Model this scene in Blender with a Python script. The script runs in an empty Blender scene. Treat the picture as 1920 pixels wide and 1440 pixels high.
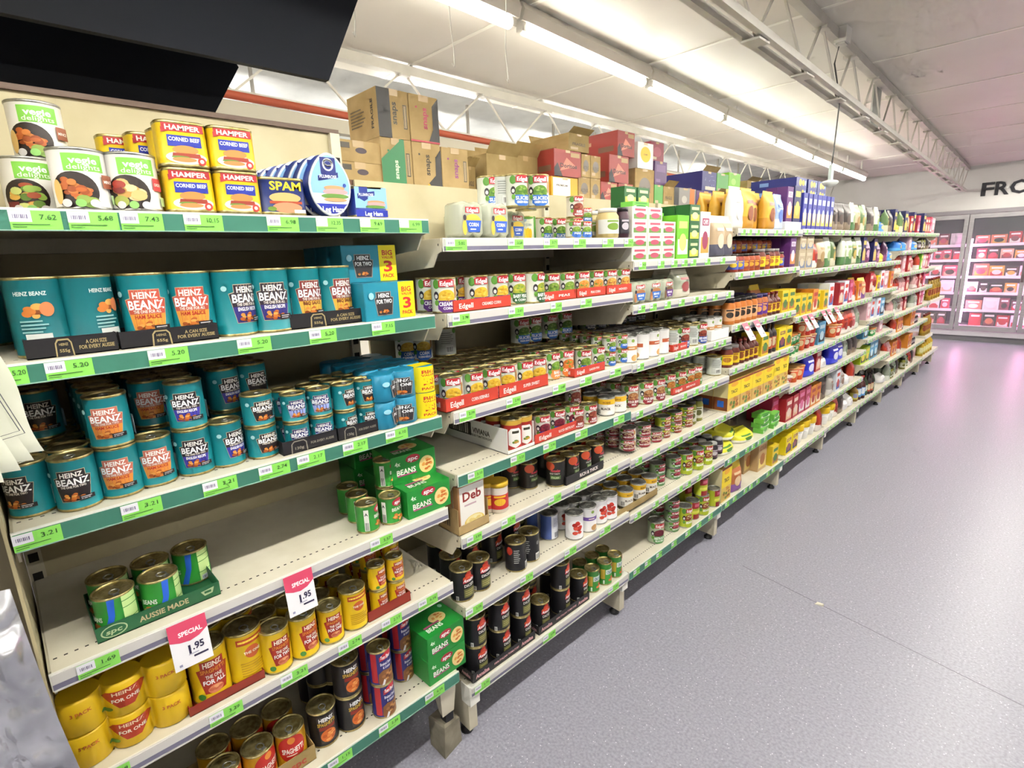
import bpy, math, random
from mathutils import Matrix, Vector
S = bpy.context.scene
COLL = S.collection
# ---------------------------------------------------------------- camera, world, exposure
cam = bpy.data.cameras.new('camera'); cam.sensor_width = 36.0; cam.lens = 18.89; cam.clip_start = .02; cam.clip_end = 60
cob = bpy.data.objects.new('camera', cam); COLL.objects.link(cob)
def cam_matrix(yaw, pitch, roll, loc):
    fw = Vector((-math.sin(yaw)*math.cos(pitch), math.cos(yaw)*math.cos(pitch), -math.sin(pitch)))
    rt = Vector((math.cos(yaw), math.sin(yaw), 0)); dn = fw.cross(rt)
    r2 = math.cos(roll)*rt + math.sin(roll)*dn; d2 = -math.sin(roll)*rt + math.cos(roll)*dn
    m = Matrix((( r2.x, -d2.x, -fw.x, loc[0]), (r2.y, -d2.y, -fw.y, loc[1]), (r2.z, -d2.z, -fw.z, loc[2]), (0, 0, 0, 1)))
    return m
cob.matrix_world = cam_matrix(math.radians(46.359), math.radians(13.136), math.radians(2.082), (1.19, 0, 1.575))
S.camera = cob
W = bpy.data.worlds.new('world'); S.world = W; W.use_nodes = True
W.node_tree.nodes['Background'].inputs[0].default_value = (.9, .93, 1, 1)
W.node_tree.nodes['Background'].inputs[1].default_value = .0
S.view_settings.view_transform = 'Standard'; S.view_settings.look = 'None'
S.view_settings.exposure = 1.5; S.view_settings.gamma = 1.0; S.view_settings.use_curve_mapping = False
try:
    S.cycles.use_denoising = True; S.cycles.max_bounces = 4; S.cycles.diffuse_bounces = 2; S.cycles.glossy_bounces = 2
    S.cycles.transparent_max_bounces = 6; S.cycles.caustics_reflective = False; S.cycles.caustics_refractive = False
    S.cycles.sample_clamp_indirect = 4; S.cycles.use_adaptive_sampling = True; S.cycles.adaptive_threshold = .11; S.cycles.adaptive_min_samples = 12
except Exception: pass
TUBE_POWER = 60.0
rnd = random.Random(7)
# ---------------------------------------------------------------- materials
def lin(h):
    h = h.lstrip('#'); o = []
    for i in (0, 2, 4):
        c = int(h[i:i+2], 16)/255; o.append(c/12.92 if c <= .04045 else ((c+.055)/1.055)**2.4)
    return (*o, 1)
MATS = {}
def mat(h, rough=.42, metal=0.0, spec=.5):
    k = (h, rough, metal)
    if k in MATS: return MATS[k]
    m = bpy.data.materials.new('paint_'+h); m.use_nodes = True
    b = m.node_tree.nodes['Principled BSDF']
    b.inputs['Base Color'].default_value = lin(h); b.inputs['Roughness'].default_value = rough; b.inputs['Metallic'].default_value = metal
    b.inputs['Specular IOR Level'].default_value = spec
    MATS[k] = m; return m
def noisy(name, c1, c2, scale, rough=.5, metal=0, bump=0, detail=4, stretch=None, lo=.35, hi=.65, rough2=None):
    m = bpy.data.materials.new(name); m.use_nodes = True; t = m.node_tree; n = t.nodes; L = t.links
    b = n['Principled BSDF']; tc = n.new('ShaderNodeTexCoord'); mp = n.new('ShaderNodeMapping'); nz = n.new('ShaderNodeTexNoise'); cr = n.new('ShaderNodeValToRGB')
    if stretch: mp.inputs['Scale'].default_value = stretch
    L.new(tc.outputs['Object'], mp.inputs[0]); L.new(mp.outputs[0], nz.inputs['Vector']); nz.inputs['Scale'].default_value = scale; nz.inputs['Detail'].default_value = detail
    cr.color_ramp.elements[0].color = lin(c1); cr.color_ramp.elements[1].color = lin(c2); cr.color_ramp.elements[0].position = lo; cr.color_ramp.elements[1].position = hi
    L.new(nz.outputs['Fac'], cr.inputs[0]); L.new(cr.outputs[0], b.inputs['Base Color'])
    b.inputs['Roughness'].default_value = rough; b.inputs['Metallic'].default_value = metal
    if bump:
        bp = n.new('ShaderNodeBump'); bp.inputs['Strength'].default_value = bump; bp.inputs['Distance'].default_value = .002
        L.new(nz.outputs['Fac'], bp.inputs['Height']); L.new(bp.outputs[0], b.inputs['Normal'])
    return m
def emis(name, h, s):
    m = bpy.data.materials.new(name); m.use_nodes = True; n = m.node_tree.nodes; b = n['Principled BSDF']
    b.inputs['Base Color'].default_value = lin(h); b.inputs['Emission Color'].default_value = lin(h); b.inputs['Emission Strength'].default_value = s
    return m
def clear(name, h, rough, alpha):
    m = bpy.data.materials.new(name); m.use_nodes = True; b = m.node_tree.nodes['Principled BSDF']
    b.inputs['Base Color'].default_value = lin(h); b.inputs['Roughness'].default_value = rough; b.inputs['Alpha'].default_value = alpha
    return m
GOLD = noisy('can_lid_gold', '8f7f4a', 'c9bb86', 60, .33, .85)
SILV = noisy('can_lid_silver', '8d8d88', 'c4c4bc', 60, .33, .85)
KRAFT = noisy('kraft_board', '98804f', 'a78f5f', 14, .8, bump=.05)
KRAFT2 = noisy('pale_kraft_board', 'a68b5a', 'b59a6a', 14, .8, bump=.05)
SHELFM = noisy('shelf_enamel', 'ddd5bf', 'e9e2cf', 9, .45)
POSTM = noisy('upright_enamel', 'c9c0a8', 'd8d0ba', 9, .5)
BACKM = noisy('back_panel_enamel', 'b9ad88', 'c8bd9a', 5, .55)
FILM = clear('clear_film', 'dfe4cc', .1, .45)
SILVERBAG = noisy('silver_foil_film', 'b4b5bc', 'e6e6ec', 9, .24, .75, bump=.6, detail=3)
MATS[('GOLD',)] = GOLD
NAMED = {'GOLD': GOLD, 'SILV': SILV, 'KRAFT': KRAFT, 'KRAFT2': KRAFT2, 'FILM': FILM}
def mm(c): return c if not isinstance(c, str) else (NAMED.get(c) or mat(c))
# ---------------------------------------------------------------- mesh collecting
class MB:
    def __init__(s): s.v = []; s.f = []; s.mi = []; s.ms = []; s.sm = []
    def m(s, c):
        c = mm(c)
        if c not in s.ms: s.ms.append(c)
        return s.ms.index(c)
    def face(s, idx, c, smooth=False): s.f.append(idx); s.mi.append(s.m(c)); s.sm.append(smooth)
    def quad(s, pts, c, smooth=False):
        n = len(s.v); s.v += [tuple(p) for p in pts]; s.face(list(range(n, n+len(pts))), c, smooth)
    def box(s, a, b, c, skip=''):
        x0, y0, z0 = a; x1, y1, z1 = b
        cs = c if isinstance(c, dict) else {}
        g = lambda k: cs.get(k, cs.get('*')) if cs else c
        n = len(s.v); s.v += [(x0,y0,z0),(x1,y0,z0),(x1,y1,z0),(x0,y1,z0),(x0,y0,z1),(x1,y0,z1),(x1,y1,z1),(x0,y1,z1)]
        for k, q in (('bottom',(0,3,2,1)),('top',(4,5,6,7)),('left',(0,1,5,4)),('front',(1,2,6,5)),('right',(2,3,7,6)),('back',(3,0,4,7))):
            if k not in skip: s.face([n+i for i in q], g(k))
    def obox(s, p, q, w, h, c, up=(0,0,1)):                       # a bar of section w x h from p to q
        p = Vector(p); q = Vector(q); d = (q-p).normalized(); u = Vector(up)
        if abs(d.dot(u)) > .95: u = Vector((1,0,0))
        a = d.cross(u).normalized()*w/2; b = a.cross(d).normalized()*h/2
        n = len(s.v)
        for e in (p, q): s.v += [tuple(e-a-b), tuple(e+a-b), tuple(e+a+b), tuple(e-a+b)]
        for f in ((0,1,2,3),(7,6,5,4),(0,4,5,1),(1,5,6,2),(2,6,7,3),(3,7,4,0)): s.face([n+i for i in f], c)
    def tube(s, pts, r, c, k=8, smooth=True):
        rings = []
        for i, p in enumerate(pts):
            p = Vector(p); d = (Vector(pts[min(i+1, len(pts)-1)])-Vector(pts[max(i-1, 0)])).normalized()
            u = Vector((0,0,1)) if abs(d.z) < .9 else Vector((1,0,0)); a = d.cross(u).normalized(); b = a.cross(d)
            n = len(s.v); s.v += [tuple(p+(a*math.cos(2*math.pi*j/k)+b*math.sin(2*math.pi*j/k))*r) for j in range(k)]; rings.append(n)
        for a, b in zip(rings, rings[1:]):
            for j in range(k): s.face([a+j, a+(j+1) % k, b+(j+1) % k, b+j], c, smooth)
        s.face([rings[0]+j for j in range(k)][::-1], c); s.face([rings[-1]+j for j in range(k)], c)
    def lathe(s, prof, n, c=(0,0), sx=1, sy=1, cap=True):         # prof: (r, z, colour of the band up to the next)
        rings = []
        for r, z, _ in prof:
            b = len(s.v); s.v += [(c[0]+r*sx*math.cos(2*math.pi*j/n), c[1]+r*sy*math.sin(2*math.pi*j/n), z) for j in range(n)]; rings.append(b)
        for i, (a, b) in enumerate(zip(rings, rings[1:])):
            for j in range(n): s.face([a+j, a+(j+1) % n, b+(j+1) % n, b+j], prof[i][2], True)
        if cap:
            s.face([rings[0]+j for j in range(n)][::-1], prof[0][2]); s.face([rings[-1]+j for j in range(n)], prof[-1][2] or prof[-2][2])
    def loft(s, rings, c, smooth=True, cap=True, closed=True):    # rings: lists of points of equal length
        bs = []
        for r in rings: bs.append(len(s.v)); s.v += [tuple(p) for p in r]
        n = len(rings[0])
        for i, (a, b) in enumerate(zip(bs, bs[1:])):
            cc = c[i] if isinstance(c, list) else c
            for j in range(n if closed else n-1): s.face([a+j, a+(j+1) % n, b+(j+1) % n, b+j], cc, smooth)
        if cap:
            s.face([bs[0]+j for j in range(n)][::-1], c[0] if isinstance(c, list) else c); s.face([bs[-1]+j for j in range(n)], c[-1] if isinstance(c, list) else c)
    def mesh(s, name):
        me = bpy.data.meshes.new(name); me.from_pydata(s.v, [], s.f)
        for m_ in s.ms: me.materials.append(m_)
        me.polygons.foreach_set('material_index', s.mi); me.polygons.foreach_set('use_smooth', s.sm); me.update()
        return me
# ---------------------------------------------------------------- flat lettering
GLY = {}
def glyphs(txt, bold):
    k = (txt, bold)
    if k in GLY: return GLY[k]
    cu = bpy.data.curves.new('lettering', 'FONT'); cu.body = txt; cu.resolution_u = 2; cu.offset = .028 if bold else .004
    o = bpy.data.objects.new('lettering', cu); COLL.objects.link(o)
    me = o.to_mesh(); vs = [(p.co.x, p.co.y) for p in me.vertices]; fs = [list(p.vertices) for p in me.polygons]
    o.to_mesh_clear(); bpy.data.objects.remove(o); bpy.data.curves.remove(cu)
    if not vs: vs = [(0,0)]; fs = []
    x0 = min(p[0] for p in vs); x1 = max(p[0] for p in vs); y1 = .73
    vs = [(p[0]-(x0+x1)/2, p[1]) for p in vs]
    GLY[k] = (vs, fs, x1-x0, y1); return GLY[k]
class Print:                                                     # flat print laid on a surface: surf(u, v, lift) -> point
    def __init__(s, mb, surf, du=1.0, lift=.0004): s.mb = mb; s.P = surf; s.du = du; s.l = lift
    def _q(s, cols, c):
        s.l += .00012; mb = s.mb; pr = None
        for u, lo, hi in cols:
            n = len(mb.v); mb.v += [tuple(s.P(u, lo, s.l)), tuple(s.P(u, hi, s.l))]
            if pr is not None: mb.face([pr, n, n+1, pr+1], c, s.du < .5)
            pr = n
    def rect(s, c, u0, u1, v0, v1):
        k = max(1, math.ceil((u1-u0)/s.du)); s._q([(u0+(u1-u0)*i/k, v0, v1) for i in range(k+1)], c)
    def ell(s, c, cu, cv, ru, rv, n=10):
        s._q([(cu-ru*math.cos(math.pi*i/n), cv-rv*math.sin(math.pi*i/n), cv+rv*math.sin(math.pi*i/n)) for i in range(n+1)], c)
    def poly(s, c, pts):
        us = sorted({round(p[0], 6) for p in pts}); k = max(2, math.ceil((us[-1]-us[0])/min(s.du, .02)))
        us = sorted(set(us) | {us[0]+(us[-1]-us[0])*i/k for i in range(k+1)})
        def span(u):
            vs = []
            for a, b in zip(pts, pts[1:]+pts[:1]):
                if abs(a[0]-b[0]) < 1e-9: continue
                if min(a[0], b[0]) <= u <= max(a[0], b[0]): vs.append(a[1]+(b[1]-a[1])*(u-a[0])/(b[0]-a[0]))
            return (min(vs), max(vs)) if vs else (0, 0)
        cols = []
        for i, u in enumerate(us):
            e = (us[-1]-us[0])*1e-4
            for q in ((u-e, u+e) if 0 < i < len(us)-1 else (u+e if i == 0 else u-e,)):
                lo, hi = span(q); cols.append((q, lo, hi))
        s._q(cols, c)
    def text(s, c, t, cu, cv, h, w=None, bold=True, rot=0, slant=0, arch=0):
        vs, fs, tw, cap = glyphs(t, bold); k = h/cap; kx = (w/tw) if w and tw > 0 else k
        s.l += .00012; n = len(s.mb.v); ca, sa = math.cos(rot), math.sin(rot)
        for x, y in vs:
            a = x*kx+slant*(y-cap/2)*k; b = (y-cap/2)*k - arch*(x*kx)**2
            s.mb.v.append(tuple(s.P(cu+a*ca-b*sa, cv+a*sa+b*ca, s.l)))
        for f in fs: s.mb.face([n+i for i in f], c, s.du < .5)
    def lines(s, c, u0, u1, v0, v1, n):
        for i in range(n):
            v = v0+(v1-v0)*(i+.5)/n; s.rect(c, u0, u0+(u1-u0)*(.75+.25*((i*7) % 5)/4), v-(v1-v0)/n*.22, v+(v1-v0)/n*.22)
    def bars(s, c, u0, u1, v0, v1, n=9):
        w = (u1-u0)/n
        for i in range(n): s.rect(c, u0+i*w, u0+i*w+w*(.35+.3*((i*5) % 3)/2), v0, v1)
    def blobs(s, cols, cu, cv, ru, rv, n, sz, seed=1):
        r = random.Random(seed)
        for i in range(n):
            a = r.uniform(0, 6.283); q = math.sqrt(r.random())
            s.ell(cols[i % len(cols)], cu+ru*q*math.cos(a), cv+rv*q*math.sin(a), sz*r.uniform(.8, 1.3), sz*r.uniform(.55, .9), 6)
def cyl(R): return lambda u, v, l: ((R+l)*math.cos(u/R), (R+l)*math.sin(u/R), v)
def front(x): return lambda u, v, l: (x+l, u, v)
def side(y): return lambda u, v, l: (u, y-l, v)                  # the face towards -y, u runs to the front
def over(z): return lambda u, v, l: (v, u, z+l)                   # the top face, v runs to the front -> text reads from the aisle when v is negated
# ---------------------------------------------------------------- objects
def new(name, me, parent=None, loc=None, rz=0, kind=None, label=None, cat=None, group=None):
    o = bpy.data.objects.new(name, me); COLL.objects.link(o)
    if parent is not None: o.parent = parent
    if loc is not None: o.location = loc
    if rz: o.rotation_euler.z = rz
    if kind: o['kind'] = kind
    if label: o['label'] = label
    if cat: o['category'] = cat
    if group: o['group'] = group
    return o
def thing(name, label, cat, loc=(0,0,0), rz=0, group=None): return new(name, None, None, loc, rz, None, label, cat, group)
ORD = 'first second third fourth fifth sixth seventh eighth ninth tenth eleventh twelfth thirteenth fourteenth fifteenth sixteenth seventeenth eighteenth nineteenth twentieth'.split()
def ordn(i): return ORD[i] if i < 20 else ('twenty-'+ORD[i-20] if i < 29 else 'thirty-'+ORD[i % 9])

TICKETS = {(1, 1): [(0.048, 0.113, '7.62', False),
 (0.121, 0.191, '5.68', False),
 (0.194, 0.259, '7.43', False),
 (0.293, 0.361, '10.15', False),
 (0.446, 0.513, '6.98', False),
 (0.552, 0.616, '12.35', True),
 (0.659, 0.724, '9.69', True),
 (0.766, 0.833, '6.99', True)], (1, 2): [(-0.014, 0.026, '5.20', False),
 (0.048, 0.113, '5.20', False),
 (0.196, 0.263, '5.20', False),
 (0.353, 0.421, '5.20', False),
 (0.506, 0.571, '5.20', False),
 (0.664, 0.729, '7.15', False)], (1, 3): [(-0.045, 0.02, '3.21', False),
 (0.107, 0.173, '3.21', False),
 (0.246, 0.312, '3.21', False),
 (0.357, 0.425, '2.74', False),
 (0.442, 0.509, '2.17', False),
 (0.555, 0.622, '2.17', False),
 (0.674, 0.741, '6.10', False)], (1, 4): [(-0.007, 0.058, '1.69', False),
 (0.6, 0.667, '5.57', False)], (1, 5): [(-0.021, 0.035, '3.09', False),
 (0.18, 0.249, '3.29', False),
 (0.335, 0.401, '3.21', False),
 (0.482, 0.548, '2.74', False),
 (0.608, 0.672, '2.17', False),
 (0.728, 0.796, '6.16', False)], (1, 6): [(0.416, 0.485, '1.15', False),
 (0.567, 0.636, '2.39', False),
 (0.724, 0.796, '6.16', False)], (2, 1): [(0.906, 0.979, '5.02', False),
 (1.136, 1.201, '3.58', False),
 (1.292, 1.359, '3.71', False),
 (1.439, 1.505, '2.52', False),
 (1.599, 1.666, '7.55', False),
 (1.733, 1.792, '4.25', False)], (2, 2): [(0.913, 0.975, '2.79', False),
 (1.128, 1.193, '2.65', False),
 (1.319, 1.375, '2.65', False),
 (1.474, 1.537, '2.65', False)], (2, 3): [(0.917, 0.978, '2.79', False),
 (1.104, 1.168, '2.90', False),
 (1.322, 1.389, '2.65', False),
 (1.468, 1.536, '2.65', False),
 (1.648, 1.721, '1.99', False)], (2, 4): [(0.935, 0.997, '3.10', False),
 (1.113, 1.179, '3.25', False),
 (1.268, 1.333, '2.90', False),
 (1.439, 1.51, '2.60', False),
 (1.674, 1.747, '1.89', False)], (2, 5): [(0.917, 0.978, '3.89', False),
 (1.062, 1.125, '2.75', False),
 (1.289, 1.357, '2.20', False),
 (1.436, 1.505, '1.95', False),
 (1.63, 1.706, '1.75', False)], (2, 6): [(0.895, 0.966, '2.75', False),
 (1.137, 1.2, '2.75', False),
 (1.37, 1.439, '2.05', False),
 (1.586, 1.658, '1.95', False)], (2, 7): [(0.913, 0.979, '2.75', False),
 (1.243, 1.312, '2.75', False),
 (1.646, 1.722, '1.85', False)]}
# ---------------------------------------------------------------- the room
def structure(name, mb): return new(name, mb.mesh(name), kind='structure')
FLOORM = noisy('speckled_vinyl', '908f9c', 'adacba', 110, .36, detail=3, lo=.3, hi=.7)
def fleck():                                                      # fine white and dark chips in the vinyl
    t = FLOORM.node_tree; n = t.nodes; L = t.links; b = n['Principled BSDF']
    tc = n.new('ShaderNodeTexCoord'); vo = n.new('ShaderNodeTexVoronoi'); vo.inputs['Scale'].default_value = 70; cr = n.new('ShaderNodeValToRGB')
    cr.color_ramp.elements[0].color = (1,1,1,1); cr.color_ramp.elements[1].color = (0,0,0,1); cr.color_ramp.elements[0].position = .1; cr.color_ramp.elements[1].position = .17
    nz = n.new('ShaderNodeTexNoise'); nz.inputs['Scale'].default_value = 30; th = n.new('ShaderNodeMath'); th.operation = 'GREATER_THAN'; th.inputs[1].default_value = .5
    mu = n.new('ShaderNodeMath'); mu.operation = 'MULTIPLY'; mx = n.new('ShaderNodeMix'); mx.data_type = 'RGBA'
    L.new(tc.outputs['Object'], vo.inputs['Vector']); L.new(tc.outputs['Object'], nz.inputs['Vector']); L.new(vo.outputs['Distance'], cr.inputs[0])
    L.new(nz.outputs['Fac'], th.inputs[0]); L.new(cr.outputs[0], mu.inputs[0]); L.new(th.outputs[0], mu.inputs[1])
    src = b.inputs['Base Color'].links[0].from_socket
    L.new(mu.outputs[0], mx.inputs['Factor']); L.new(src, mx.inputs['A']); mx.inputs['B'].default_value = lin('e2e2e8'); L.new(mx.outputs['Result'], b.inputs['Base Color'])
fleck()
CEILM = noisy('glossy_ceiling_panel', 'd8d1c6', 'dfd9ce', 1.2, .4)
CEILM.node_tree.nodes['Principled BSDF'].inputs['Specular IOR Level'].default_value = .3
WALLM = noisy('painted_wall', 'd9d6d0', 'e0ddd8', 2, .6)
m_ = MB(); m_.box((-6, -4, -.05), (6, 12.2, 0), FLOORM); fl = structure('floor', m_)
m_ = MB(); m_.obox((.2,2.53,.0002), (1.7,2.24,.0002), .003, .0006, mat('77767f', .6)); new('vinyl_seam', m_.mesh('vinyl_seam'), fl)
cl = new('ceiling', None, kind='structure')
SEAM = mat('ebe6da', .4)
yy = -3.68
while yy < 12:
    m_ = MB(); m_.box((-2.06, yy+.012, 2.72), (6, yy+1.138, 2.77), CEILM); new('ceiling_panel', m_.mesh('ceiling_panel'), cl)
    m_ = MB(); m_.box((-2.06, yy-.012, 2.717), (6, yy+.012, 2.76), SEAM); new('joint_strip', m_.mesh('joint_strip'), cl)
    yy += 1.15
FOIL = noisy('silver_roof_foil', 'd4d6d6', 'eceeee', 3, .35, .1, bump=.2)
m_ = MB(); m_.quad([(-2.0,-4,3.02), (-2.0,12.2,3.02), (-6,12.2,2.7), (-6,-4,2.7)][::-1], FOIL); m_.quad([(-2.0,-4,3.06), (-2.0,12.2,3.06), (-6,12.2,2.74), (-6,-4,2.74)], FOIL); structure('ceiling_foil_roof', m_)
m_ = MB(); m_.box((-5.1,-4,0), (-5.0,12.2,2.9), WALLM); structure('wall_left', m_)
m_ = MB(); m_.box((6,-4,0), (6.1,12.2,2.9), WALLM); structure('wall_right', m_)
m_ = MB(); m_.box((-6,-4.1,0), (6,-4,2.9), WALLM); structure('wall_near', m_)
m_ = MB(); m_.box((-6,11.35,2.06), (6,11.45,3.0), WALLM); m_.box((-6,11.35,0), (-1.67,11.45,2.06), WALLM); m_.box((2.3,11.35,0), (6,11.45,2.06), WALLM); m_.box((-6,12.15,0), (6,12.25,3), WALLM)
structure('wall_far', m_)
m_ = MB(); m_.box((-3.6,-4,0), (-3.5,12.2,2.32), mat('dcd7cc', .6)); structure('wall_back_room', m_)
m_ = MB(); m_.loft([[(.565,2.44,.0005),(.6,2.446,.0005),(.598,2.466,.0005),(.57,2.462,.0005)], [(.567,2.442,.003),(.598,2.448,.008),(.596,2.464,.004),(.572,2.46,.006)]], mat('e0dcc8'), False)
new('paper_scrap', m_.mesh('paper_scrap'), label='tiny cream scrap of paper lying on the vinyl floor', cat='litter')
# ---------------------------------------------------------------- fluorescent fittings
TUBE = emis('lit_tube', 'fffdf4', TUBE_POWER); TUBE2 = emis('lit_tube_dimmed', 'fffdf0', TUBE_POWER*.18)  # row over the shelves is dimmed so the cartons below do not burn out
BATTEN = mat('dcd8d0', .35)
def fitting(p, q, label, roof=2.72, tube=None, shielded=False):
    p = Vector(p); q = Vector(q); d = (q-p).normalized(); L = (q-p).length; rz = math.atan2(d.y, d.x)
    t = thing('fluorescent_batten', label, 'light fitting', tuple(p), rz, 'fluorescent battens in rows on the ceiling')
    t.rotation_euler.y = -math.asin(d.z)
    a = MB(); a.loft([[(x,-.045,.03),(x,-.03,-.012),(x,.03,-.012),(x,.045,.03),(x,.03,.062),(x,-.03,.062)] for x in (.01, L-.01)], BATTEN, False); new('batten', a.mesh('batten'), t)
    if shielded:  # unseen wings added to keep light off the ceiling, truss and cartons
        a = MB(); a.loft([[(x,-.11,-.07),(x,-.035,.004),(x,.035,.004),(x,.11,-.07),(x,.113,-.068),(x,.035,.008),(x,-.035,.008),(x,-.113,-.068)] for x in (.01, L-.01)], BATTEN, False); new('added_shield', a.mesh('added_shield'), t)
    a = MB()
    a.tube([(.05,0,-.034),(L-.05,0,-.034)], .016 if tube else .025, tube or TUBE2, 12); new('tube', a.mesh('tube'), t)
    for x in (.02, L-.05):
        a = MB(); a.box((x,-.02,-.05), (x+.03,.02,-.005), mat('cfcac0', .4)); new('lamp_holder', a.mesh('lamp_holder'), t)
    for x in (L*.2, L*.8):
        a = MB(); a.obox((x,0,.06), (x,0,roof-p.z-(q-p).z*x/L), .02, .02, BATTEN); new('hanger', a.mesh('hanger'), t)
rowp = [(-.70,.76,2.65), (-.77,1.98,2.65), (-.85,3.20,2.64), (-.93,4.42,2.622), (-1.0,5.65,2.603), (-1.06,6.87,2.58), (-1.09,8.09,2.555), (-1.12,9.3,2.53)]
for i in range(7): fitting(rowp[i], rowp[i+1], ordn(i)+' white fluorescent batten in the row over the shelves, counted along it')
for k in range(3): fitting((-.62, -3.0+k*1.24, 2.6), (-.65, -1.78+k*1.24, 2.6), ordn(k)+' fluorescent batten continuing the shelving row behind the dark boards')
for k in range(10): fitting((1.03, -3.4+k*1.45, 2.63), (1.03, -2.15+k*1.45, 2.63), ordn(k)+' fluorescent batten in the row over the aisle beyond the truss', tube=TUBE, shielded=True)
TUBE4 = emis('lit_tube_foil_fill', 'fffdf4', TUBE_POWER*1.8)
TUBE3 = emis('lit_tube_ceiling_fill', 'fffdf4', TUBE_POWER*.32)
for k in range(10): fitting((3.1, -3.4+k*1.45, 2.63), (3.1, -2.15+k*1.45, 2.63), ordn(k)+' added fluorescent batten brightening the ceiling over the far side of the floor', tube=TUBE3)  # unseen row, added to brighten the ceiling
for r, xr in enumerate((-2.9,)):  # unseen row added behind the shelves, boosted to brighten the foil roof
    for k in range(6): fitting((xr, -1.3+k*1.9, 2.6), (xr, -.1+k*1.9, 2.6), ordn(k)+' added fluorescent batten brightening the foil roof behind the shelving', 2.95, TUBE4)
# ---------------------------------------------------------------- trusses
WHT = noisy('truss_enamel', 'c2bdb3', 'cec9bf', 6, .45)
def truss(label, top, bot, n, w, chord, plate=None, low=.04):
    """top, bot: (near, far) end points of the two chords"""
    t = thing('ceiling_truss', label, 'truss')
    lerp = lambda s, f: Vector(s[0]).lerp(Vector(s[1]), f)
    a = MB(); a.obox(top[0], top[1], chord, .05, WHT); new('top_chord', a.mesh('top_chord'), t)
    d = Vector((w, 0, 0))
    for sg in (-1, 1):
        a = MB(); a.obox(Vector(bot[0])+d*sg, Vector(bot[1])+d*sg, low, low*1.15, WHT); new('bottom_chord', a.mesh('bottom_chord'), t)
    for i in range(n):
        f0, f1 = i/n, (i+.5)/n; f2 = (i+1)/n
        for a0, a1 in ((f0, f1), (f2, f1)):
            a = MB(); a.obox(lerp(top, a0), lerp(bot, a1), .01, .01, WHT); new('web_bar', a.mesh('web_bar'), t)
        a = MB(); q = lerp(bot, f1); a.box((q.x-w, q.y-.05, q.z-.027), (q.x+w, q.y+.05, q.z-.019), WHT); new('batten_plate', a.mesh('batten_plate'), t)
        a = MB(); q = lerp(top, f0); a.box((q.x-.035, q.y-.03, q.z-.035), (q.x+.035, q.y+.03, q.z-.02), WHT); new('gusset', a.mesh('gusset'), t)
    if plate:
        a = MB(); q0 = lerp(top, plate[0]); q1 = lerp(bot, plate[1]); a.box((q0.x-.05, q0.y-.1, q1.z), (q0.x-.04, q0.y+.1, q0.z), mat('b9bab2', .5)); new('steel_plate', a.mesh('steel_plate'), t)
truss('long white steel truss with zigzag bars running to the far sign wall', ((.24,.2,2.68), (-.22,11.3,2.68)), ((.28,.2,2.40), (-.25,11.3,2.36)), 18, .036, .045, (.42, .42), .026)
truss('white steel truss behind the stacked cartons, in front of the foil roof', ((-1.70,-.6,2.69), (-2.05,11.2,2.67)), ((-1.74,-.6,2.42), (-2.05,11.2,2.33)), 18, .012, .06, None, .016)
a = MB(); a.tube([(-1.70,-1,2.405), (-2.02,11.2,2.295)], .02, mat('b4543a', .5), 8); new('sprinkler_pipe', a.mesh('sprinkler_pipe'), label='long red sprinkler pipe running behind the white truss', cat='pipe')
a = MB(); a.obox((-1.73,-1,2.345), (-2.05,11.2,2.23), .06, .07, mat('b8b2a2', .5)); new('roof_purlin', a.mesh('roof_purlin'), label='grey beige steel tube below the red pipe', cat='beam')
# ---------------------------------------------------------------- hanging boards, cords, camera
NAVY = noisy('dark_navy_board', '0b0d13', '11141c', 2, .62)
NAVY.node_tree.nodes['Principled BSDF'].inputs['Specular IOR Level'].default_value = .15
def board(name, label, pts, x, th):
    a = MB(); a.loft([[(x, y, z) for y, z in pts], [(x+th, y, z) for y, z in pts]], NAVY, False)
    t = thing(name, label, 'sign'); new('board_face', a.mesh('board_face'), t)
    for y in (-.3, .35):
        a = MB(); a.tube([(x+th/2, y, max(p[1] for p in pts)), (x+th/2, y, 2.73)], .003, mat('555555'), 6); new('hanging_wire', a.mesh('hanging_wire'), t)
board('hanging_board', 'large dark navy board hung above the tins, nearer the aisle', [(-.9,2.06),(.77,2.06),(1.0,2.52),(1.0,2.6),(-.9,2.6)], -.31, .02)
board('hanging_board', 'lower dark navy board with pointed end behind the larger one', [(-.9,1.985),(.535,1.985),(.615,2.115),(.535,2.25),(-.9,2.25)], -.52, .02)
for i, (y0, z0) in enumerate(((.955,2.25), (1.335,2.24), (1.60,2.235))):
    a = MB(); pts = [(-.45, y0+.006*math.sin(k*1.3+i), z0+(2.73-z0)*k/8) for k in range(9)]; a.tube([(-.45+.004, y0-.008, z0+.012)]+pts, .0018, mat('e8e4da'), 5)
    new('ceiling_string', a.mesh('ceiling_string'), label=['short white cord beside the dark board', 'middle white cord with hooked tip above the cartons', 'white cord hanging beside the lit tube row'][i], cat='cord')
t = thing('junction_box', 'small white junction box on the long truss top chord', 'box', (.13,3.56,2.66))
a = MB(); a.box((-.03,-.04,-.02), (.03,.04,.055), mat('dedad2')); a.box((-.022,-.03,-.028), (.022,.03,-.02), mat('c9c5bc')); new('housing', a.mesh('housing'), t)
a = MB(); a.tube([(.12,3.56,2.65),(.09,3.6,2.56),(.105,3.64,2.45),(.11,3.68,2.36),(.1,3.70,2.2),(.10,3.69,2.1),(.1,3.68,2.03)], .004, mat('3a3835'), 6)
new('hanging_cable', a.mesh('hanging_cable'), label='dark cable drooping from the junction box to the camera', cat='cable')
t = thing('security_camera', 'pale hanging dome camera on a bracket at the cable end', 'camera', (.1,3.68,1.93))
a = MB(); a.box((-.008,-.02,.02), (.008,.02,.11), mat('b8c4bf')); new('bracket', a.mesh('bracket'), t)
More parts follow.
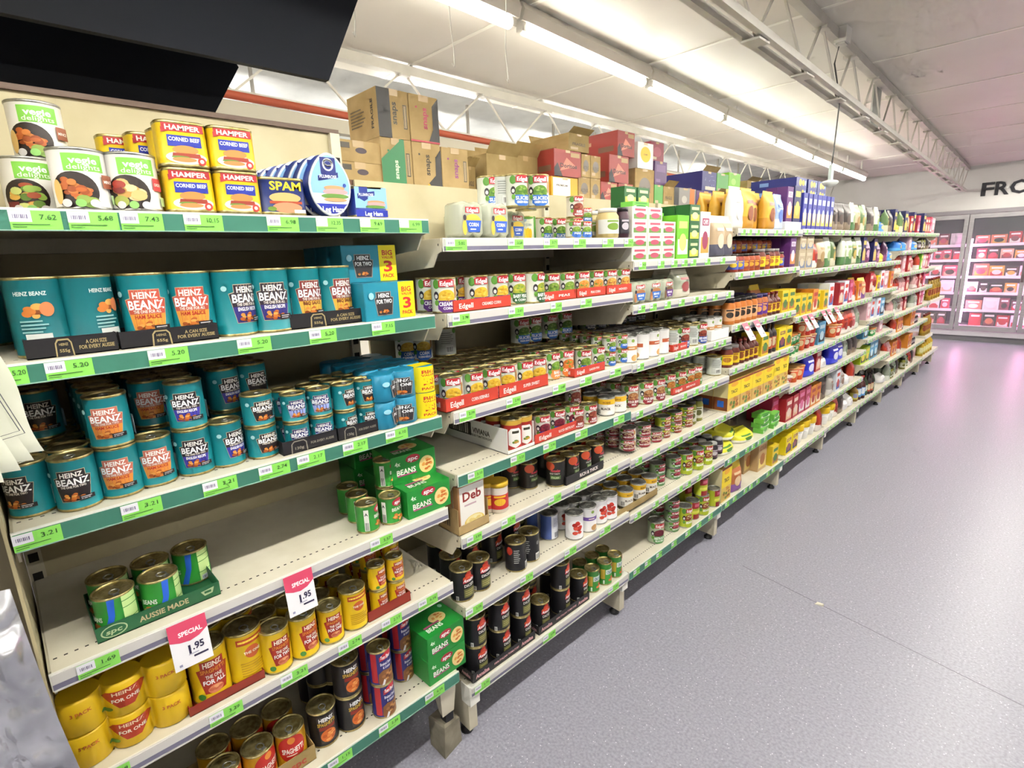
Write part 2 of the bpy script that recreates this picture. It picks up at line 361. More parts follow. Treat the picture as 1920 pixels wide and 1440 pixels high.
a = MB(); a.lathe([(.012,.03,'d8dcd8'),(.04,.022,'d8dcd8'),(.045,.012,'c4c8c4'),(.03,-.004,'c4c8c4'),(.01,-.012,None)], 16); new('dome', a.mesh('dome'), t)
# ---------------------------------------------------------------- shelving
BAYS = {1: (-.045, .857, [1.682,1.436,1.153,.873,.627,.31]),
        2: (.9, 1.797, [1.635,1.432,1.151,.956,.753,.508,.214]),
        3: (1.803, 2.697, [1.548,1.38,1.145,.944,.738,.485,.212]),
        4: (2.703, 3.597, [1.68,1.467,1.202,.975,.738,.468,.212]),
        5: (3.603, 4.497, [1.687,1.441,1.152,.90,.697,.457,.212]),
        6: (4.503, 5.397, [1.687,1.441,1.15,.905,.697,.457,.212]),
        7: (5.403, 6.297, [1.685,1.43,1.184,.945,.78,.55,.212]),
        8: (6.303, 7.197, [1.685,1.513,1.302,1.102,.9,.7,.45,.212]),
        9: (7.203, 8.097, [1.685,1.513,1.302,1.102,.9,.7,.45,.212])}
GREEN = {(1,1),(1,2),(1,3),(1,6),(2,4),(3,7),(4,6),(4,7)}
SG = mat('3f7a68', .3); SW = mat('d5d1cc', .35); SD = mat('77748a', .35); LIPM = mat('f2f0e6', .3)
BAYNAME = ['', 'with teal bean cans', 'with red corn trays', 'with white bean cans', 'with yellow taco boxes', 'with noodle cups', 'with blue sack', 'with sauce bottles', 'before the last', 'at the far end']
def shelf_mesh(w, green):
    a = MB(); a.box((-.43, .0045, -.028), (-.004, w-.0045, 0), SHELFM); a.box((-.004, 0, -.036), (0, w, 0), LIPM)
    a.box((-.42, .004, -.06), (-.40, w-.004, -.028), SHELFM)
    return a.mesh('shelf')
def strip_mesh(w, green):
    a = MB()
    if green: a.box((0, .002, -.034), (.0022, w-.002, -.004), SG); a.box((0, .002, -.036), (.004, w-.002, -.034), mat('8fb5a5', .3))
    else: a.box((0, .002, -.022), (.0022, w-.002, -.003), SW); a.box((0, .002, -.033), (.0018, w-.002, -.022), SD); a.box((0, .002, -.036), (.004, w-.002, -.033), SW)
    return a.mesh('price_strip')
def bracket_mesh():
    a = MB(); pr = [(-.425,0),(-.012,0),(-.012,-.034),(-.03,-.04),(-.055,-.075),(-.425,-.105)]
    a.loft([[(x,0,z-.001) for x, z in pr], [(x,.004,z-.001) for x, z in pr]], POSTM, False)
    a.lathe([(.003,0,'55524a'),(.003,.001,None)], 6) if False else None
    a.box((-.025,-.0006,-.02), (-.021,0,-.014), mat('4a463c')); return a.mesh('bracket')
TICK = {}
GRN = mat('8fe060', .4); TWH = mat('f0eef6', .4); BARC = mat('77708f', .5); INK = mat('2f5a28', .5)
def ticket_mesh(w, price, blank):
    k = (round(w, 3), price, blank)
    if k in TICK: return TICK[k]
    a = MB(); h = .0295; a.box((0,0,0), (.0008,w,h), GRN); p = Print(a, front(.0008), lift=.0002)
    p.rect(TWH, .0, w*.42, h*.4, h)
    if not blank: p.bars(BARC, w*.07, w*.36, h*.58, h*.8, 8)
    else: p.rect('b9b5c8', w*.02, w*.06, h*.75, h*.85)
    p.text(INK, price, w*.74, h*.68, h*.28, min(w*.42, h*.28*2.6), False)
    p.rect(INK, w*.04, w*.75, h*.25, h*.29); p.rect(INK, w*.04, w*.3, h*.12, h*.155)
    TICK[k] = a.mesh('price_ticket'); return TICK[k]
HOLES = {}
def holes_mesh(w):
    if w not in HOLES:
        a = MB(); n = int(w/.016)
        for i in range(n): y = .01+i*.016; a.quad([(-.05,y,.0003),(-.0455,y,.0003),(-.0455,y+.006,.0003),(-.05,y+.006,.0003)], mat('3a352c', .8))
        HOLES[w] = a.mesh('slot_row')
    return HOLES[w]
bk = bracket_mesh(); SHM = {}
leg_m = MB(); leg_m.loft([[(-.13,0,.035),(-.02,0,.03),(-.02,.035,.03),(-.13,.035,.035)], [(-.13,0,.2),(-.02,0,.2),(-.02,.035,.2),(-.13,.035,.2)]], POSTM, False); leg_m.box((-.05,-.003,.13), (-.004,.038,.2), LIPM); leg_me = leg_m.mesh('leg')
ft = MB(); ft.lathe([(.022,0,'17161a'),(.022,.012,'17161a'),(.012,.018,'17161a'),(.012,.036,None)], 12, (-.06,.018)); foot_me = ft.mesh('foot')
def upright_mesh(z1):
    a = MB(); a.box((-.45,-.015,.02), (-.425,.015,z1), POSTM)
    z = .12
    while z < z1-.05:
        a.box((-.4252,-.009,z), (-.4246,.009,z+.022), mat('15120c', .8)); z += .05
    return a.mesh('upright')
upm = {}
def bay(k):
    y0, y1, zs = BAYS[k]; w = y1-y0
    t = thing('shelving_bay', 'cream metal shelving bay '+BAYNAME[k]+(', seen nearly side-on' if k > 6 else ', with price strips'), 'shelving', (0, y0, 0), 0, 'shelving bays of the long run')
    top = 1.96 if k == 1 else 1.835
    a = MB(); a.box((-.45, 0, .06), (-.44, w, top), BACKM); new('back_panel', a.mesh('back_panel'), t)
    if k == 1: a = MB(); a.box((-.455, -.0, top), (-.43, w, top+.012), mat('5e4636')); new('capping', a.mesh('capping'), t)
    if top not in upm: upm[top] = upright_mesh(top)
    for yy in ((.012, w-.016) if k == 1 else (w-.0155,)): new('upright', upm[top], t, (0, yy, 0))
    if w not in SHM: SHM[w] = [shelf_mesh(w, 0), strip_mesh(w, True), strip_mesh(w, False)]
    for i, z in enumerate(zs):
        s = new('shelf', SHM[w][0], t, (0, 0, z)); g = (k, i+1) in GREEN
        new('price_strip', SHM[w][1] if g else SHM[w][2], s)
        new('bracket', bk, s, (0, .0003, 0)); new('bracket', bk, s, (0, w-.0043, 0))
        if k <= 3: new('slot_row', holes_mesh(w), s)
        if (k, i+1) in TICKETS:
            for ya, yb, pr, bl in TICKETS[k, i+1]: new('price_ticket', ticket_mesh(min(max(yb-ya, .04), .085), pr, bl), s, (.0026, ya-y0, -.034))
        elif k > 2:
            r = random.Random(k*31+i); q = .03
            while q < w-.06:
                new('price_ticket', ticket_mesh(.05, '%d.%02d' % (r.randint(1, 6), r.choice((19, 49, 95, 99, 20, 75))), False), s, (.0026, q, -.034)); q += r.uniform(.075, .16)
    if k > 1: new('leg', leg_me, t, (0, w-.035, 0)).scale.z = zs[-1]/.2
    if k == 2: new('leg', leg_me, t, (0, 0, 0)).scale.z = zs[-1]/.2; new('foot', foot_me, t, (0, 0, 0))
    if k > 1: new('foot', foot_me, t, (0, w-.035, 0))
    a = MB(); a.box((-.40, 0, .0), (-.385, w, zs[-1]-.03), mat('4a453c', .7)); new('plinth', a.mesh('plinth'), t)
def build_shelving():
    for k in BAYS: bay(k)
    # side panel closing the first bay, and the block its corner rests on
    a = MB(); a.box((-.45,-.054,.02), (.002,-.049,1.99), {'*': BACKM, 'front': mat('b9ad88', .5)}); new('side_panel', a.mesh('side_panel'), label='beige steel side panel closing the bay of teal cans', cat='panel')
    a = MB(); a.box((-.2,-1.0,.02), (-.18,-.056,1.9), noisy('shaded_pegboard', '6e6552', '7d745f', 4, .7)); new('pegboard_panel', a.mesh('pegboard_panel'), label='shaded brown back board beside the side panel', cat='panel')  # the board's shade is put into its dark brown colour
    cm = noisy('cast_block', '6f6858', '938b79', 14, .95, bump=.6)
    a = MB(); a.loft([[(-.10,.795,0),(-.02,.794,0),(-.037,.877,0),(-.117,.88,0)], [(-.105,.797,.105),(-.02,.8,.115),(-.03,.868,.105),(-.115,.872,.1)], [(-.1,.8,.112),(-.028,.806,.122),(-.036,.86,.112),(-.11,.866,.107)]], cm, False)
    new('concrete_block', a.mesh('concrete_block'), label='rough grey concrete block under the corner of the first bay', cat='block')
    a = MB(); a.box((-.06,.815,.118), (-.03,.845,.152), mat('17161a')); a.loft([[(-.06,.81,.15),(-.025,.80,.155),(-.025,.845,.155),(-.06,.845,.15)], [(-.06,.79,.26),(-.015,.79,.26),(-.015,.852,.26),(-.06,.852,.26)]], POSTM, False); new('leg_stub', a.mesh('leg_stub'), label='cream steel leg stub standing on the concrete block', cat='bracket')
    # brown capping shelf carrying the cartons
    a = MB(); a.box((-1.05,.875,1.82), (-.452,8.1,1.836), {'*': mat('cfc8b4'), 'front': mat('6a4a38')}); new('capping_shelf', a.mesh('capping_shelf'), label='long brown-edged capping shelf carrying the overstock cartons', cat='shelf')
    # end unit beyond the last bay
    t = thing('end_display', 'end display unit with oil bottles beyond the last bay', 'shelving', (0, 8.12, 0))
    for z, d in ((.212,1.0),(.47,.45),(.9,.95),(1.3,.4)):
        a = MB(); a.box((-.42,0,z-.03), (0,d,z), SHELFM); a.box((0,0,z-.036), (.004,d,z), LIPM); new('shelf', a.mesh('shelf'), t)
    a = MB(); a.box((-.45,0,.05), (-.43,.9,1.65), BACKM); new('back_panel', a.mesh('back_panel'), t)
    for y in (.78,): new('leg', leg_me, t, (0,y,0)); new('foot', foot_me, t, (0,y,0))
build_shelving()
# ---------------------------------------------------------------- freezer
ALU = noisy('brushed_frame', 'a9a7aa', 'b7b5b8', 8, .35, .6, stretch=(1,1,20))
PINK = emis('pink_led', 'ffa4e2', 26.0)
GLASS = clear('door_glass', 'd8e0e4', .03, .10)
fz = thing('freezer_cabinet', 'tall grey upright freezer with glass doors and pink lights', 'freezer', (-1.65, 11.35, 0))
a = MB(); a.box((0,.02,.0), (3.9,.76,.12), mat('77757a')); a.box((0,-.01,.09), (3.9,.0,.17), mat('cfccd0', .4)); a.box((0,.0,.12), (3.9,.76,.17), mat('b5b3b6')); new('plinth', a.mesh('plinth'), fz)
a = MB(); a.box((0,.70,.17), (3.9,.76,2.05), mat('8d8590')); a.box((0,0,2.0), (3.9,.76,2.06), ALU); a.box((0,.0,.17), (.02,.7,2.0), ALU); a.box((3.88,0,.17), (3.9,.7,2.0), ALU); new('carcass', a.mesh('carcass'), fz)
a = MB(); a.box((0,-.012,2.0), (3.9,.0,2.06), mat('9a9498', .4)); new('top_trim', a.mesh('top_trim'), fz)
FZ = [.24,.5,.774,1.03,1.295,1.53]
for z in FZ:
    a = MB(); a.box((.03,.10,z-.012), (3.87,.68,z), mat('d6d2d8', .4)); a.box((.03,.09,z-.03), (3.87,.10,z+.012), mat('ece6ee', .4)); new('shelf', a.mesh('shelf'), fz)
for i in range(5):
    x0 = i*.765+.005; d = new('door', None, fz, (x0, 0, 0)); w = .755
    a = MB(); a.box((0,-.03,.18), (.055,.0,1.995), ALU); a.box((w-.055,-.03,.18), (w,0,1.995), ALU); a.box((.055,-.03,1.93), (w-.055,0,1.995), ALU); a.box((.055,-.03,.18), (w-.055,0,.25), ALU); new('frame', a.mesh('frame'), d)
    a = MB(); a.box((.05,-.018,.24), (w-.05,-.012,1.94), GLASS); new('pane', a.mesh('pane'), d)
    a = MB(); a.box((.012,-.055,.95) if i % 2 else (w-.045,-.055,.95), (.045,-.03,1.3) if i % 2 else (w-.012,-.03,1.3), mat('6d5f63', .4)); new('handle', a.mesh('handle'), d)
    for xx in (.06,):
        a = MB(); a.box((xx,.02,.3), (xx+.012,.035,1.62), PINK); new('led_strip', a.mesh('led_strip'), fz, (x0, 0, 0))
r = random.Random(3)
FC = ['c8506a','d87a62','3a3438','d9a24a','e6e2e6','8a4a5a','c03a48','e8b4a0','5a4a48','dfd5dc']
n = 0
for zi, z in enumerate(FZ):
    x = -.86
    while x < .98:
        w = r.uniform(.11,.2); h = r.uniform(.13,.2) if zi not in (0,) else r.uniform(.17,.22)
        if -.92 < x < .95 and not any(abs(x+w/2-q) < w/2+.02 for q in (-.118,)):
            a = MB(); c = FC[r.randrange(len(FC))]; c2 = FC[r.randrange(len(FC))]; a.box((0,0,0), (w,.05,h), c)
            p = Print(a, lambda u, v, l: (u, -l, v)); p.rect(c2, w*.1, w*.9, h*.08, h*.42); p.ell(FC[r.randrange(len(FC))], w*.5, h*.4, w*.3, h*.22); p.rect('f2ecf0', w*.15, w*.85, h*.72, h*.86)
            new('frozen_food_box', a.mesh('frozen_food_box'), None, (x, 11.47, z+.001), label='frozen food carton, %s along on %s freezer shelf from the bottom' % (ordn(n), ordn(zi)), cat='box', group='cartons in the freezer'); n += 1
        x += w+r.uniform(.004,.02)
    n = 0
a = MB(); p = Print(a, lambda u, v, l: (u, -l, v), lift=.004)
for ch, u, w_ in (('F',.1,.15),('R',.268,.165),('O',.47,.235),('Z',.7,.16),('E',.87,.14),('N',1.06,.165)): p.text('1a1822', ch, u, 0, .195, w_)
o = new('sign_lettering', a.mesh('sign_lettering'), None, (-.06,11.345,2.36), label='large black wall lettering above the freezer doors', cat='sign')
sd = o.modifiers.new('thickness', 'SOLIDIFY'); sd.thickness = .012
# ---------------------------------------------------------------- goods
TEAL = '12808a'; WH = 'f2efe8'
PROD = {}
def P(key, kind, name, cat, desc, **k): PROD[key] = dict(kind=kind, name=name, cat=cat, desc=desc, **k)
BEAN = ['c8702a','e0a050','a8521c','d98c3a','8a4416']
def heinz(top, bot, flav, fc, size='FOR ALL', word='BEANZ'):
    def art(D, R, H):
        b = .84*R; a_ = .60*R; bb = .60*R; vt = .77*H; vm = .655*H; vb = .2*H
        ks = lambda g: [(-a_-g, vt+g), (a_+g, vt+g), (a_+g, vm+g), (b+g, vm-.02*H+g), (bb+g, vb-g), (-bb-g, vb-g), (-b-g, vm-.02*H+g), (-a_-g, vm+g)]
        D.poly('b9a98c', ks(.03*R)); D.poly(top, ks(0))
        D.poly(bot, [(-.74*R, .44*H), (.74*R, .44*H), (bb, vb), (-bb, vb)])
        D.text('f6f2ea', 'HEINZ', 0, .70*H, .09*H, .98*R); D.text('ffffff', word, 0, .57*H, .125*H, 1.46*R)
        D.text('e8e0d4', 'THE ONE '+size, 0, .475*H, .042*H, 1.1*R)
        if flav: D.text(fc, flav, 0, .405*H, .055*H, 1.05*R)
        D.blobs(BEAN, 0, .285*H, .48*R, .06*H, 16, .1*R, 3)
        D.rect('1c1a1c' if top != '2a1f4a' else '3a35a8', .15*R, .8*R, .2*H, .28*H); D.lines('c8c4c8', .22*R, .72*R, .21*H, .27*H, 2)
        D.ell('9fd0d4', -1.02*R, .72*H, .13*R, .13*R); D.rect('e4eef0', 1.5*R, 2.1*R, .12*H, .5*H); D.bars('55606a', 1.58*R, 2.02*R, .16*H, .3*H, 7)
    return art
def heinz_back(D, R, H):
    D.text('c9d6d4', 'HEINZ BEANZ', -.1*R, .8*H, .05*H, 1.1*R); D.blobs(['c9762f','d9a050','8a4a20'], 0, .6*H, .5*R, .08*H, 8, .16*R, 5); D.ell('d98050', .35*R, .6*H, .24*R, .09*H)
    D.lines('86b8b8', -.6*R, .3*R, .3*H, .48*H, 4); D.rect('d8dcd8', -.5*R, .35*R, .06*H, .3*H); D.bars('4a4a4a', -.42*R, .27*R, .09*H, .22*H, 8)
def vegie(n):
    def art(D, R, H):
        D.rect('7cc246', -.5*R, .95*R, .62*H, .9*H); D.text('ffffff', 'vegie', .22*R, .80*H, .11*H, 1.0*R); D.text('f0f8e6', 'delights', .22*R, .69*H, .085*H, 1.2*R, False)
        cu = -.25*R; D.ell('2a1f1c', cu, .3*H, .86*R, .31*H, 14)
        if n == 1: D.blobs(['8fae4a','c8cf7a','d0a24a','5a7a2a','a04a28'], cu, .31*H, .6*R, .2*H, 18, .2*R, 1); D.rect('6a2420', -.95*R, -.5*R, .03*H, .22*H)
        if n == 2: D.blobs(['b8602a','c97a3a','9a4a1e'], cu+.05*R, .36*H, .5*R, .18*H, 22, .15*R, 2); D.blobs(['6d8a3a','8aa24a'], cu+.35*R, .12*H, .3*R, .06*H, 6, .2*R, 4); D.ell('d9b26a', cu-.55*R, .28*H, .16*R, .2*H)
        if n == 3: D.blobs(['d9b878','e6cf9a','c99a50'], cu+.1*R, .36*H, .42*R, .17*H, 10, .26*R, 2); D.blobs(['7a2a24','a03a2c'], cu-.4*R, .42*H, .2*R, .1*H, 5, .2*R, 4); D.ell('9aa24a', cu-.3*R, .16*H, .3*R, .1*H)
        D.rect(['e0a070','9a5a40','c8404a'][n-1], .75*R, 1.3*R, .36*H, .58*H); D.text('f4ece4', ['GREEN','MINCE','CHICKEN'][n-1], 1.02*R, .47*H, .05*H, .42*R)
        for i, c in enumerate(('d8d4d0','8cc46a','e0dcd8')): D.ell(c, cu+(-.3+i*.45)*R, .1*H, .17*R, .065*H)
        D.rect('bfe0a8', 1.05*R, 1.45*R, .1*H, .26*H)
    return art
SPCG = '2f8f34'
def spc(D, R, H):
    D.ell('b02a3a', .25*R, .78*H, .62*R, .14*H); D.text('ffffff', 'spc', .25*R, .79*H, .13*H, .75*R, slant=.2); D.text('f4f4e8', 'BEANS', .2*R, .54*H, .12*H, 1.25*R); D.blobs(['d9803a','e8a858','c86a28'], .25*R, .27*H, .5*R, .12*H, 14, .16*R, 2)
    D.rect('f0f2ea', -1.35*R, -.95*R, .1*H, .85*H); D.bars('444444', -1.3*R, -1.0*R, .12*H, .4*H, 5); D.text('333333', 'A', -1.15*R, .7*H, .1*H)
def spc_big(D, R, H):
    D.poly('2a62d0', [(-.55*R,.97*H), (-.2*R,.97*H), (-.3*R,.5*H), (-.6*R,.04*H), (-.95*R,.04*H), (-.6*R,.5*H)]); D.rect('c9e89a', .1*R, .95*R, .06*H, .95*H)
    for v in (.3, .62, .8): D.rect('3f8a3a', .1*R, .95*R, v*H, (v+.02)*H)
    D.rect('e6eaf0', .2*R, .9*R, .06*H, .2*H); D.bars('44506a', .25*R, .85*R, .08*H, .17*H, 8); D.text('e8f0e4', 'BEANS', -1.3*R, .45*H, .13*H, .8*R); D.blobs(['b8652e','d08a48'], -1.4*R, .2*H, .3*R, .1*H, 8, .14*R)
def heinz_yel(size):
    def art(D, R, H):
        D.poly('a5301e', [(-.62*R,.82*H), (.62*R,.82*H), (.62*R,.68*H), (.86*R,.66*H), (.55*R,.2*H), (-.55*R,.2*H), (-.86*R,.66*H), (-.62*R,.68*H)])
        D.text('f4ead8', 'HEINZ', 0, .75*H, .1*H, .95*R); D.text('d98a30', 'SPAGHETTI', 0, .63*H, .075*H, 1.3*R); D.text('f0e8dc', 'THE ONE', 0, .52*H, .07*H, .85*R); D.text('ffffff', 'FOR '+size, 0, .42*H, .085*H, 1.15*R)
        D.ell('d8805a', 0, .27*H, .4*R, .08*H); D.blobs(['e8a878','c86440'], 0, .27*H, .3*R, .05*H, 7, .12*R); D.ell('4a8a3a', -.75*R, .16*H, .2*R, .06*H)
    return art
def yel_back(D, R, H):
    D.rect('b5481e', -.8*R, 1.2*R, .78*H, .9*H); D.lines('f2cf4a', -.7*R, 1.1*R, .8*H, .89*H, 1); D.ell('c05a28', 0, .62*H, .42*R, .12*H); D.text('f4e8d0', 'THE ONE', 0, .62*H, .05*H); D.lines('c99a18', -.7*R, .7*R, .15*H, .45*H, 6)
def spag(D, R, H):
    D.poly('3a3230', [(-.7*R,.9*H), (.75*R,.9*H), (.5*R,.12*H), (-.5*R,.12*H)]); D.text('ffffff', 'HEINZ', 0, .8*H, .11*H, 1.05*R); D.text('d9b23a', 'SPAGHETTI', 0, .67*H, .1*H, 1.3*R); D.rect('8a2a20', -.55*R, .6*R, .5*H, .6*H)
    D.ell('d8702e', .05*R, .32*H, .55*R, .18*H); D.blobs(['e89048','c05a22','f0a860'], .05*R, .32*H, .42*R, .12*H, 14, .14*R)
def spag_spc(D, R, H):
    D.ell('c02a20', 0, .62*H, .95*R, .36*H, 14); D.ell('e08a30', 0, .85*H, .25*R, .09*H); D.text('f8f0e4', 'SPAGHETTI', .05*R, .58*H, .14*H, 1.45*R); D.lines('f0d8c0', -.4*R, .5*R, .42*H, .48*H, 1); D.blobs(['d8602a','e8903a'], 0, .2*H, .5*R, .1*H, 10, .16*R)
def piper(D, R, H):
    D.rect('b8262e', -1.35*R, -.8*R, .1*H, .95*H); D.poly('c8303a', [(-.55*R,.72*H), (.6*R,.8*H), (.6*R,.98*H), (.1*R,.98*H), (-.55*R,.84*H)]); D.text('ffffff', 'Tom Piper', .02*R, .83*H, .1*H, .95*R, slant=.2); D.text('e8e8f4', 'Braised Steak', .05*R, .64*H, .085*H, 1.1*R); D.text('e8e8f4', '& Onions', .05*R, .53*H, .075*H, .7*R)
    D.poly('8a5a30', [(-.75*R,.1*H), (-.7*R,.36*H), (-.3*R,.46*H), (.3*R,.42*H), (.75*R,.5*H), (.8*R,.05*H), (-.5*R,.03*H)]); D.blobs(['6a3a1c','a87040','c89050'], 0, .27*H, .45*R, .1*H, 12, .15*R); D.poly('f2f0f0', [(-.5*R,.03*H), (-.3*R,.2*H), (-.1*R,.2*H), (-.3*R,.03*H)])
LEAF = '5f9a3a'
def edgell(band, pic, word, word2='', leaf=True, wc='ffffff'):
    def art(D, R, H):
        D.ell(LEAF, -.75*R, .82*H, .3*R, .13*H); D.ell('b0824a', .95*R, .6*H, .16*R, .2*H)
        D.ell(pic[0], .1*R, .46*H, .72*R, .2*H); D.blobs(pic, .1*R, .47*H, .58*R, .15*H, 18, .13*R, 4)
        D.poly(band, [(-.62*R,.36*H), (.85*R,.36*H), (.8*R,.1*H), (.4*R,.02*H), (-.3*R,.02*H), (-.62*R,.12*H)])
        D.text(wc, word, .12*R, .265*H, .11*H, min(1.3*R, .22*R*len(word)))
        if word2: D.text(wc, word2, .12*R, .14*H, .07*H, min(1.1*R, .18*R*len(word2)))
        D.poly('b8242e', [(-.5*R,.74*H), (.72*R,.74*H), (.72*R,.92*H), (.5*R,.95*H), (-.3*R,.95*H), (-.5*R,.92*H)]); D.text('ffffff', 'Edgell', .11*R, .84*H, .13*H, 1.0*R)
        D.ell('2c2430', -.72*R, .5*H, .2*R, .12*H); D.ell('e8e4e0', -.72*R, .48*H, .12*R, .06*H); D.ell('6aa23a', -.7*R, .3*H, .16*R, .08*H)
        D.rect('dcdfe0', 2.2*R, 3.0*R, .1*H, .9*H)
    return art
def ed_back(D, R, H):
    D.rect('c9ccc6', -.75*R, .8*R, .12*H, .86*H); D.lines('8a8e88', -.6*R, .65*R, .42*H, .84*H, 6); D.rect('e4e4e0', -.2*R, .6*R, .13*H, .38*H); D.bars('444444', -.12*R, .52*R, .15*H, .32*H, 8); D.ell(LEAF, .75*R, .88*H, .25*R, .1*H)
def anna(word):
    def art(D, R, H):
        D.blobs(['c8402a','d9562e','a02a1c'], .35*R, .82*H, .45*R, .1*H, 8, .26*R, 3); D.poly('c02638', [(-.2*R,.6*H), (1.0*R,.66*H), (1.0*R,.76*H), (-.2*R,.72*H)]); D.text('ffffff', 'Annalisa', .4*R, .69*H, .1*H, 1.1*R, slant=.25); D.text('e8e4de', word, .4*R, .52*H, .09*H, min(1.0*R, .2*R*len(word)))
        D.rect('6a6a3a', -.15*R, .95*R, .14*H, .42*H); D.lines('a8a060', -.05*R, .85*R, .18*H, .38*H, 3); D.rect('e8e8e4', -.85*R, -.6*R, .06*H, .2*H); D.bars('333333', -.83*R, -.62*R, .08*H, .18*H, 4)
    return art
def anna_back(D, R, H):
    D.lines('a8a8a4', -.8*R, -.2*R, .3*H, .8*H, 7); D.rect('e8e8e4', .35*R, .85*R, .05*H, .3*H); D.bars('333333', .4*R, .8*R, .08*H, .25*H, 6); D.ell('8a8a88', .6*R, .66*H, .16*R, .07*H); D.ell('b8382a', -1.2*R, .75*H, .3*R, .14*H)
def annadark(D, R, H):
    D.ell('c8502e', -.3*R, .8*H, .55*R, .16*H); D.text('e04a5a', 'Annalisa', .35*R, .64*H, .1*H, 1.0*R, slant=.25); D.text('c8c4b8', 'DICED TOMATO', .25*R, .52*H, .06*H, 1.1*R); D.rect('4f6a3a', -.2*R, .9*R, .3*H, .45*H); D.text('cfe0b0', 'ITALIAN', .3*R, .37*H, .07*H, .8*R)
def crush(D, R, H):
    D.rect('dfe8dc', -.6*R, 1.0*R, .5*H, .72*H); D.text('3a6a8a', 'CRUSHED', .2*R, .61*H, .13*H, 1.3*R); D.blobs(['c84a2a','d9702e'], .3*R, .22*H, .4*R, .14*H, 7, .22*R); D.rect('c8a83a', -1.3*R, -.7*R, .3*H, .75*H); D.rect('b0382a', .2*R, .9*R, .84*H, .93*H); D.rect('e4eae0', -.95*R, -.75*R, .08*H, .25*H)
def tomwhite(D, R, H): D.ell('fafafa', 0, .5*H, .9*R, .3*H); D.blobs(['c83a2a','b02a20','d9503a'], .1*R, .42*H, .5*R, .26*H, 9, .3*R, 8)
def bluewhite(D, R, H): D.rect('4a62a8', -1.6*R, -.15*R, .02*H, .98*H); D.rect('cfd2e0', .05*R, .8*R, .45*H, .9*H); D.lines('8a8ea8', .1*R, .75*R, .5*H, .86*H, 6); D.bars('444a5a', .2*R, .75*R, .1*H, .3*H, 8)
def logowhite(c):
    def art(D, R, H): D.ell('8aa84a', .1*R, .82*H, .2*R, .06*H); D.rect(c, -1.2*R, 1.2*R, .48*H, .62*H); D.lines('f0e0d0', -.4*R, .6*R, .5*H, .6*H, 1); D.ell(['d9a86a', 'c98a4a'][0], .35*R, .18*H, .45*R, .12*H)
    return art
def yelwhite(D, R, H): D.rect('e8b82a', -3.0*R, 3.0*R, .62*H, .9*H); D.text('8a5a10', 'BEANS', .2*R, .74*H, .1*H); D.text('4a3a30', 'BLACK', .1*R, .4*H, .12*H); D.bars('555555', -1.0*R, -.5*R, .12*H, .36*H, 6)
def vivi(D, R, H): D.rect('c9a038', -3*R, 3*R, .82*H, .98*H); D.poly('f4f0ea', [(-.65*R,.2*H), (-.65*R,.62*H), (-.4*R,.72*H), (.4*R,.72*H), (.65*R,.62*H), (.65*R,.2*H), (0,.1*H)]); D.rect('3a3a2a', -.3*R, .4*R, .56*H, .64*H); D.blobs(['b8862a','5a7a2a','c8a040'], 0, .28*H, .25*R, .06*H, 6, .14*R)
def bands(*bs):
    def art(D, R, H):
        for c, u0, u1, v0, v1 in bs: D.rect(c, u0*R, u1*R, v0*H, v1*H)
    return art
def can(key, R, H, body, art, desc, name='food_can', lid='GOLD', n=24, tab=True): P(key, 'can', name, 'can', desc, R=R, H=H, body=body, art=art, lid=lid, n=n, tab=tab)
can('b555o', .0425, .137, TEAL, heinz('c0503c','e09a3a','HAM SAUCE','b02a1c'), 'tall teal beans can, orange label', 'beans_can')
can('b555e', .0425, .137, TEAL, heinz('2a1f2c','2f2a78','ENGLISH RECIPE','ffffff'), 'tall teal beans can, black label', 'beans_can')
can('b555q', .0425, .137, TEAL, heinz('7a2a2a','e0b040','BBQ SAUCE','6a2418'), 'tall teal beans can, maroon label', 'beans_can')
can('b555k', .0425, .137, '0f6a72', heinz_back, 'tall teal beans can, back showing', 'beans_can')
can('b555p', .0425, .137, TEAL, heinz('5a6ac0','e8e0f0','REDUCED SALT','c04a2a'), 'tall teal beans can, blue label', 'beans_can')
can('b300o', .0355, .1, TEAL, heinz('bf6a58','e0903c','HAM SAUCE','b02a1c','FOR TWO'), 'mid-size teal can, orange label', 'beans_can')
can('b300b', .0355, .1, TEAL, heinz('231a1c','231a1c','','ffffff','FOR TWO'), 'mid-size teal can, plain black label', 'beans_can')
can('b300e', .0355, .1, TEAL, heinz('231a22','3a35a0','ENGLISH RECIPE','ffffff','FOR TWO'), 'mid-size teal can, black-violet label', 'beans_can')
can('b220b', .034, .074, TEAL, heinz('231a1c','231a1c','','ffffff','FOR ONE'), 'short teal beans can, black label', 'beans_can')
can('b135p', .029, .068, TEAL, heinz('2a2a6a','9aa8e0','','ffffff','FOR ONE'), 'small teal beans can, blue label', 'beans_can')
can('b135b', .029, .068, TEAL, heinz('231a1c','231a1c','','ffffff','FOR ONE'), 'small teal beans can, black label', 'beans_can')
can('veg1', .0415, .1, WH, vegie(1), 'white can with salad picture', 'vegetarian_meal_can', 'SILV', tab=False)
can('veg2', .0415, .1, WH, vegie(2), 'white can with mince picture', 'vegetarian_meal_can', 'SILV', tab=False)
can('veg3', .0415, .1, WH, vegie(3), 'white can with chicken picture', 'vegetarian_meal_can', 'SILV', tab=False)
can('spcb', .037, .08, SPCG, spc_big, 'green can with blue stripe', 'beans_can')
can('spcs', .0305, .08, SPCG, spc, 'small green can, red oval', 'beans_can')
can('ya', .041, .131, 'e8c21c', heinz_yel('ALL'), 'tall yellow can, red label', 'spaghetti_can')
can('yt', .035, .112, 'e8c21c', heinz_yel('TWO'), 'mid-size yellow can, red label', 'spaghetti_can')
can('yo', .032, .098, 'e8c21c', heinz_yel('ONE'), 'small yellow can, red label', 'spaghetti_can')
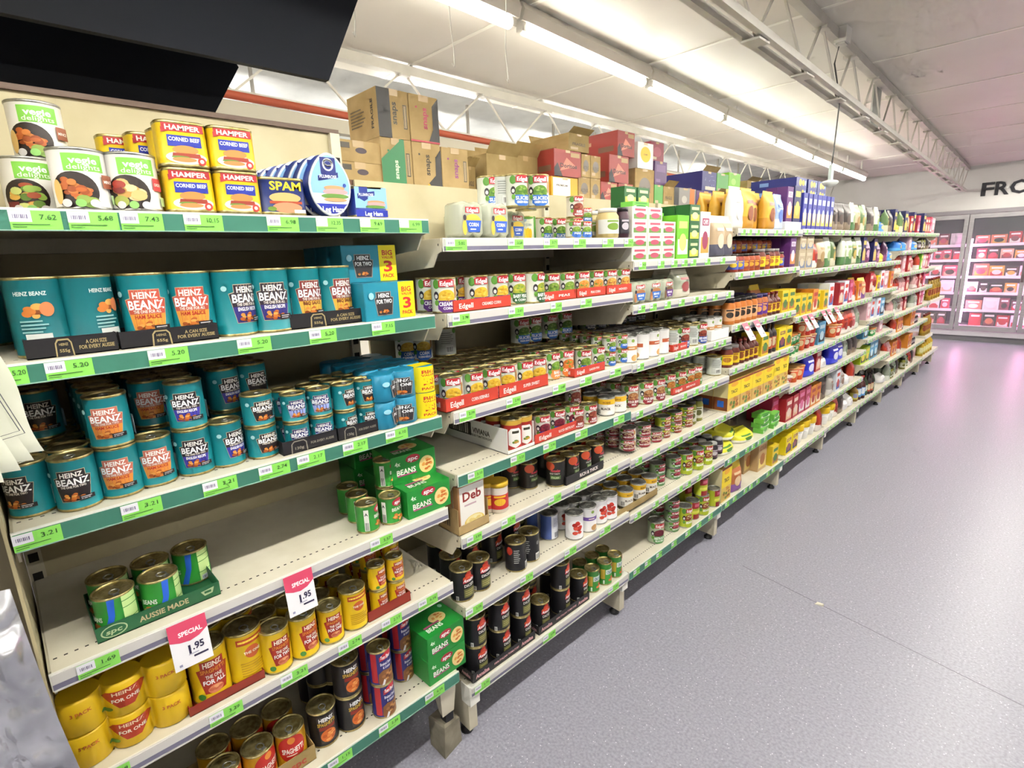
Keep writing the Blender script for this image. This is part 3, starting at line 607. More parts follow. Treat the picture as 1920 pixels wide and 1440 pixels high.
can('yl', .0255, .073, 'e8c21c', heinz_yel('LITTLE'), 'tiny yellow can, red label', 'spaghetti_can')
can('yb', .036, .112, 'e8c21c', yel_back, 'yellow can, back showing', 'spaghetti_can')
can('ybt', .041, .131, 'e8c21c', yel_back, 'tall yellow can, back showing', 'spaghetti_can')
can('sp', .0385, .108, '1d1b1e', spag, 'black spaghetti can, orange picture', 'spaghetti_can')
can('ss', .0385, .108, 'd9a31c', spag_spc, 'gold and red spaghetti can', 'spaghetti_can')
can('tp', .0335, .108, '2f2f78', piper, 'navy braised steak can', 'stew_can')
CORN = ['e8c03a','f0d060','d9a828']
PEA = ['7a9a3a','5f8a2a','96b04a']
can('ec', .0365, .098, 'e4e6d8', edgell('5a2a7a', CORN, 'CREAMED', 'CORN'), 'creamed corn can with purple band', 'corn_can', n=20)
can('epc', .0365, .098, 'e4e6d8', edgell('2f5a34', ['a8b03a','c8c04a','7a9a3a'], 'BABY PEAS', '& CORN'), 'dark green-band pea corn can', 'vegetable_can', n=20)
can('epe', .033, .09, 'e4e6d8', edgell('6fae3a', PEA, 'PEAS', 'CARROT'), 'green-band vegetable can', 'vegetable_can', n=20)
can('eor', .033, .09, 'e4e6d8', edgell('e07a3a', ['d9a04a','7a9a3a','e8802a'], 'PEAS', '& CORN'), 'orange-band vegetable can', 'vegetable_can', n=20)
can('ere', .033, .09, 'e4e6d8', edgell('c8382e', ['d9a04a','b86a3a','e0c060'], 'MIXED', 'VEG'), 'red-band vegetable can', 'vegetable_can', n=20)
can('eco', .0365, .098, 'e4e6d8', edgell('2f6ac0', CORN, 'CORN', 'KERNELS'), 'corn kernel can with blue band', 'corn_can', n=20)
can('esw', .0365, .098, 'e4e6d8', edgell('1f2238', CORN, 'SUPER SWEET', 'CORN'), 'sweet corn can with black band', 'corn_can', n=20)
can('ecr', .0365, .098, 'e4e6d8', edgell('e08a4a', ['7aa03a','5f9a4a','8ab04a'], 'BABY', 'PEAS'), 'baby peas can, orange band', 'vegetable_can', n=20)
can('eca', .0365, .098, 'e8e2d0', edgell('d9762e', ['d9762e','e8904a','7a9a3a'], 'CARROTS'), 'carrot can with orange picture', 'vegetable_can', n=20)
can('ega', .033, .09, 'e4e6d8', edgell('3a5ac0', PEA, 'GARDEN', 'PEAS'), 'garden peas can with blue band', 'vegetable_can', n=20)
can('egs', .027, .056, 'e4e6d8', edgell('3a6ac0', PEA, 'PEAS'), 'small blue-band peas can', 'vegetable_can', n=16)
can('egb', .038, .1, 'e4e6d8', edgell('2f6ac0', ['5f8a2a','4a7a2a','86a84a'], 'SLICED', 'GREEN BEANS'), 'green beans can with blue band', 'vegetable_can', n=20)
can('ebk', .038, .1, 'd9dcd2', ed_back, 'vegetable can, grey back showing', 'vegetable_can', n=20)
can('ebt', .034, .09, 'e4e2d8', edgell('3a4ab0', ['7a1f34','8f2a3e','5f1828'], 'BEET', 'ROOT'), 'beetroot can with blue band', 'beetroot_can', n=20)
can('eki', .032, .075, 'e4ded0', edgell('9a3a34', ['8a3a2a','b06a4a','a04a3a'], 'RED', 'KIDNEY'), 'kidney bean can with red band', 'bean_can', n=18)
can('ekl', .0375, .098, 'dfe0d2', edgell('8a2430', ['b07a4a','8a4a34','c89a6a'], 'FOUR BEAN', 'MIX'), 'four bean can, red band', 'bean_can', n=18)
can('ekb', .0375, .098, 'dfe0d2', edgell('2f4a9a', ['8a3a2a','6a2420','a04a3a'], 'RED KIDNEY', 'BEANS'), 'kidney bean can with blue band', 'bean_can', n=18)
can('ekd', .0375, .098, '9aa28a', edgell('3a4a5a', ['7a3a2a','6a2a20'], 'RED KIDNEY', 'BEANS'), 'kidney bean can with slate band', 'bean_can', n=18)
can('ego', .035, .095, 'cfe0c0', edgell('5f8f4a', ['b06a2a','c98a3a'], 'BEANS'), 'bean can with green band', 'bean_can', n=18)
can('epu', .0375, .098, 'd9d2d4', edgell('7a5a8a', ['6a2a34','8a3a44'], 'BEETROOT'), 'beetroot can with mauve band', 'beetroot_can', n=18)
can('esb', .037, .05, 'e2dccb', edgell('8a2a34', ['7a2430','c8b08a'], 'BEETROOT'), 'short white beetroot can', 'beetroot_can', 'SILV', 16, False)
can('esy', .036, .05, 'c6cf3a', edgell('8a3a2a', ['9a4a2a','e0d8a0'], 'LENTILS'), 'short lime green can', 'bean_can', 'SILV', 16, False)
can('egt', .037, .055, 'a9c49a', edgell('5f8a5a', ['8a2a34','c8506a'], 'BEETROOT'), 'short pale green beetroot can', 'beetroot_can', 'SILV', 16, False)
can('egk', .04, .11, 'b9c8a8', edgell('5f9a5a', ['6a1f30','7a2a3a'], 'BEETROOT', 'SLICED'), 'tall green beetroot can', 'beetroot_can', 'SILV', 18, False)
can('eyg', .037, .11, 'c6d23a', edgell('b0c02a', ['9a4a2a','d0c890'], 'BEANS'), 'lime green can with white top', 'bean_can', 'SILV', 18, False)
can('eyr', .036, .1, 'b8c22e', bands(('9a2a2a',-.5,1.0,.62,.95), ('c8607a',-.1,.8,.72,.88), ('8a2424',-.3,1.0,.04,.3), ('dfe05a',-.5,1.0,.36,.5)), 'lime and maroon can', 'bean_can', 'SILV', 18, False)
can('an', .0385, .108, '17161a', anna('DICED'), 'black can with red tomatoes', 'tomato_can', n=20)
can('anb', .0385, .108, '17161a', anna_back, 'black tomato can, back showing', 'tomato_can', n=20)
can('and', .0365, .1, '1e1c18', annadark, 'dark tomato can, green panel', 'tomato_can', n=20)
can('cru', .032, .1, '3f8f38', crush, 'green crushed tomato can', 'tomato_can', n=20)
can('tw', .036, .105, 'f0eeee', tomwhite, 'white can, red tomato picture', 'tomato_can', 'SILV', 20)
can('bw', .036, .105, 'e4e6ee', bluewhite, 'white and blue tomato can', 'tomato_can', 'SILV', 20)
can('lw', .036, .105, 'f0eeec', logowhite('6a4a9a'), 'white tomato can with violet band', 'tomato_can', 'SILV', 20)
can('ow', .0375, .11, 'f2f0ec', logowhite('c98a4a'), 'white chickpea can with tan band', 'bean_can', 'SILV', 20)
can('rw', .0375, .11, 'f2f0ec', logowhite('c0603a'), 'white lentil can with rust band', 'bean_can', 'SILV', 20)
can('yw', .036, .075, 'f0ece4', yelwhite, 'short white can with yellow band', 'bean_can', 'SILV', 20, False)
can('vv', .0365, .108, 'b02a20', vivi, 'red tomato can with white crest', 'tomato_can', n=20)
can('bc', .036, .1, 'e8ead8', bands(('4f9a3a',.9,1.6,0,.98), ('4f9a3a',-1.6,-.95,0,.98)), 'baby corn can with yellow cobs', 'corn_can', n=20)
def babycorn(D, R, H):
    D.text('7a8a9a', 'BABY CORN', 0, .66*H, .09*H, 1.3*R); D.ell('9fb8d0', -.2*R, .85*H, .3*R, .08*H); D.ell(LEAF, .3*R, .92*H, .6*R, .05*H)
    for i in range(5): D.ell(['f2d02a','e8bc1a','f6de50'][i % 3], (-.5+.24*i)*R, (.32+.03*(i % 2))*H, .22*R, .2*H)
    D.rect('4f9a3a', 1.0*R, 1.5*R, 0, .98*H); D.ell('8ab04a', 0, .06*H, .9*R, .05*H)
PROD['bc']['art'] = babycorn
# far, small cans and tubs without print detail
can('dk', .0375, .1, '23211f', None, 'dark can in shade', 'food_can', n=12, tab=False)
# ---- boxes: w along the shelf, d into it, h
def bx(key, w, d, h, col, art, desc, name='carton', cat='box', sideart=None, topart=None, faces=None): P(key, 'box', name, cat, desc, w=w, d=d, h=h, col=col, art=art, sideart=sideart, topart=topart, faces=faces)
def hampA(D, w, h):
    D.rect('a8242a', -.44*w, .44*w, .76*h, .93*h); D.poly('a8242a', [(-.46*w,.72*h), (-.3*w,.76*h), (-.46*w,.84*h)]); D.text('f6efe2', 'HAMPER', 0, .845*h, .11*h, .74*w); D.rect('1f2f9a', -.36*w, .36*w, .44*h, .68*h); D.text('e8ecf4', 'CORNED BEEF', 0, .6*h, .085*h, .66*w)
    D.ell('dcd8d0', 0, .2*h, .44*w, .14*h); D.ell('d08a48', 0, .37*h, .28*w, .1*h); D.poly('9a3a2a', [(-.3*w,.22*h), (-.28*w,.3*h), (.3*w,.3*h), (.32*w,.2*h)]); D.ell('6a8a3a', -.12*w, .21*h, .2*w, .03*h); D.ell('d98a50', -.05*w, .16*h, .26*w, .05*h); D.ell('c83a34', .32*w, .14*h, .09*w, .09*h); D.ell('f0e0d0', .32*w, .14*h, .045*w, .045*h)
bx('hamper', .084, .056, .081, 'e8c41a', hampA, 'yellow corned beef tin', 'corned_beef_tin', 'tin')
def spamA(D, w, h):
    D.text('f4d42a', 'SPAM', .05*w, .78*h, .23*h, .72*w); D.ell('d9b070', .02*w, .46*h, .36*w, .14*h); D.rect('b0482a', -.34*w, .4*w, .3*h, .37*h); D.ell('d0906a', .05*w, .2*h, .34*w, .14*h); D.ell('6d8a30', -.3*w, .16*h, .1*w, .06*h); D.rect('e8e0d8', .2*w, .46*w, .06*h, .15*h)
bx('spam', .098, .056, .076, '1a2a66', spamA, 'navy luncheon meat tin', 'luncheon_meat_tin', 'tin')
def plumS(D, w, h):
    D.rect('8fbfe6', -.5*w, .5*w, .3*h, .98*h); D.poly('1a2f80', [(-.36*w,.98*h), (-.1*w,.98*h), (-.1*w,.6*h), (-.22*w,.52*h), (-.36*w,.6*h)]); D.poly('1a2f80', [(-.42*w,.6*h), (.12*w,.72*h), (.12*w,.86*h), (-.42*w,.76*h)]); D.text('e8ecf4', 'PLUMROSE', -.15*w, .735*h, .09*h, .46*w); D.ell('c8986a', .15*w, .5*h, .28*w, .06*h); D.ell('e0a0a0', .15*w, .43*h, .3*w, .07*h); D.ell('5f8a3a', .12*w, .35*h, .32*w, .05*h); D.rect('1f2fa0', -.5*w, .5*w, .02*h, .24*h); D.text('ffffff', 'Leg Ham', .05*w, .13*h, .14*h, .56*w)
bx('plums', .088, .056, .07, '2a3f9a', plumS, 'small blue leg ham tin', 'ham_tin', 'tin')
def for3(word):
    def art(D, w, h):
        D.rect('f2dc12', .17*w, .5*w, .005*h, .995*h); u = .335*w; D.text('c8402a', 'BIG', u, .79*h, .14*h, .2*w); D.text('c8402a', 'VALUE', u, .66*h, .07*h, .22*w); D.text('c8302a', '3', u, .42*h, .3*h, .17*w); D.text('c8402a', 'PACK', u, .15*h, .1*h, .22*w)
        k = -.12*w; D.poly('8a8a88', [(k-.17*w,.76*h), (k+.13*w,.76*h), (k+.13*w,.62*h), (k+.18*w,.6*h), (k+.14*w,.12*h), (k-.16*w,.12*h), (k-.2*w,.6*h), (k-.17*w,.62*h)]); D.poly('2b2729', [(k-.155*w,.74*h), (k+.115*w,.74*h), (k+.115*w,.6*h), (k+.165*w,.58*h), (k+.125*w,.14*h), (k-.145*w,.14*h), (k-.185*w,.58*h), (k-.155*w,.6*h)])
        D.text('ffffff', 'HEINZ', k-.01*w, .66*h, .11*h, .22*w); D.text('ffffff', 'FOR '+word, k-.01*w, .5*h, .11*h, .3*w); D.blobs(BEAN, k-.03*w, .22*h, .1*w, .05*h, 10, .022*w); D.ell('9fd8e8', -.38*w, .66*h, .05*w, .09*h)
    return art
bx('f2', .15, .075, .092, '1a86a0', for3('TWO'), 'teal and yellow carton three-pack', 'multipack', 'multipack')
P('f1', 'wrap3', 'multipack', 'multipack', 'teal and yellow wrapped three-pack', R=.033, H=.072, n3=3, col='1a82a6', art=for3('ONE'), end='f2dc12')
def y3(D, w, h):
    D.poly('b03a1e', [(-.14*w,.82*h), (.14*w,.82*h), (.17*w,.7*h), (.06*w,.3*h), (-.06*w,.3*h), (-.17*w,.7*h)]); D.text('e8d0b0', 'HEINZ', 0, .74*h, .1*h, .2*w); D.text('f4ead8', 'FOR ONE', 0, .54*h, .1*h, .22*w); D.ell('4f7a2a', -.15*w, .3*h, .04*w, .06*h); D.text('c0602a', '3 PACK', -.33*w, .68*h, .1*h, .16*w); D.text('c0602a', '3 PACK', .33*w, .68*h, .1*h, .16*w)
P('y3', 'wrap3', 'multipack', 'multipack', 'yellow wrapped three-pack', R=.036, H=.075, n3=3, col='e2ba18', art=y3, end=None)
def spc4(D, w, h):
    D.text('e8f4e0', '4x', -.36*w, .72*h, .16*h, .12*w); D.ell('b02a3a', -.02*w, .8*h, .16*w, .15*h); D.text('ffffff', 'spc', -.02*w, .81*h, .16*h, .22*w, slant=.2); D.text('f4f4ea', 'BEANS', -.18*w, .4*h, .2*h, .42*w); D.rect('b04a7a', -.38*w, .05*w, .24*h, .29*h); D.ell('f2d890', .28*w, .45*h, .17*w, .32*h); D.blobs(['d9803a','e8a050','c86a28'], .28*w, .45*h, .11*w, .2*h, 12, .035*w)
def spc4t(D, w, h): D.ell('f2d890', .1*w, 0, .2*w, .2*h); D.blobs(['d9803a','e8a050'], .1*w, 0, .14*w, .13*h, 10, .035*w); D.text('e8f4e0', 'BEANS', -.15*w, -.28*h, .14*h, .4*w); D.rect('b04a7a', -.35*w, .05*w, -.18*h, -.12*h); D.ell('bfe8d8', .38*w, .3*h, .05*w, .07*h)
bx('s4', .145, .125, .082, '1f8a34', spc4, 'green four pack box of beans', 'beans_multipack', 'box', topart=spc4t)
def deb(D, w, h): D.rect('f0ece4', -.46*w, .46*w, .02*h, .98*h); D.text('8a2a24', 'Deb', 0, .76*h, .2*h, .7*w); D.lines('c8a8b0', -.3*w, .3*w, .52*h, .6*h, 1); D.ell('e8c860', .05*w, .16*h, .38*w, .15*h); D.ell('f2e0a0', .05*w, .19*h, .32*w, .11*h); D.blobs(['f4e8b4','e8d080'], .05*w, .2*h, .2*w, .06*h, 8, .07*w)
bx('deb', .105, .03, .15, 'b8875a', deb, 'white mashed potato packet', 'potato_packet', 'packet')
def taco(D, w, h): D.rect('f4d81a', -.5*w, .5*w, .42*h, .98*h); D.rect('8a2f1c', -.5*w, .5*w, .94*h, 1.0*h); D.ell('f0b02a', 0, .86*h, .28*w, .08*h); D.text('4a2a14', 'TACO', 0, .62*h, .12*h, .5*w); D.blobs(['c98a3a','a8642a','e0b060','6a8a3a'], 0, .22*h, .36*w, .16*h, 14, .09*w)
bx('taco', .155, .08, .16, 'd8b060', taco, 'yellow taco kit box', 'taco_box', 'box', sideart=lambda D, w, h: (D.rect('e8d9a0', -.5*w, .5*w, .45*h, .98*h), D.rect('8a4a24', -.5*w, .5*w, .02*h, .45*h), D.rect('2a6ad0', -.2*w, .25*w, .12*h, .34*h)))
bx('tacot', .12, .07, .2, 'e0c060', taco, 'tall yellow taco shell box', 'taco_box', 'box', sideart=lambda D, w, h: D.rect('efe4b8', -.5*w, .5*w, .02*h, .98*h))
def snaps(c, up, flip=1):
    def art(D, w, h):
        D.text(c, 'snaps', 0, .52*h, .17*w, .46*h, rot=flip*1.5708); D.rect(c, -.26*w*flip-.03*w, -.26*w*flip+.03*w, .72*h, .76*h); D.rect('3a3428', .3*w, .42*w, .22*h, .72*h); D.bars('c9b088', .31*w, .41*w, .24*h, .7*h, 3)
        if up == 'black': D.poly('2a2622', [(-.5*w,0), (-.5*w,h*.998), (-.1*w,h*.998), (-.25*w,.8*h), (-.3*w,.3*h), (-.1*w,.12*h), (-.1*w,0)])
        if up == 'green': D.poly('2f7a4a', [(-.5*w,.0), (-.5*w,.55*h), (.1*w,.95*h), (.1*w,.998*h), (.26*w,.998*h), (.26*w,0)]); D.text('cfe0c4', 'snaps', -.05*w, .35*h, .14*w, .4*h, rot=1.5708)
        if up == 'gold': D.poly('2a2622', [(.5*w,0), (.5*w,h*.9), (.3*w,.7*h), (.28*w,.3*h), (0,.1*h), (0,0)]); D.poly('d9a82a', [(-.1*w,0), (.02*w,.12*h), (.15*w,0)])
        if up == 'red': D.poly('2a2622', [(.5*w,0), (.5*w,h*.99), (.28*w,.8*h), (.28*w,.3*h), (.1*w,0)]); D.rect('b8404a', -.5*w, .5*w, .0, .04*h)
    return art
KS = lambda D, w, h: (D.text('3a3226', 'FRAGILE', .32*w, .5*h, .1*h, .6*h, rot=1.5708), D.lines('6a5a40', -.4*w, .1*w, .3*h, .7*h, 6))
bx('sn_g', .125, .25, .155, 'KRAFT2', snaps('3f7a4a','green'), 'kraft carton with green panel', 'cardboard_carton', 'carton')
bx('sn_y', .125, .25, .155, 'KRAFT2', snaps('3a3020','gold'), 'kraft carton with gold corner', 'cardboard_carton', 'carton', sideart=KS)
bx('sn_p', .128, .25, .15, 'KRAFT2', snaps('8a3a7a',''), 'kraft carton with purple lettering', 'cardboard_carton', 'carton', sideart=KS)
bx('sn_b', .125, .2, .155, 'KRAFT2', snaps('3a3428','black'), 'kraft carton with black notched edge', 'cardboard_carton', 'carton', sideart=KS)
bx('sn_r', .125, .2, .155, 'KRAFT2', snaps('b03a5a','red'), 'kraft carton with red lettering', 'cardboard_carton', 'carton', sideart=KS)
TRH = lambda D, w, h: (D.ell('3a2a34', .05*w, .55*h, .12*w, .14*h), D.rect('4a4438', -.44*w, -.18*w, .62*h, .88*h))
bx('tray_k', .175, .3, .066, 'KRAFT2', TRH, 'low kraft produce carton with hand hole', 'cardboard_carton', 'carton')
def plainbox(c2, word='', wc='4a3a2a', logo=None):
    def art(D, w, h):
        if c2: D.rect(c2, -.38*w, .38*w, .55*h, .85*h)
        if logo: D.ell(logo, 0, .5*h, .3*w, .26*h)
        if word: D.text(wc, word, 0, .42*h, .16*h, .62*w)
        D.rect('c9b090' if not c2 else c2, -.4*w, -.05*w, .1*h, .24*h)
    return art
def dorit(D, w, h): D.poly('2a2226', [(-.5*w,0), (-.2*w,0), (-.38*w,.5*h), (-.5*w,.3*h)]); D.poly('d8806a', [(-.3*w,.2*h), (.3*w,.42*h), (-.05*w,.72*h)]); D.text('2a1e20', 'Doritos', .02*w, .42*h, .16*h, .62*w); D.rect('b09060', .1*w, .44*w, .76*h, .93*h)
bx('dr', .24, .26, .2, '9c3a33', dorit, 'red snack carton with triangle logo', 'cardboard_carton', 'carton', sideart=lambda D, w, h: (D.rect('c9a080', -.4*w, -.05*w, .55*h, .7*h), D.rect('7a5a48', .1*w, .42*w, .2*h, .42*h)))
bx('kb', .2, .22, .18, 'KRAFT', plainbox(None, 'FRAGILE'), 'plain kraft carton', 'cardboard_carton', 'carton', sideart=lambda D, w, h: D.rect('8a6f4a', -.35*w, .2*w, .15*h, .35*h))
bx('kc', .15, .22, .27, 'KRAFT2', plainbox(None, 'MULTIPACK', '5a4a3a', '7a7068'), 'tall kraft carton with grey logo', 'cardboard_carton', 'carton')
bx('wo', .17, .2, .24, 'f0eeea', lambda D, w, h: (D.ell('f0c21a', 0, .55*h, .32*w, .3*h, 14), D.text('8a5a10', 'CHIPS', 0, .55*h, .06*h, .25*w)), 'white carton with yellow circle', 'cardboard_carton', 'carton')
bx('mr', .18, .2, .22, '8a2a3a', plainbox(None, '', '', 'a8485a'), 'maroon carton', 'cardboard_carton', 'carton')
bx('pu', .18, .2, .2, '5a3a6a', plainbox('7a5a8a'), 'purple carton', 'cardboard_carton', 'carton')
bx('nv', .2, .38, .2, '26246a', lambda D, w, h: (D.blobs(['7a7ac0','b8b8e0'], 0, .55*h, .42*w, .35*h, 16, .02*w), D.rect('c8c0b0', -.3*w, .4*w, .06*h, .24*h)), 'navy speckled carton', 'cardboard_carton', 'carton', sideart=lambda D, w, h: D.rect('a89a90', -.4*w, .3*w, .1*h, .2*h))
bx('gbo', .2, .22, .2, '8a8680', lambda D, w, h: (D.rect('2a2624', -.5*w, -.3*w, 0, h), D.rect('d9762e', .2*w, .42*w, 0, h), D.ell('b8b4ac', -.05*w, .4*h, .12*w, .2*h)), 'grey black and orange carton', 'cardboard_carton', 'carton')
bx('gr', .13, .3, .22, '4f9a3f', plainbox(None), 'dark green carton', 'cardboard_carton', 'carton')
bx('lg', .15, .3, .24, '7cc22a', lambda D, w, h: (D.rect('f2f2ea', .1*w, .4*w, .06*h, .28*h), D.ell('a8e060', -.1*w, .6*h, .2*w, .15*h)), 'bright green carton', 'cardboard_carton', 'carton')
bx('yc', .2, .18, .15, 'e0a21c', lambda D, w, h: (D.rect('f2efe8', -.45*w, .2*w, .1*h, .95*h), D.text('5a4a3a', 'PREMIUM', -.12*w, .6*h, .1*h)), 'yellow carton with white flap', 'cardboard_carton', 'carton')
bx('bb', .3, .3, .14, '232a72', lambda D, w, h: (D.ell('e8c03a', -.12*w, .5*h, .13*w, .36*h), D.ell('e0b02a', .16*w, .5*h, .13*w, .3*h), D.rect('8ab0d8', .32*w, .42*w, .25*h, .75*h)), 'navy pasta outer carton', 'pasta_carton', 'carton', sideart=lambda D, w, h: D.rect('7a9ac8', -.3*w, -.1*w, .3*h, .7*h))
# generic colour boxes, bags, jars and bottles for the deeper bays
def gen_box(key, w, d, h, c, c2, c3, desc, word='', name='grocery_box'):
    bx(key, w, d, h, c, lambda D, w, h: (D.rect(c2, -.42*w, .42*w, .1*h, .45*h), D.ell(c3, 0, .38*h, .3*w, .2*h), D.rect(c3, -.35*w, .35*w, .7*h, .86*h), D.text(c, word, 0, .78*h, .1*h, .5*w) if word else None), desc, name, 'box')
gen_box('g_pur', .09, .06, .19, '5a2a6a', 'e08a3a', 'e8d8e8', 'purple and orange box', 'PASTA')
gen_box('g_nav', .11, .07, .2, '1f2356', 'c8a83a', 'd9c060', 'dark navy pasta box', '')
gen_box('g_blu', .075, .06, .21, '3a3f9a', 'e8c860', 'b8c0e8', 'blue pasta box', '')
gen_box('g_whi', .09, .06, .2, 'f0eef2', 'c9a04a', '9a3a5a', 'white box with red square', 'CHIPS')
gen_box('g_gre', .1, .07, .18, '6fbf2a', 'f0f2e0', 'e8d87a', 'green and white rice box', '')
gen_box('g_dgr', .09, .07, .075, '1f5a2a', 'e0d84a', 'c8d8a0', 'dark green tin box', '')
gen_box('g_bei', .12, .08, .12, 'b9a888', '6a7a9a', 'cfc4a8', 'beige box with blue mark', '')
gen_box('g_red', .11, .07, .16, 'a8242a', 'e0b08a', 'e8d0c0', 'red grocery box', '')
gen_box('g_mag', .11, .08, .17, 'b02a4a', 'e8e0e0', 'd8709a', 'crimson box with white panel', '')
gen_box('g_wbl', .11, .07, .17, 'e8ecf4', '3a5ab0', 'c8402a', 'white and blue box', '')
gen_box('g_yel', .1, .06, .13, 'e8c82a', 'b06a2a', '4a7a3a', 'yellow seasoning box', '')
gen_box('g_ylb', .11, .09, .13, 'f0d816', '2a2a4a', '8a4a5a', 'bright yellow and navy box', 'MEAL')
gen_box('g_ora', .1, .08, .15, 'd9862a', 'f0e0c0', 'b03a2a', 'orange box', '')
gen_box('g_stk', .105, .075, .05, 'e6e2d6', '6f9a4a', 'c0506a', 'small white snack pack', '')
gen_box('g_tan', .13, .06, .19, 'c0a070', 'e8d07a', 'a86a3a', 'tan kit box', 'KIT')
gen_box('g_grn', .12, .06, .03, '6fbf4a', 'e8f0d8', '3a8a3a', 'flat green packet', '')
gen_box('g_pnk', .14, .09, .16, 'd8b0b8', 'c87a8a', 'f0e4e4', 'pale pink box', '')
gen_box('g_trw', .2, .08, .045, 'f2f0ee', 'dedad6', 'e8e6e4', 'white display tray', '')
gen_box('g_sky', .13, .08, .16, '5aa0c8', '1a1a20', 'c8e0ea', 'black and sky blue carton', '')
gen_box('g_lim', .13, .08, .14, 'b8d82a', '3a3a2a', 'e0c83a', 'lime and brown box', '')
def bag(key, w, d, h, c, c2, c3, desc, top=None, name='pouch', film=False): P(key, 'bag', name, 'bag', desc, w=w, d=d, h=h, c=c, c2=c2, c3=c3, top=top or c, film=film)
bag('a_pas', .13, .07, .2, 'd9a83a', 'c08a2a', '8a4a2a', 'golden pasta bag')
bag('a_wht', .14, .06, .2, 'f2efe8', 'e4e0d8', 'd8d2c8', 'white folded bag')
bag('a_blu', .11, .06, .19, '9ab0e0', 'c8d4f0', '5a7ac8', 'pale blue pasta bag')
bag('a_qui', .13, .07, .19, 'b9a080', '4a4a5a', 'd9c8b0', 'quinoa bag with slate base', 'e8e0d8')
bag('a_grn', .14, .08, .2, '7cd02a', 'f0f2ec', 'c8a050', 'lime topped snack bag', '8ae02a')
bag('a_cor', .13, .08, .14, 'e4e0cc', 'd8d2c0', '9a4a4a', 'clear bag of dried beans', film=True)
bag('a_red', .12, .07, .17, 'b83a22', 'f0e8e0', '8a1f1a', 'red noodle packet')
bag('a_org', .13, .07, .17, 'c87a4a', '8a5aa0', 'e8c89a', 'orange and violet pouch', 'e0c02a')
bag('a_drk', .12, .07, .19, '3a3230', '8a7a68', '5a4a44', 'dark brown pouch')
bag('a_sil', .12, .07, .18, '9aa090', 'dfe2d8', '5f7a5a', 'sage green and white pouch')
bag('a_gr2', .12, .07, .19, '5f7a4a', 'd8d4b8', 'b8a050', 'olive green pouch')
bag('a_brn', .12, .07, .19, 'c9b898', '7a5a3a', 'a88a5a', 'cream and brown pouch')
bag('a_wgr', .11, .06, .2, 'e8ead8', '4f7a4a', '9ab07a', 'white and green slim pouch')
bag('a_vio', .12, .07, .18, '4a1f4a', '7a3a6a', 'c8a0b8', 'deep violet pouch')
bag('a_blue', .17, .09, .17, '1f22b8', '3a44d8', 'e0e0f4', 'royal blue sack')
bag('a_skb', .2, .12, .1, '2f7fd8', '5aa8e8', 'd8c890', 'bright blue crumpled bag')
bag('a_yel', .15, .1, .09, 'e8d42a', 'f2e87a', 'c8a82a', 'yellow crumpled bag')
bag('a_tor', .2, .2, .06, 'e8e23a', 'f4f2e4', '4f8a2a', 'flat yellow tortilla packet')
bag('a_grey', .14, .08, .15, 'b0aaa4', 'e0dcd8', '8a6a5a', 'grey flour bag')
bag('a_wh2', .15, .14, .09, 'f4f2f2', 'e8e6ea', 'd8d4d8', 'plump white sugar bag')
bag('a_pnk', .13, .07, .16, 'd8a8a8', 'f0dcd8', 'b05a5a', 'pink snack pouch')
def jar(key, R, H, c, lidc, lab, lab2, desc, name='sauce_jar', neck=.8, shape='jar'): P(key, 'jar', name, 'jar' if shape == 'jar' else 'bottle', desc, R=R, H=H, c=c, lidc=lidc, lab=lab, lab2=lab2, neck=neck, shape=shape)
jar('j_kraut', .042, .105, 'c9b47a', 'e8e4d8', 'd8d8d4', '7a9a3a', 'glass jar of pale sauerkraut', 'sauerkraut_jar')
jar('j_dark', .025, .11, '3a1a2a', '1f1a20', '24202a', 'c8c0c8', 'slim dark purple jar', 'relish_jar')
jar('j_oliv', .028, .12, '7a7a2a', '2a2822', 'c8c8b8', '5a5a2a', 'tall jar of green olives', 'olive_jar')
jar('j_red', .032, .09, '8a2a1a', '3a2a24', '4a5ab0', 'e8c03a', 'small jar with blue label', 'sauce_jar')
jar('j_cur', .032, .09, 'a8481c', '2a1f1c', '8a3a20', 'e8a83a', 'small curry jar', 'sauce_jar')
jar('j_ora', .033, .13, 'c8742a', '16120f', 'e0a878', '2a2420', 'orange sauce jar', 'sauce_jar')
jar('j_pur', .033, .13, 'b86a3a', '2a1f5a', '5a2a86', 'e0a060', 'purple labelled sauce jar', 'sauce_jar')
jar('j_yel', .038, .11, '6a2418', '8a8480', 'f0d01a', 'b0702a', 'salsa jar with yellow label', 'salsa_jar')
jar('j_bla', .03, .09, '1f1820', 'b8b8b4', '5a3a4a', 'c8c0c8', 'dark jam jar with silver lid', 'jam_jar')
jar('o_brn', .028, .13, '5a1a10', '7a2416', 'e8c41a', '8a4a20', 'brown bottle with yellow label', 'sauce_bottle', .35, 'bottle')
jar('o_drk', .026, .2, '241416', '16120f', 'b8502a', 'd8c8a0', 'dark wine-coloured bottle', 'sauce_bottle', .35, 'bottle')
jar('o_grn', .027, .2, '2a3a1f', '16120f', '2f6a3a', 'e0e0d0', 'dark green bottle', 'sauce_bottle', .35, 'bottle')
jar('o_blu', .032, .21, '4a1f1c', 'c8302a', '5a9ad8', 'e8eef4', 'bottle with sky blue label', 'sauce_bottle', .4, 'bottle')
jar('o_yel', .036, .15, '8a6a2a', '1c1a18', 'c8c04a', '8a8ab0', 'brown bottle with yellow label', 'sauce_bottle', .5, 'bottle')
jar('o_oil', .04, .25, 'c8a21c', 'd8b02a', 'd8cc6a', 'e8e4b0', 'golden cooking oil bottle', 'oil_bottle', .4, 'bottle')
jar('o_oib', .034, .26, '9a7a1c', '7a2a1c', 'b8902a', '8a3a2a', 'amber oil bottle', 'oil_bottle', .4, 'bottle')
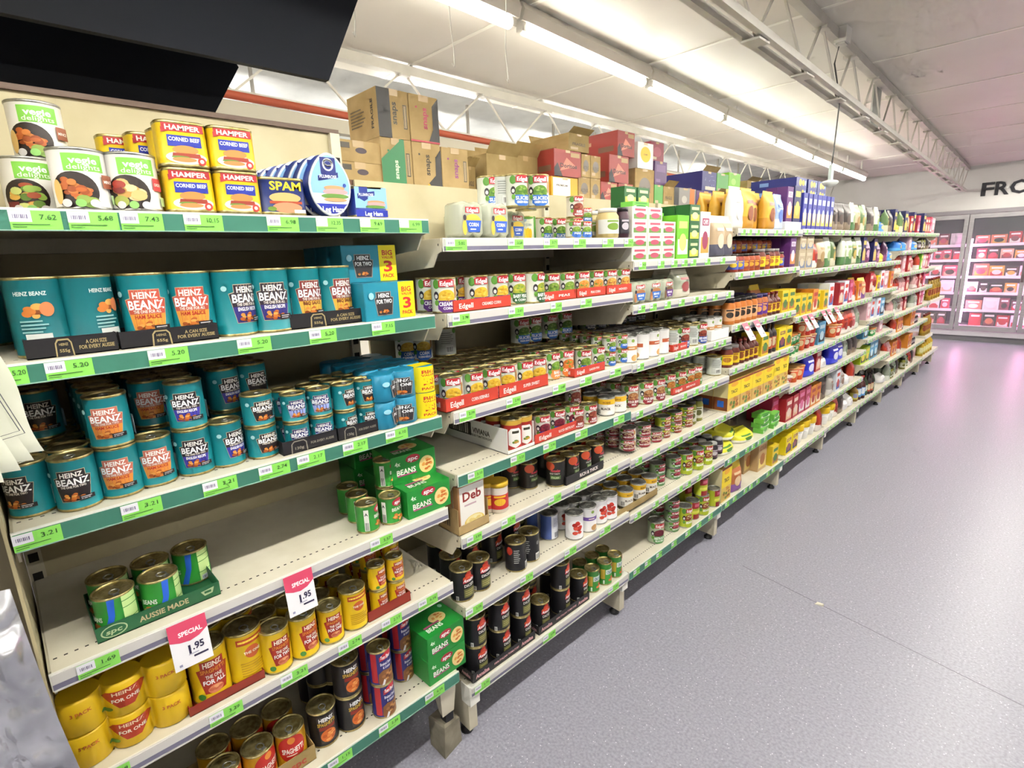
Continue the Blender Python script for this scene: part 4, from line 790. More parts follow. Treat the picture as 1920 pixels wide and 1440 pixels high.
jar('c_can', .034, .105, 'e8dcd0', 'd8b02a', 'c02a2a', 'e8b82a', 'red and yellow canister', 'gravy_canister', 1)
P('cup', 'cup', 'noodle_cup', 'tub', 'orange noodle cup', R=.05, H=.1, c='c8501e', lidc='e0a860', lab='e8c89a')
P('cup2', 'cup', 'noodle_cup', 'tub', 'red noodle cup', R=.045, H=.09, c='a8281e', lidc='e8c48a', lab='e0d8c0')
P('bowl', 'cup', 'noodle_bowl', 'tub', 'round red instant noodle bowl', R=.06, H=.06, c='b0301f', lidc='d8d0c8', lab='e8e0d8')
P('tubg', 'cup', 'sauce_tub', 'tub', 'small green labelled tub', R=.034, H=.065, c='3a8a4a', lidc='d98a4a', lab='e8e0d0')
P('ytub', 'cup', 'flour_tub', 'tub', 'white tub with broad yellow lid', R=.06, H=.1, c='f0eee8', lidc='f2c81a', lab='f4f2ee')
P('twin', 'lobe', 'twin_pack', 'multipack', 'clear wrapped corn twin-pack', w=.084, h=.1, d=.08, c1='2f5ac0', c2='e0c04a')
P('twinb', 'lobe', 'twin_pack', 'multipack', 'clear wrapped bean twin-pack', w=.1, h=.088, d=.09, c1='2f6ac0', c2='b0764a')
P('twinp', 'lobe', 'twin_pack', 'multipack', 'clear twin-pack with purple label', w=.085, h=.088, d=.09, c1='5a2a7a', c2='7a5a3a')
P('pear', 'pear', 'ham_tin', 'tin', 'pear-shaped blue ham tin', w=.1, h=.136, d=.036)
# ---------------------------------------------------------------- builders of each kind: [(part name, mesh)], first is the thing's own mesh
BUILT = {}
def rrect(w, d, r, n=3):
    pts = []
    for cx, cy, a0 in ((d/2-r, w/2-r, 0), (-d/2+r, w/2-r, 90), (-d/2+r, -w/2+r, 180), (d/2-r, -w/2+r, 270)):
        for i in range(n+1):
            a = math.radians(a0+90*i/n); pts.append((cx+r*math.cos(a), cy+r*math.sin(a)))
    return pts
def build(key):
    if key in BUILT: return BUILT[key]
    q = PROD[key]; k = q['kind']; nm = q['name']; out = []
    if k == 'can':
        R, H, n, lid = q['R'], q['H'], q['n'], q['lid']
        a = MB(); a.lathe([(R-.0012,0,lid),(R,.0012,lid),(R,.0035,lid),(R-.001,.005,q['body']),(R-.001,H-.005,lid),(R,H-.0035,lid),(R,H-.0012,lid),(R-.0012,H,lid),(R-.003,H,lid),(R-.0038,H-.004,None)], n, cap=False); a.face([j for j in range(n)][::-1], lid); out.append((nm, a.mesh(nm)))
        a = MB(); a.lathe([(R-.0038,H-.004,lid),(R*.82,H-.0045,lid),(R*.8,H-.0032,lid),(R*.72,H-.0032,lid),(R*.7,H-.0045,lid),(.001,H-.0045,None)], n); out.append(('lid', a.mesh('lid')))
        if q['art']:
            a = MB(); q['art'](Print(a, cyl(R-.001), .007, .0002), R-.001, H); out.append(('label_print', a.mesh('label_print')))
        if q['tab']:
            a = MB(); r0 = R*.27; c0 = R*.28
            pts = [(c0+r0*math.cos(t*math.pi/7), r0*.8*math.sin(t*math.pi/7), H-.0015) for t in range(15)]; a.tube(pts, .0016, SILV, 5); a.box((R*.5,-R*.12,H-.004), (R*.74,R*.12,H-.0005), SILV); out.append(('pull_ring', a.mesh('pull_ring')))
    elif k == 'box':
        w, d, h, c = q['w'], q['d'], q['h'], q['col']; a = MB()
        tin = nm.endswith('_tin')
        rr = rrect(w, d, .016 if tin else .002, 4 if tin else 1); e = .0012
        lo = [(x, y, 0) for x, y in rr]
        if tin:
            sc = lambda f, z: [(x*f, y*f, z) for x, y in rr]
            a.loft([sc(.97,0), sc(1,.002), sc(1,.005), sc(.985,.006), sc(.985,h-.006), sc(1,h-.005), sc(1,h-.001), sc(.96,h)], ['GOLD','GOLD','GOLD',c,'GOLD','GOLD','GOLD'])
        else: a.loft([lo, [(x, y, h) for x, y in rr]], c, False)
        out.append((nm, a.mesh(nm))); fx = d/2*(.985 if tin else 1)
        b = MB()
        if q['art']: q['art'](Print(b, front(fx), lift=.0003), w*(.93 if tin else 1), h)
        if q['sideart']: q['sideart'](Print(b, side(-w/2), lift=.0003), d, h)
        if q['topart']: q['topart'](Print(b, lambda u, v, l: (-v, u, h+l), lift=.0003), w, d)
        if b.f: out.append(('printed_face', b.mesh('printed_face')))
        if nm == 'cardboard_carton':
            b = MB(); b.box((-d/2-.0005,-.02,h-.02), (d/2+.0006,.02,h+.0006), mat('c2a67c', .25)); out.append(('packing_tape', b.mesh('packing_tape')))
            if key in ('kb','nv'):
                b = MB(); b.quad([(d/2,-w/2,h),(d/2,w/2,h),(d/2+.03,w/2,h+.05),(d/2+.03,-w/2,h+.05)], 'KRAFT'); b.quad([(-d/2,-w/2,h),(-d/2,w/2,h),(-d/2-.01,w/2,h+.07),(-d/2-.01,-w/2,h+.07)][::-1], 'KRAFT'); out.append(('open_flap', b.mesh('open_flap')))
    elif k == 'bag':
        w, d, h = q['w'], q['d'], q['h']; a = MB(); rg = []; cs = []; N = 20; r = random.Random(key)
        zs = [0,.05,.15,.3,.45,.6,.72,.82,.9,.96,1.0]
        for z in zs:
            th = d*(.75 if z < .03 else 1.0 if z < .5 else max(.04, 1-((z-.5)/.46)**2)) if z < .96 else .003; ww = w*(.93+.07*abs(z-.5)*2)
            rg.append([(th/2*math.copysign(abs(math.cos(t*2*math.pi/N))**.7, math.cos(t*2*math.pi/N))+r.uniform(-.0025,.0025), ww/2*math.copysign(abs(math.sin(t*2*math.pi/N))**.6, math.sin(t*2*math.pi/N))+r.uniform(-.002,.002), z*h) for t in range(N)])
        body = FILM if q['film'] else q['c']
        cs = [q['c2'],q['c2'],q['c2'],body,body,body,body,q['top'],q['top'],q['top']]
        a.loft(rg, cs); out.append((nm, a.mesh(nm))); b = MB(); D = Print(b, lambda u, v, l: ((d/2*(1-.35*(abs(u)/(w/2))**2)*(1 if v < .5*h else max(.1, 1-((v/h-.5)/.46)**2)))+.002+l, u, v), .012)
        D.ell(q['c3'], 0, .38*h, w*.24, h*.18); D.rect(q['c3'], -w*.26, w*.26, .62*h, .7*h); out.append(('printed_panel', b.mesh('printed_panel')))
    elif k == 'jar':
        R, H, c, nk = q['R'], q['H'], q['c'], q['neck']; a = MB(); n = 16
        if q['shape'] == 'jar': a.lathe([(R*.9,0,c),(R,.004,c),(R,H*.72,c),(R*nk,H*.84,c),(R*nk,H*.86,None)], n); lz = H*.86; lr = R*nk*1.04
        else: a.lathe([(R*.92,0,c),(R,.004,c),(R,H*.58,c),(R*.8,H*.68,c),(R*nk,H*.78,c),(R*nk,H*.9,None)], n); lz = H*.9; lr = R*nk*1.1
        out.append((nm, a.mesh(nm)))
        a = MB(); a.lathe([(lr,lz,q['lidc']),(lr,H-.001,q['lidc']),(lr*.94,H,None)], n); out.append(('lid' if q['shape'] == 'jar' else 'cap', a.mesh('lid')))
        a = MB(); D = Print(a, cyl(R), .008); top = .62 if q['shape'] == 'jar' else .52; D.rect(q['lab'], -1.5*R, 1.5*R, .14*H, top*H); D.ell(q['lab2'], 0, (.14+top)/2*H, .6*R, .12*H); D.rect(q['lab2'], -.6*R, .6*R, (top-.09)*H, (top-.03)*H); out.append(('label_print', a.mesh('label_print')))
    elif k == 'cup':
        R, H, c = q['R'], q['H'], q['c']; a = MB(); a.lathe([(R*.74,0,c),(R*.76,.002,c),(R*.97,H*.93,None)], 18); out.append((nm, a.mesh(nm)))
        a = MB(); a.lathe([(R,H*.92,q['lidc']),(R*1.02,H*.94,q['lidc']),(R*1.02,H*(.985 if key != 'ytub' else 1.35),q['lidc']),(R*.97,H*(1 if key != 'ytub' else 1.4),None)], 18); out.append(('lid', a.mesh('lid')))
        a = MB(); D = Print(a, lambda u, v, l: ((R*(.76+.21*v/H)+l)*math.cos(u/R), (R*(.76+.21*v/H)+l)*math.sin(u/R), v), .008); D.ell(q['lab'], 0, .5*H, .5*R, .2*H); D.rect(q['lab'], -.6*R, .6*R, .76*H, .86*H); out.append(('label_print', a.mesh('label_print')))
    elif k == 'wrap3':
        R, H, n3 = q['R'], q['H'], q['n3']; w = 2*R*n3; a = MB(); N = 96
        def outline(s):
            pts = []
            for t in range(N):
                q_ = t/N*4; y = w/2*(-1+q_) if q_ <= 2 else w/2*(3-q_); an = 0 if q_ <= 2 else math.pi
                # scalloped pack: envelope of the cylinders
                ph = ((y+w/2) % (2*R))-R if abs(y) < w/2-1e-6 else R
                x = math.sqrt(max(R*R-ph*ph*.93, 0))*(1 if math.cos(an) >= 0 else -1)
                pts.append((x*s, y*(1-(1-s)*.3)))
            return pts
        a.loft([[(x, y, z) for x, y in outline(s)] for z, s in ((0,.9),(.003,1),(H-.004,1),(H,.88))], q['col'])
        out.append((nm, a.mesh(nm))); b = MB()
        def sf(u, v, l):
            ph = ((u+w/2) % (2*R))-R; return (math.sqrt(max(R*R-ph*ph*.93, 0))+.0018+l, u, v)
        q['art'](Print(b, sf, .006), w*.985, H)
        out.append(('printed_film', b.mesh('printed_film')))
        if q['end']:
            b = MB(); D = Print(b, lambda u, v, l: (u, w/2+.0004+l, v)); D.rect(q['end'], -R*.5, R*.5, .004, H-.004); b2 = MB(); D = Print(b2, lambda u, v, l: (-v, u, H+.0003+l), .02); D.rect(q['end'], .17*w, .47*w, -R*.6, R*.7); out.append(('yellow_top', b2.mesh('yellow_top')))
    elif k == 'lobe':
        w, h, d = q['w'], q['h'], q['d']; a = MB(); R = w/4; N = 40
        def oc(s):
            pts = []
            for t in range(N):
                an = 2*math.pi*t/N; y = w/2*math.sin(an); ph = abs(abs(y)-R)/R; zz = (h/2-R*.9)+R*.9*math.sqrt(max(0, 1-(ph*.93)**2)); pts.append((y*s, h/2+(zz if math.cos(an) >= 0 else -zz)*s))
            return pts
        a.loft([[(x, y, z) for y, z in oc(s)] for x, s in ((-d/2,.8),(-d/2+.008,1),(d/2-.01,1),(d/2-.002,.9),(d/2,.8))], FILM); out.append((nm, a.mesh(nm)))
        for sy in (-1, 1):
            b = MB(); b.lathe([(R*.8,.006,'dfe0d2'),(R*.86,.012,'dfe0d2'),(R*.86,h-.012,'c9ccb8'),(R*.8,h-.006,None)], 14, (0, sy*R)); out.append(('cup', b.mesh('cup')))
        b = MB(); D = Print(b, front(d/2), lift=.0012); D.rect('b8242e', -.3*w, .3*w, .68*h, .84*h); D.text('ffffff', 'Edgell', 0, .76*h, .11*h, .5*w); D.ell(q['c2'], 0, .48*h, .34*w, .17*h); D.poly(q['c1'], [(-.3*w,.48*h),(.36*w,.48*h),(.28*w,.16*h),(-.2*w,.16*h)]); D.text('ffffff', 'CORN' if q['c2'] == 'e0c04a' else 'BEANS', .03*w, .37*h, .1*h, .42*w); D.lines('dfe6f4', -.12*w, .2*w, .2*h, .28*h, 1); D.ell(q['c2'], -.36*w, .28*h, .09*w, .2*h); D.ell('2c2430', -.34*w, .55*h, .07*w, .08*h); out.append(('printed_card', b.mesh('printed_card')))
    elif k == 'pear':
        w, h, d = q['w'], q['h'], q['d']; a = MB(); N = 32
        def oc(s):
            pts = []
            for t in range(N):
                an = 2*math.pi*t/N; z = -math.cos(an); rr = 1-.24*max(0, z)**1.2; pts.append((w/2*math.sin(an)*rr*s, h/2+(h/2)*z*s))
            return pts
        B = '24409a'
        a.loft([[(x, y, z) for y, z in oc(s)] for x, s in ((-d/2,.97),(-d/2+.003,1),(-d/2+.006,.98),(d/2-.006,.98),(d/2-.003,1),(d/2,.985),(d/2,.93))], ['c8ccd0',B,B,B,'c8ccd0','dfe2e6']); out.append((nm, a.mesh(nm)))
        b = MB(); D = Print(b, front(d/2), lift=.0004)
        def shp(c, s, lo=0, hi=1):
            p = [(y*s, h/2+(z-h/2)*s) for y, z in oc(.93)]; p = [(y, min(max(z, lo*h), hi*h)) for y, z in p]; D.poly(c, p)
        shp('8cbce8', .985); shp('f0f2f2', .985, 0, .36); shp('1f2fa0', .985, 0, .2)
        D.poly('16246e', [(-.2*w,.98*h*.94),(.16*w,.98*h*.94),(.16*w,.66*h),(-.02*w,.6*h),(-.2*w,.66*h)]); D.ell('d8dce4', -.02*w, .81*h, .13*w, .1*h); D.ell('16246e', -.02*w, .80*h, .085*w, .065*h); D.poly('16246e', [(-.28*w,.55*h),(.2*w,.62*h),(.2*w,.7*h),(-.28*w,.63*h)]); D.text('e8ecf4', 'PLUMROSE', -.04*w, .625*h, .05*h, .4*w)
        D.ell('c8986a', .08*w, .45*h, .25*w, .04*h); D.ell('e0a0a0', .1*w, .39*h, .3*w, .05*h); D.ell('5f8a3a', .08*w, .32*h, .33*w, .04*h); D.ell('c8986a', .08*w, .265*h, .28*w, .03*h); D.text('ffffff', 'Leg Ham', 0, .115*h, .085*h, .5*w); D.ell('2a48a0', .33*w, .5*h, .04*w, .03*h); out.append(('printed_face', b.mesh('printed_face')))
        b = MB(); b.tube([(d/2+.002, -.02*w+.1*w*math.cos(t*.9), .84*h+.05*h*math.sin(t*.9)) for t in range(8)], .0018, SILV, 5); out.append(('pull_ring', b.mesh('pull_ring')))
    BUILT[key] = out; return out
ROOT = []
def put(key, x, y, z, rot=0, bay=0, shelf=0, lite=False, sz=1):
    """lite: a repeat that shows only its top in the shade of a back row"""
    parts = build(key); q = PROD[key]
    o = new(parts[0][0], parts[0][1], None, (x, y, z+.0006), math.radians(rot))
    if sz != 1: o.scale.z = sz
    for nm, me in parts[1:]:
        if lite and nm not in ('lid', 'label_print', 'printed_face', 'printed_panel'): continue
        new(nm, me, o)
    o['category'] = q['cat']; ROOT.append((o, key, bay, shelf, x, y, z)); return o
def carton(key, y0, y1, z0, z1, x1=-.5, d=.24):
    q = PROD[key]; o = put(key, x1-d/2, (y0+y1)/2, z0); o.scale = (d/q['d'], (y1-y0)/q['w'], (z1-z0)/q['h'])
# ---------------------------------------------------------------- display trays
def tray(y0, y1, x0, x1, z, h, c, label, words=None, wc='f4e8e4', back=None, hs=None, art=None, name='display_tray', sidew=None):
    w = y1-y0; d = x1-x0; th = .002; hs = hs or h; a = MB(); cc = mm(c)
    a.box((0,0,0), (d,w,th), cc); a.box((d-th,0,0), (d,w,h), cc); a.box((0,0,0), (d-th,th,hs), cc); a.box((0,w-th,0), (d-th,w,hs), cc); a.box((0,0,0), (th,w,hs), cc)
    t = new(name, a.mesh(name), None, (x0, y0, z+.0004), label=label, cat='tray')
    b = MB(); D = Print(b, lambda u, v, l: (d+l, u, v))
    if art: art(D, w, h)
    elif words:
        for wd, u, v, hh, ww in words: D.text(wc, wd, u*w, v*h, hh*h, ww*w)
    if sidew:
        D2 = Print(b, lambda u, v, l: (u, -l, v))
        for it in sidew:
            if it[0] == 'bars': D2.bars(it[1], *it[2:])
            elif it[0] == 'frame': D2.rect(it[1], *it[2:])
            else: D2.text(wc, it[0], it[1]*d, it[2]*hs, it[3]*hs, it[4]*d)
    if b.f: new('tray_print', b.mesh('tray_print'), t)
    return t
def tray_heinz(D, w, h):
    g = 'a8966a'; D.poly(g, [(.3*w,0), (.31*w,.7*h), (.34*w,.9*h), (.46*w,.9*h), (.49*w,.7*h), (.5*w,0)]); D.poly('17151a', [(.315*w,0), (.325*w,.68*h), (.35*w,.82*h), (.45*w,.82*h), (.475*w,.68*h), (.485*w,0)]); D.text(g, 'HEINZ', .4*w, .62*h, .13*h, .1*w); D.text(g, '555g', .4*w, .3*h, .16*h, .11*w); D.text(g, 'A CAN SIZE', .76*w, .65*h, .2*h, .24*w); D.text(g, 'FOR EVERY AUSSIE', .76*w, .38*h, .2*h, .4*w)
def tray_heinz2(D, w, h):
    g = '8a8478'; D.poly(g, [(.14*w,0), (.15*w,.7*h), (.2*w,.9*h), (.38*w,.9*h), (.43*w,.7*h), (.44*w,0)]); D.poly('17151a', [(.16*w,0), (.17*w,.68*h), (.21*w,.82*h), (.37*w,.82*h), (.41*w,.68*h), (.42*w,0)]); D.text(g, '130g', .29*w, .35*h, .2*h, .16*w); D.text(g, 'FOR EVERY AUSSIE', .72*w, .5*h, .18*h, .44*w)
def tray_spc(D, w, h):
    D.ell('a9b890', .13*w, .5*h, .1*w, .4*h); D.ell('1f5a38', .13*w, .5*h, .088*w, .33*h); D.text('a9b890', 'spc', .13*w, .52*h, .32*h, .12*w, slant=.2); D.text('b8a884', 'AUSSIE MADE', .52*w, .52*h, .36*h, .4*w); D.poly('a9b890', [(.83*w,.7*h), (.95*w,.8*h), (.93*w,.4*h), (.86*w,.35*h)]); D.rect('1f5a38', .86*w, .92*w, .5*h, .66*h)

# ---------------------------------------------------------------- where each item stands: kind, x, y, z, turn, bay, shelf, back row
ITEMS = [
('veg1',-0.177,0.096,1.682,-4,1,1,0),('veg2',-0.045,0.155,1.682,-8,1,1,0),('veg3',-0.045,0.232,1.682,-10,1,1,0),('veg2',-0.2,0.125,1.682,-13,1,1,0),
('veg2',-0.2,0.125,1.7828,-11,1,1,0),('veg3',-0.16,0.216,1.682,1,1,1,0),('hamper',-0.036,0.319,1.682,-2,1,1,0),('hamper',-0.036,0.319,1.7638,-1,1,1,0),
('hamper',-0.03,0.404,1.682,2,1,1,0),('hamper',-0.03,0.404,1.7638,-0,1,1,0),('hamper',-0.11,0.324,1.682,8,1,1,0),('hamper',-0.11,0.324,1.7638,4,1,1,0),
('hamper',-0.22,0.256,1.682,6,1,1,0),('hamper',-0.22,0.256,1.7638,3,1,1,0),('hamper',-0.17,0.296,1.682,-2,1,1,0),('hamper',-0.17,0.296,1.7638,4,1,1,0),
('spam',-0.034,0.494,1.682,-3,1,1,0),('spam',-0.1,0.498,1.682,6,1,1,0),('pear',-0.024,0.6,1.682,0,1,1,0),('pear',-0.07,0.594,1.682,-3,1,1,0),
('pear',-0.116,0.588,1.682,3,1,1,0),('pear',-0.162,0.582,1.682,-3,1,1,0),('pear',-0.208,0.576,1.682,3,1,1,0),('pear',-0.254,0.57,1.682,-3,1,1,0),
('pear',-0.3,0.564,1.682,3,1,1,0),('plums',-0.034,0.701,1.682,-3,1,1,0),('plums',-0.1,0.718,1.682,3,1,1,0),('b555p',-0.377,-0.009,1.436,-25,1,2,0),
('b555k',-0.078,0.062,1.436,-8,1,2,0),('b555k',-0.074,0.131,1.436,40,1,2,0),('b555k',-0.19,0.062,1.436,3,1,2,0),('b555k',-0.19,0.133,1.436,5,1,2,0),
('b555o',-0.07,0.221,1.436,-9,1,2,0),('b555o',-0.157,0.221,1.436,-10,1,2,1),('b555o',-0.068,0.299,1.436,-12,1,2,0),('b555o',-0.155,0.299,1.436,-14,1,2,1),
('b555e',-0.06,0.377,1.436,23,1,2,0),('b555e',-0.147,0.377,1.436,26,1,2,1),('b555e',-0.233,0.377,1.436,21,1,2,1),('b555e',-0.055,0.452,1.436,-7,1,2,0),
('b555e',-0.142,0.452,1.436,-6,1,2,1),('b555e',-0.228,0.452,1.436,-10,1,2,1),('b555q',-0.072,0.534,1.436,7,1,2,0),('b555q',-0.159,0.534,1.436,-4,1,2,1),
('b555q',-0.245,0.534,1.436,-1,1,2,1),('b555q',-0.068,0.609,1.436,13,1,2,0),('b555q',-0.155,0.609,1.436,11,1,2,1),('b555q',-0.241,0.609,1.436,3,1,2,1),
('f2',-0.045,0.727,1.436,4,1,2,0),('f2',-0.121,0.727,1.436,5,1,2,1),('f2',-0.121,0.727,1.5288,-3,1,2,1),('f2',-0.198,0.727,1.436,-3,1,2,1),
('f2',-0.198,0.727,1.5288,-4,1,2,1),('f2',-0.274,0.727,1.436,-3,1,2,1),('f2',-0.274,0.727,1.5288,-3,1,2,1),('b300b',-0.089,-0.007,1.153,-38,1,3,0),
('b300b',-0.162,-0.007,1.153,-38,1,3,1),('b300b',-0.234,-0.007,1.153,-38,1,3,1),('b300b',-0.307,-0.007,1.153,-38,1,3,1),('b300b',-0.379,-0.007,1.153,-38,1,3,1),
('b300b',-0.056,0.057,1.153,-12,1,3,0),('b300b',-0.129,0.057,1.153,-12,1,3,1),('b300b',-0.201,0.057,1.153,-12,1,3,1),('b300b',-0.274,0.057,1.153,-12,1,3,1),
('b300b',-0.346,0.057,1.153,-12,1,3,1),('b300b',-0.24,0.034,1.153,-3,1,3,0),('b300b',-0.24,0.034,1.2538,-0,1,3,0),('b300b',-0.312,0.034,1.153,-1,1,3,1),
('b300b',-0.312,0.034,1.2538,4,1,3,1),('b300o',-0.063,0.125,1.153,-14,1,3,0),('b300o',-0.063,0.125,1.2538,-14,1,3,0),('b300o',-0.135,0.125,1.153,-11,1,3,1),
('b300o',-0.135,0.125,1.2538,-13,1,3,1),('b300o',-0.208,0.125,1.153,-9,1,3,1),('b300o',-0.208,0.125,1.2538,-15,1,3,1),('b300o',-0.28,0.125,1.153,-10,1,3,1),
('b300o',-0.28,0.125,1.2538,-13,1,3,1),('b300o',-0.353,0.125,1.153,-14,1,3,1),('b300o',-0.353,0.125,1.2538,-10,1,3,1),('b300o',-0.073,0.186,1.153,-2,1,3,0),
('b300o',-0.16,0.211,1.153,-12,1,3,0),('b300o',-0.16,0.211,1.2538,-10,1,3,0),('b300o',-0.232,0.211,1.153,-7,1,3,1),('b300o',-0.232,0.211,1.2538,-5,1,3,1),
('b300o',-0.305,0.211,1.153,-11,1,3,1),('b300o',-0.305,0.211,1.2538,-8,1,3,1),('b300o',-0.377,0.211,1.153,-14,1,3,1),('b300o',-0.377,0.211,1.2538,-5,1,3,1),
('b300e',-0.075,0.259,1.153,-9,1,3,0),('b300e',-0.075,0.259,1.2538,-11,1,3,0),('b300e',-0.148,0.259,1.153,-10,1,3,1),('b300e',-0.148,0.259,1.2538,-13,1,3,1),
('b300e',-0.22,0.259,1.153,-12,1,3,1),('b300e',-0.22,0.259,1.2538,-7,1,3,1),('b300e',-0.293,0.259,1.153,-14,1,3,1),('b300e',-0.293,0.259,1.2538,-13,1,3,1),
('b300e',-0.075,0.323,1.153,26,1,3,0),('b300e',-0.165,0.359,1.153,16,1,3,0),('b300e',-0.165,0.359,1.2538,19,1,3,0),('b300e',-0.237,0.359,1.153,25,1,3,1),
('b300e',-0.237,0.359,1.2538,24,1,3,1),('b300e',-0.31,0.359,1.153,22,1,3,1),('b300e',-0.31,0.359,1.2538,25,1,3,1),('b300b',-0.18,0.427,1.153,20,1,3,0),
('b300b',-0.18,0.427,1.2538,12,1,3,0),('b300b',-0.253,0.427,1.153,10,1,3,1),('b300b',-0.253,0.427,1.2538,11,1,3,1),('b300b',-0.325,0.427,1.153,13,1,3,1),
('b300b',-0.325,0.427,1.2538,20,1,3,1),('b220b',-0.064,0.395,1.153,11,1,3,0),('b220b',-0.064,0.395,1.2278,8,1,3,0),('b220b',-0.133,0.395,1.153,8,1,3,1),
('b135p',-0.047,0.47,1.153,-6,1,3,0),('b135p',-0.047,0.47,1.2218,-3,1,3,0),('b135p',-0.107,0.47,1.153,-2,1,3,1),('b135p',-0.107,0.47,1.2218,-7,1,3,1),
('b135p',-0.047,0.532,1.153,-15,1,3,0),('b135p',-0.047,0.532,1.2218,-14,1,3,0),('b135p',-0.107,0.532,1.153,-9,1,3,1),('b135p',-0.107,0.532,1.2218,-19,1,3,1),
('b135b',-0.047,0.594,1.153,23,1,3,0),('b135b',-0.047,0.594,1.2218,22,1,3,0),('b135b',-0.107,0.594,1.153,21,1,3,1),('b135b',-0.107,0.594,1.2218,16,1,3,1),
('b135b',-0.166,0.594,1.153,25,1,3,1),('b135b',-0.166,0.594,1.2218,26,1,3,1),('b135b',-0.047,0.654,1.153,3,1,3,0),('b135b',-0.047,0.654,1.2218,3,1,3,0),
('b135b',-0.107,0.654,1.153,6,1,3,1),('b135b',-0.107,0.654,1.2218,2,1,3,1),('b135b',-0.166,0.654,1.153,-4,1,3,1),('b135b',-0.166,0.654,1.2218,-4,1,3,1),
('f1',-0.036,0.76,1.153,2,1,3,0),('f1',-0.036,0.76,1.2258,4,1,3,0),('f1',-0.104,0.76,1.153,4,1,3,1),('f1',-0.104,0.76,1.2258,-2,1,3,1),('f1',-0.171,0.76,1.153,-4,1,3,1),
('f1',-0.171,0.76,1.2258,-1,1,3,1),('f1',-0.239,0.76,1.153,-0,1,3,1),('f1',-0.239,0.76,1.2258,5,1,3,1),('f1',-0.306,0.76,1.153,5,1,3,1),
('f1',-0.306,0.76,1.2258,-1,1,3,1),('spcb',-0.075,0.074,0.875,6,1,4,0),('spcb',-0.075,0.152,0.875,30,1,4,0),('spcb',-0.151,0.074,0.875,10,1,4,0),
('spcb',-0.151,0.152,0.875,0,1,4,0),('spcb',-0.151,0.229,0.875,4,1,4,0),('spcs',-0.058,0.631,0.873,34,1,4,0),('spcs',-0.053,0.7,0.873,2,1,4,0),
('spcs',-0.13,0.642,0.873,35,1,4,0),('spcs',-0.2,0.65,0.873,38,1,4,0),('spcs',-0.115,0.727,0.873,18,1,4,0),('spcs',-0.115,0.727,0.9538,24,1,4,0),
('s4',-0.075,0.807,0.873,-2,1,4,0),('s4',-0.202,0.807,0.873,-5,1,4,1),('s4',-0.14,0.809,0.956,-5,1,4,0),('s4',-0.345,0.796,0.873,-6,1,4,0),
('s4',-0.345,0.796,0.9558,-1,1,4,0),('y3',-0.06,0.055,0.627,-2,1,5,0),('y3',-0.06,0.055,0.7028,-2,1,5,0),('y3',-0.134,0.055,0.627,-2,1,5,1),
('y3',-0.134,0.055,0.7028,-2,1,5,1),('y3',-0.207,0.055,0.627,-2,1,5,1),('y3',-0.207,0.055,0.7028,-2,1,5,1),('ya',-0.065,0.209,0.627,1,1,5,0),
('ybt',-0.065,0.288,0.627,8,1,5,0),('ya',-0.15,0.229,0.627,-5,1,5,0),('ybt',-0.15,0.296,0.627,5,1,5,0),('ya',-0.235,0.226,0.627,1,1,5,0),
('ybt',-0.235,0.3,0.627,-2,1,5,0),('yt',-0.039,0.348,0.627,7,1,5,0),('yt',-0.111,0.348,0.627,5,1,5,1),('yt',-0.182,0.348,0.627,-1,1,5,1),
('yt',-0.254,0.348,0.627,4,1,5,1),('yt',-0.039,0.416,0.627,15,1,5,0),('yt',-0.111,0.416,0.627,22,1,5,1),('yt',-0.182,0.416,0.627,8,1,5,1),
('yt',-0.254,0.416,0.627,10,1,5,1),('yo',-0.037,0.487,0.627,-3,1,5,0),('yo',-0.102,0.487,0.627,-4,1,5,1),('yo',-0.168,0.487,0.627,-1,1,5,1),
('yo',-0.233,0.487,0.627,-2,1,5,1),('yb',-0.045,0.557,0.627,-0,1,5,0),('yo',-0.119,0.557,0.627,-4,1,5,1),('yo',-0.192,0.557,0.627,-4,1,5,1),
('yo',-0.266,0.557,0.627,-7,1,5,1),('yl',-0.045,0.633,0.627,14,1,5,0),('yl',-0.045,0.633,0.7008,18,1,5,0),('yl',-0.045,0.691,0.627,6,1,5,0),
('yl',-0.045,0.691,0.7008,2,1,5,0),('yl',-0.15,0.665,0.627,1,1,5,0),('yl',-0.15,0.665,0.7008,-2,1,5,0),('yl',-0.202,0.665,0.627,-4,1,5,1),
('yl',-0.202,0.665,0.7008,-2,1,5,1),('yl',-0.255,0.665,0.627,-6,1,5,1),('yl',-0.255,0.665,0.7008,3,1,5,1),('yl',-0.12,0.725,0.627,-3,1,5,0),
('yl',-0.12,0.725,0.7008,3,1,5,0),('yl',-0.172,0.725,0.627,4,1,5,1),('yl',-0.172,0.725,0.7008,-1,1,5,1),('yl',-0.225,0.725,0.627,4,1,5,1),
('yl',-0.225,0.725,0.7008,-2,1,5,1),('yl',-0.277,0.725,0.627,4,1,5,1),('yl',-0.277,0.725,0.7008,-2,1,5,1),('ss',-0.07,0.357,0.312,-14,1,6,0),
('ss',-0.07,0.279,0.312,20,1,6,0),('ss',-0.07,0.2,0.312,60,1,6,0),('ss',-0.149,0.357,0.312,-14,1,6,1),('ss',-0.149,0.279,0.312,20,1,6,1),('ss',-0.149,0.2,0.312,60,1,6,1),
('yb',-0.06,0.03,0.31,0,1,6,0),('yb',-0.06,0.105,0.31,20,1,6,0),('yb',-0.14,0.05,0.31,0,1,6,0),('sp',-0.078,0.448,0.31,-6,1,6,0),('sp',-0.071,0.525,0.31,8,1,6,0),
('sp',-0.071,0.525,0.4188,0,1,6,0),('sp',-0.15,0.525,0.31,0,1,6,1),('sp',-0.15,0.525,0.4188,6,1,6,1),('sp',-0.17,0.491,0.31,55,1,6,0),('sp',-0.17,0.491,0.4188,61,1,6,0),
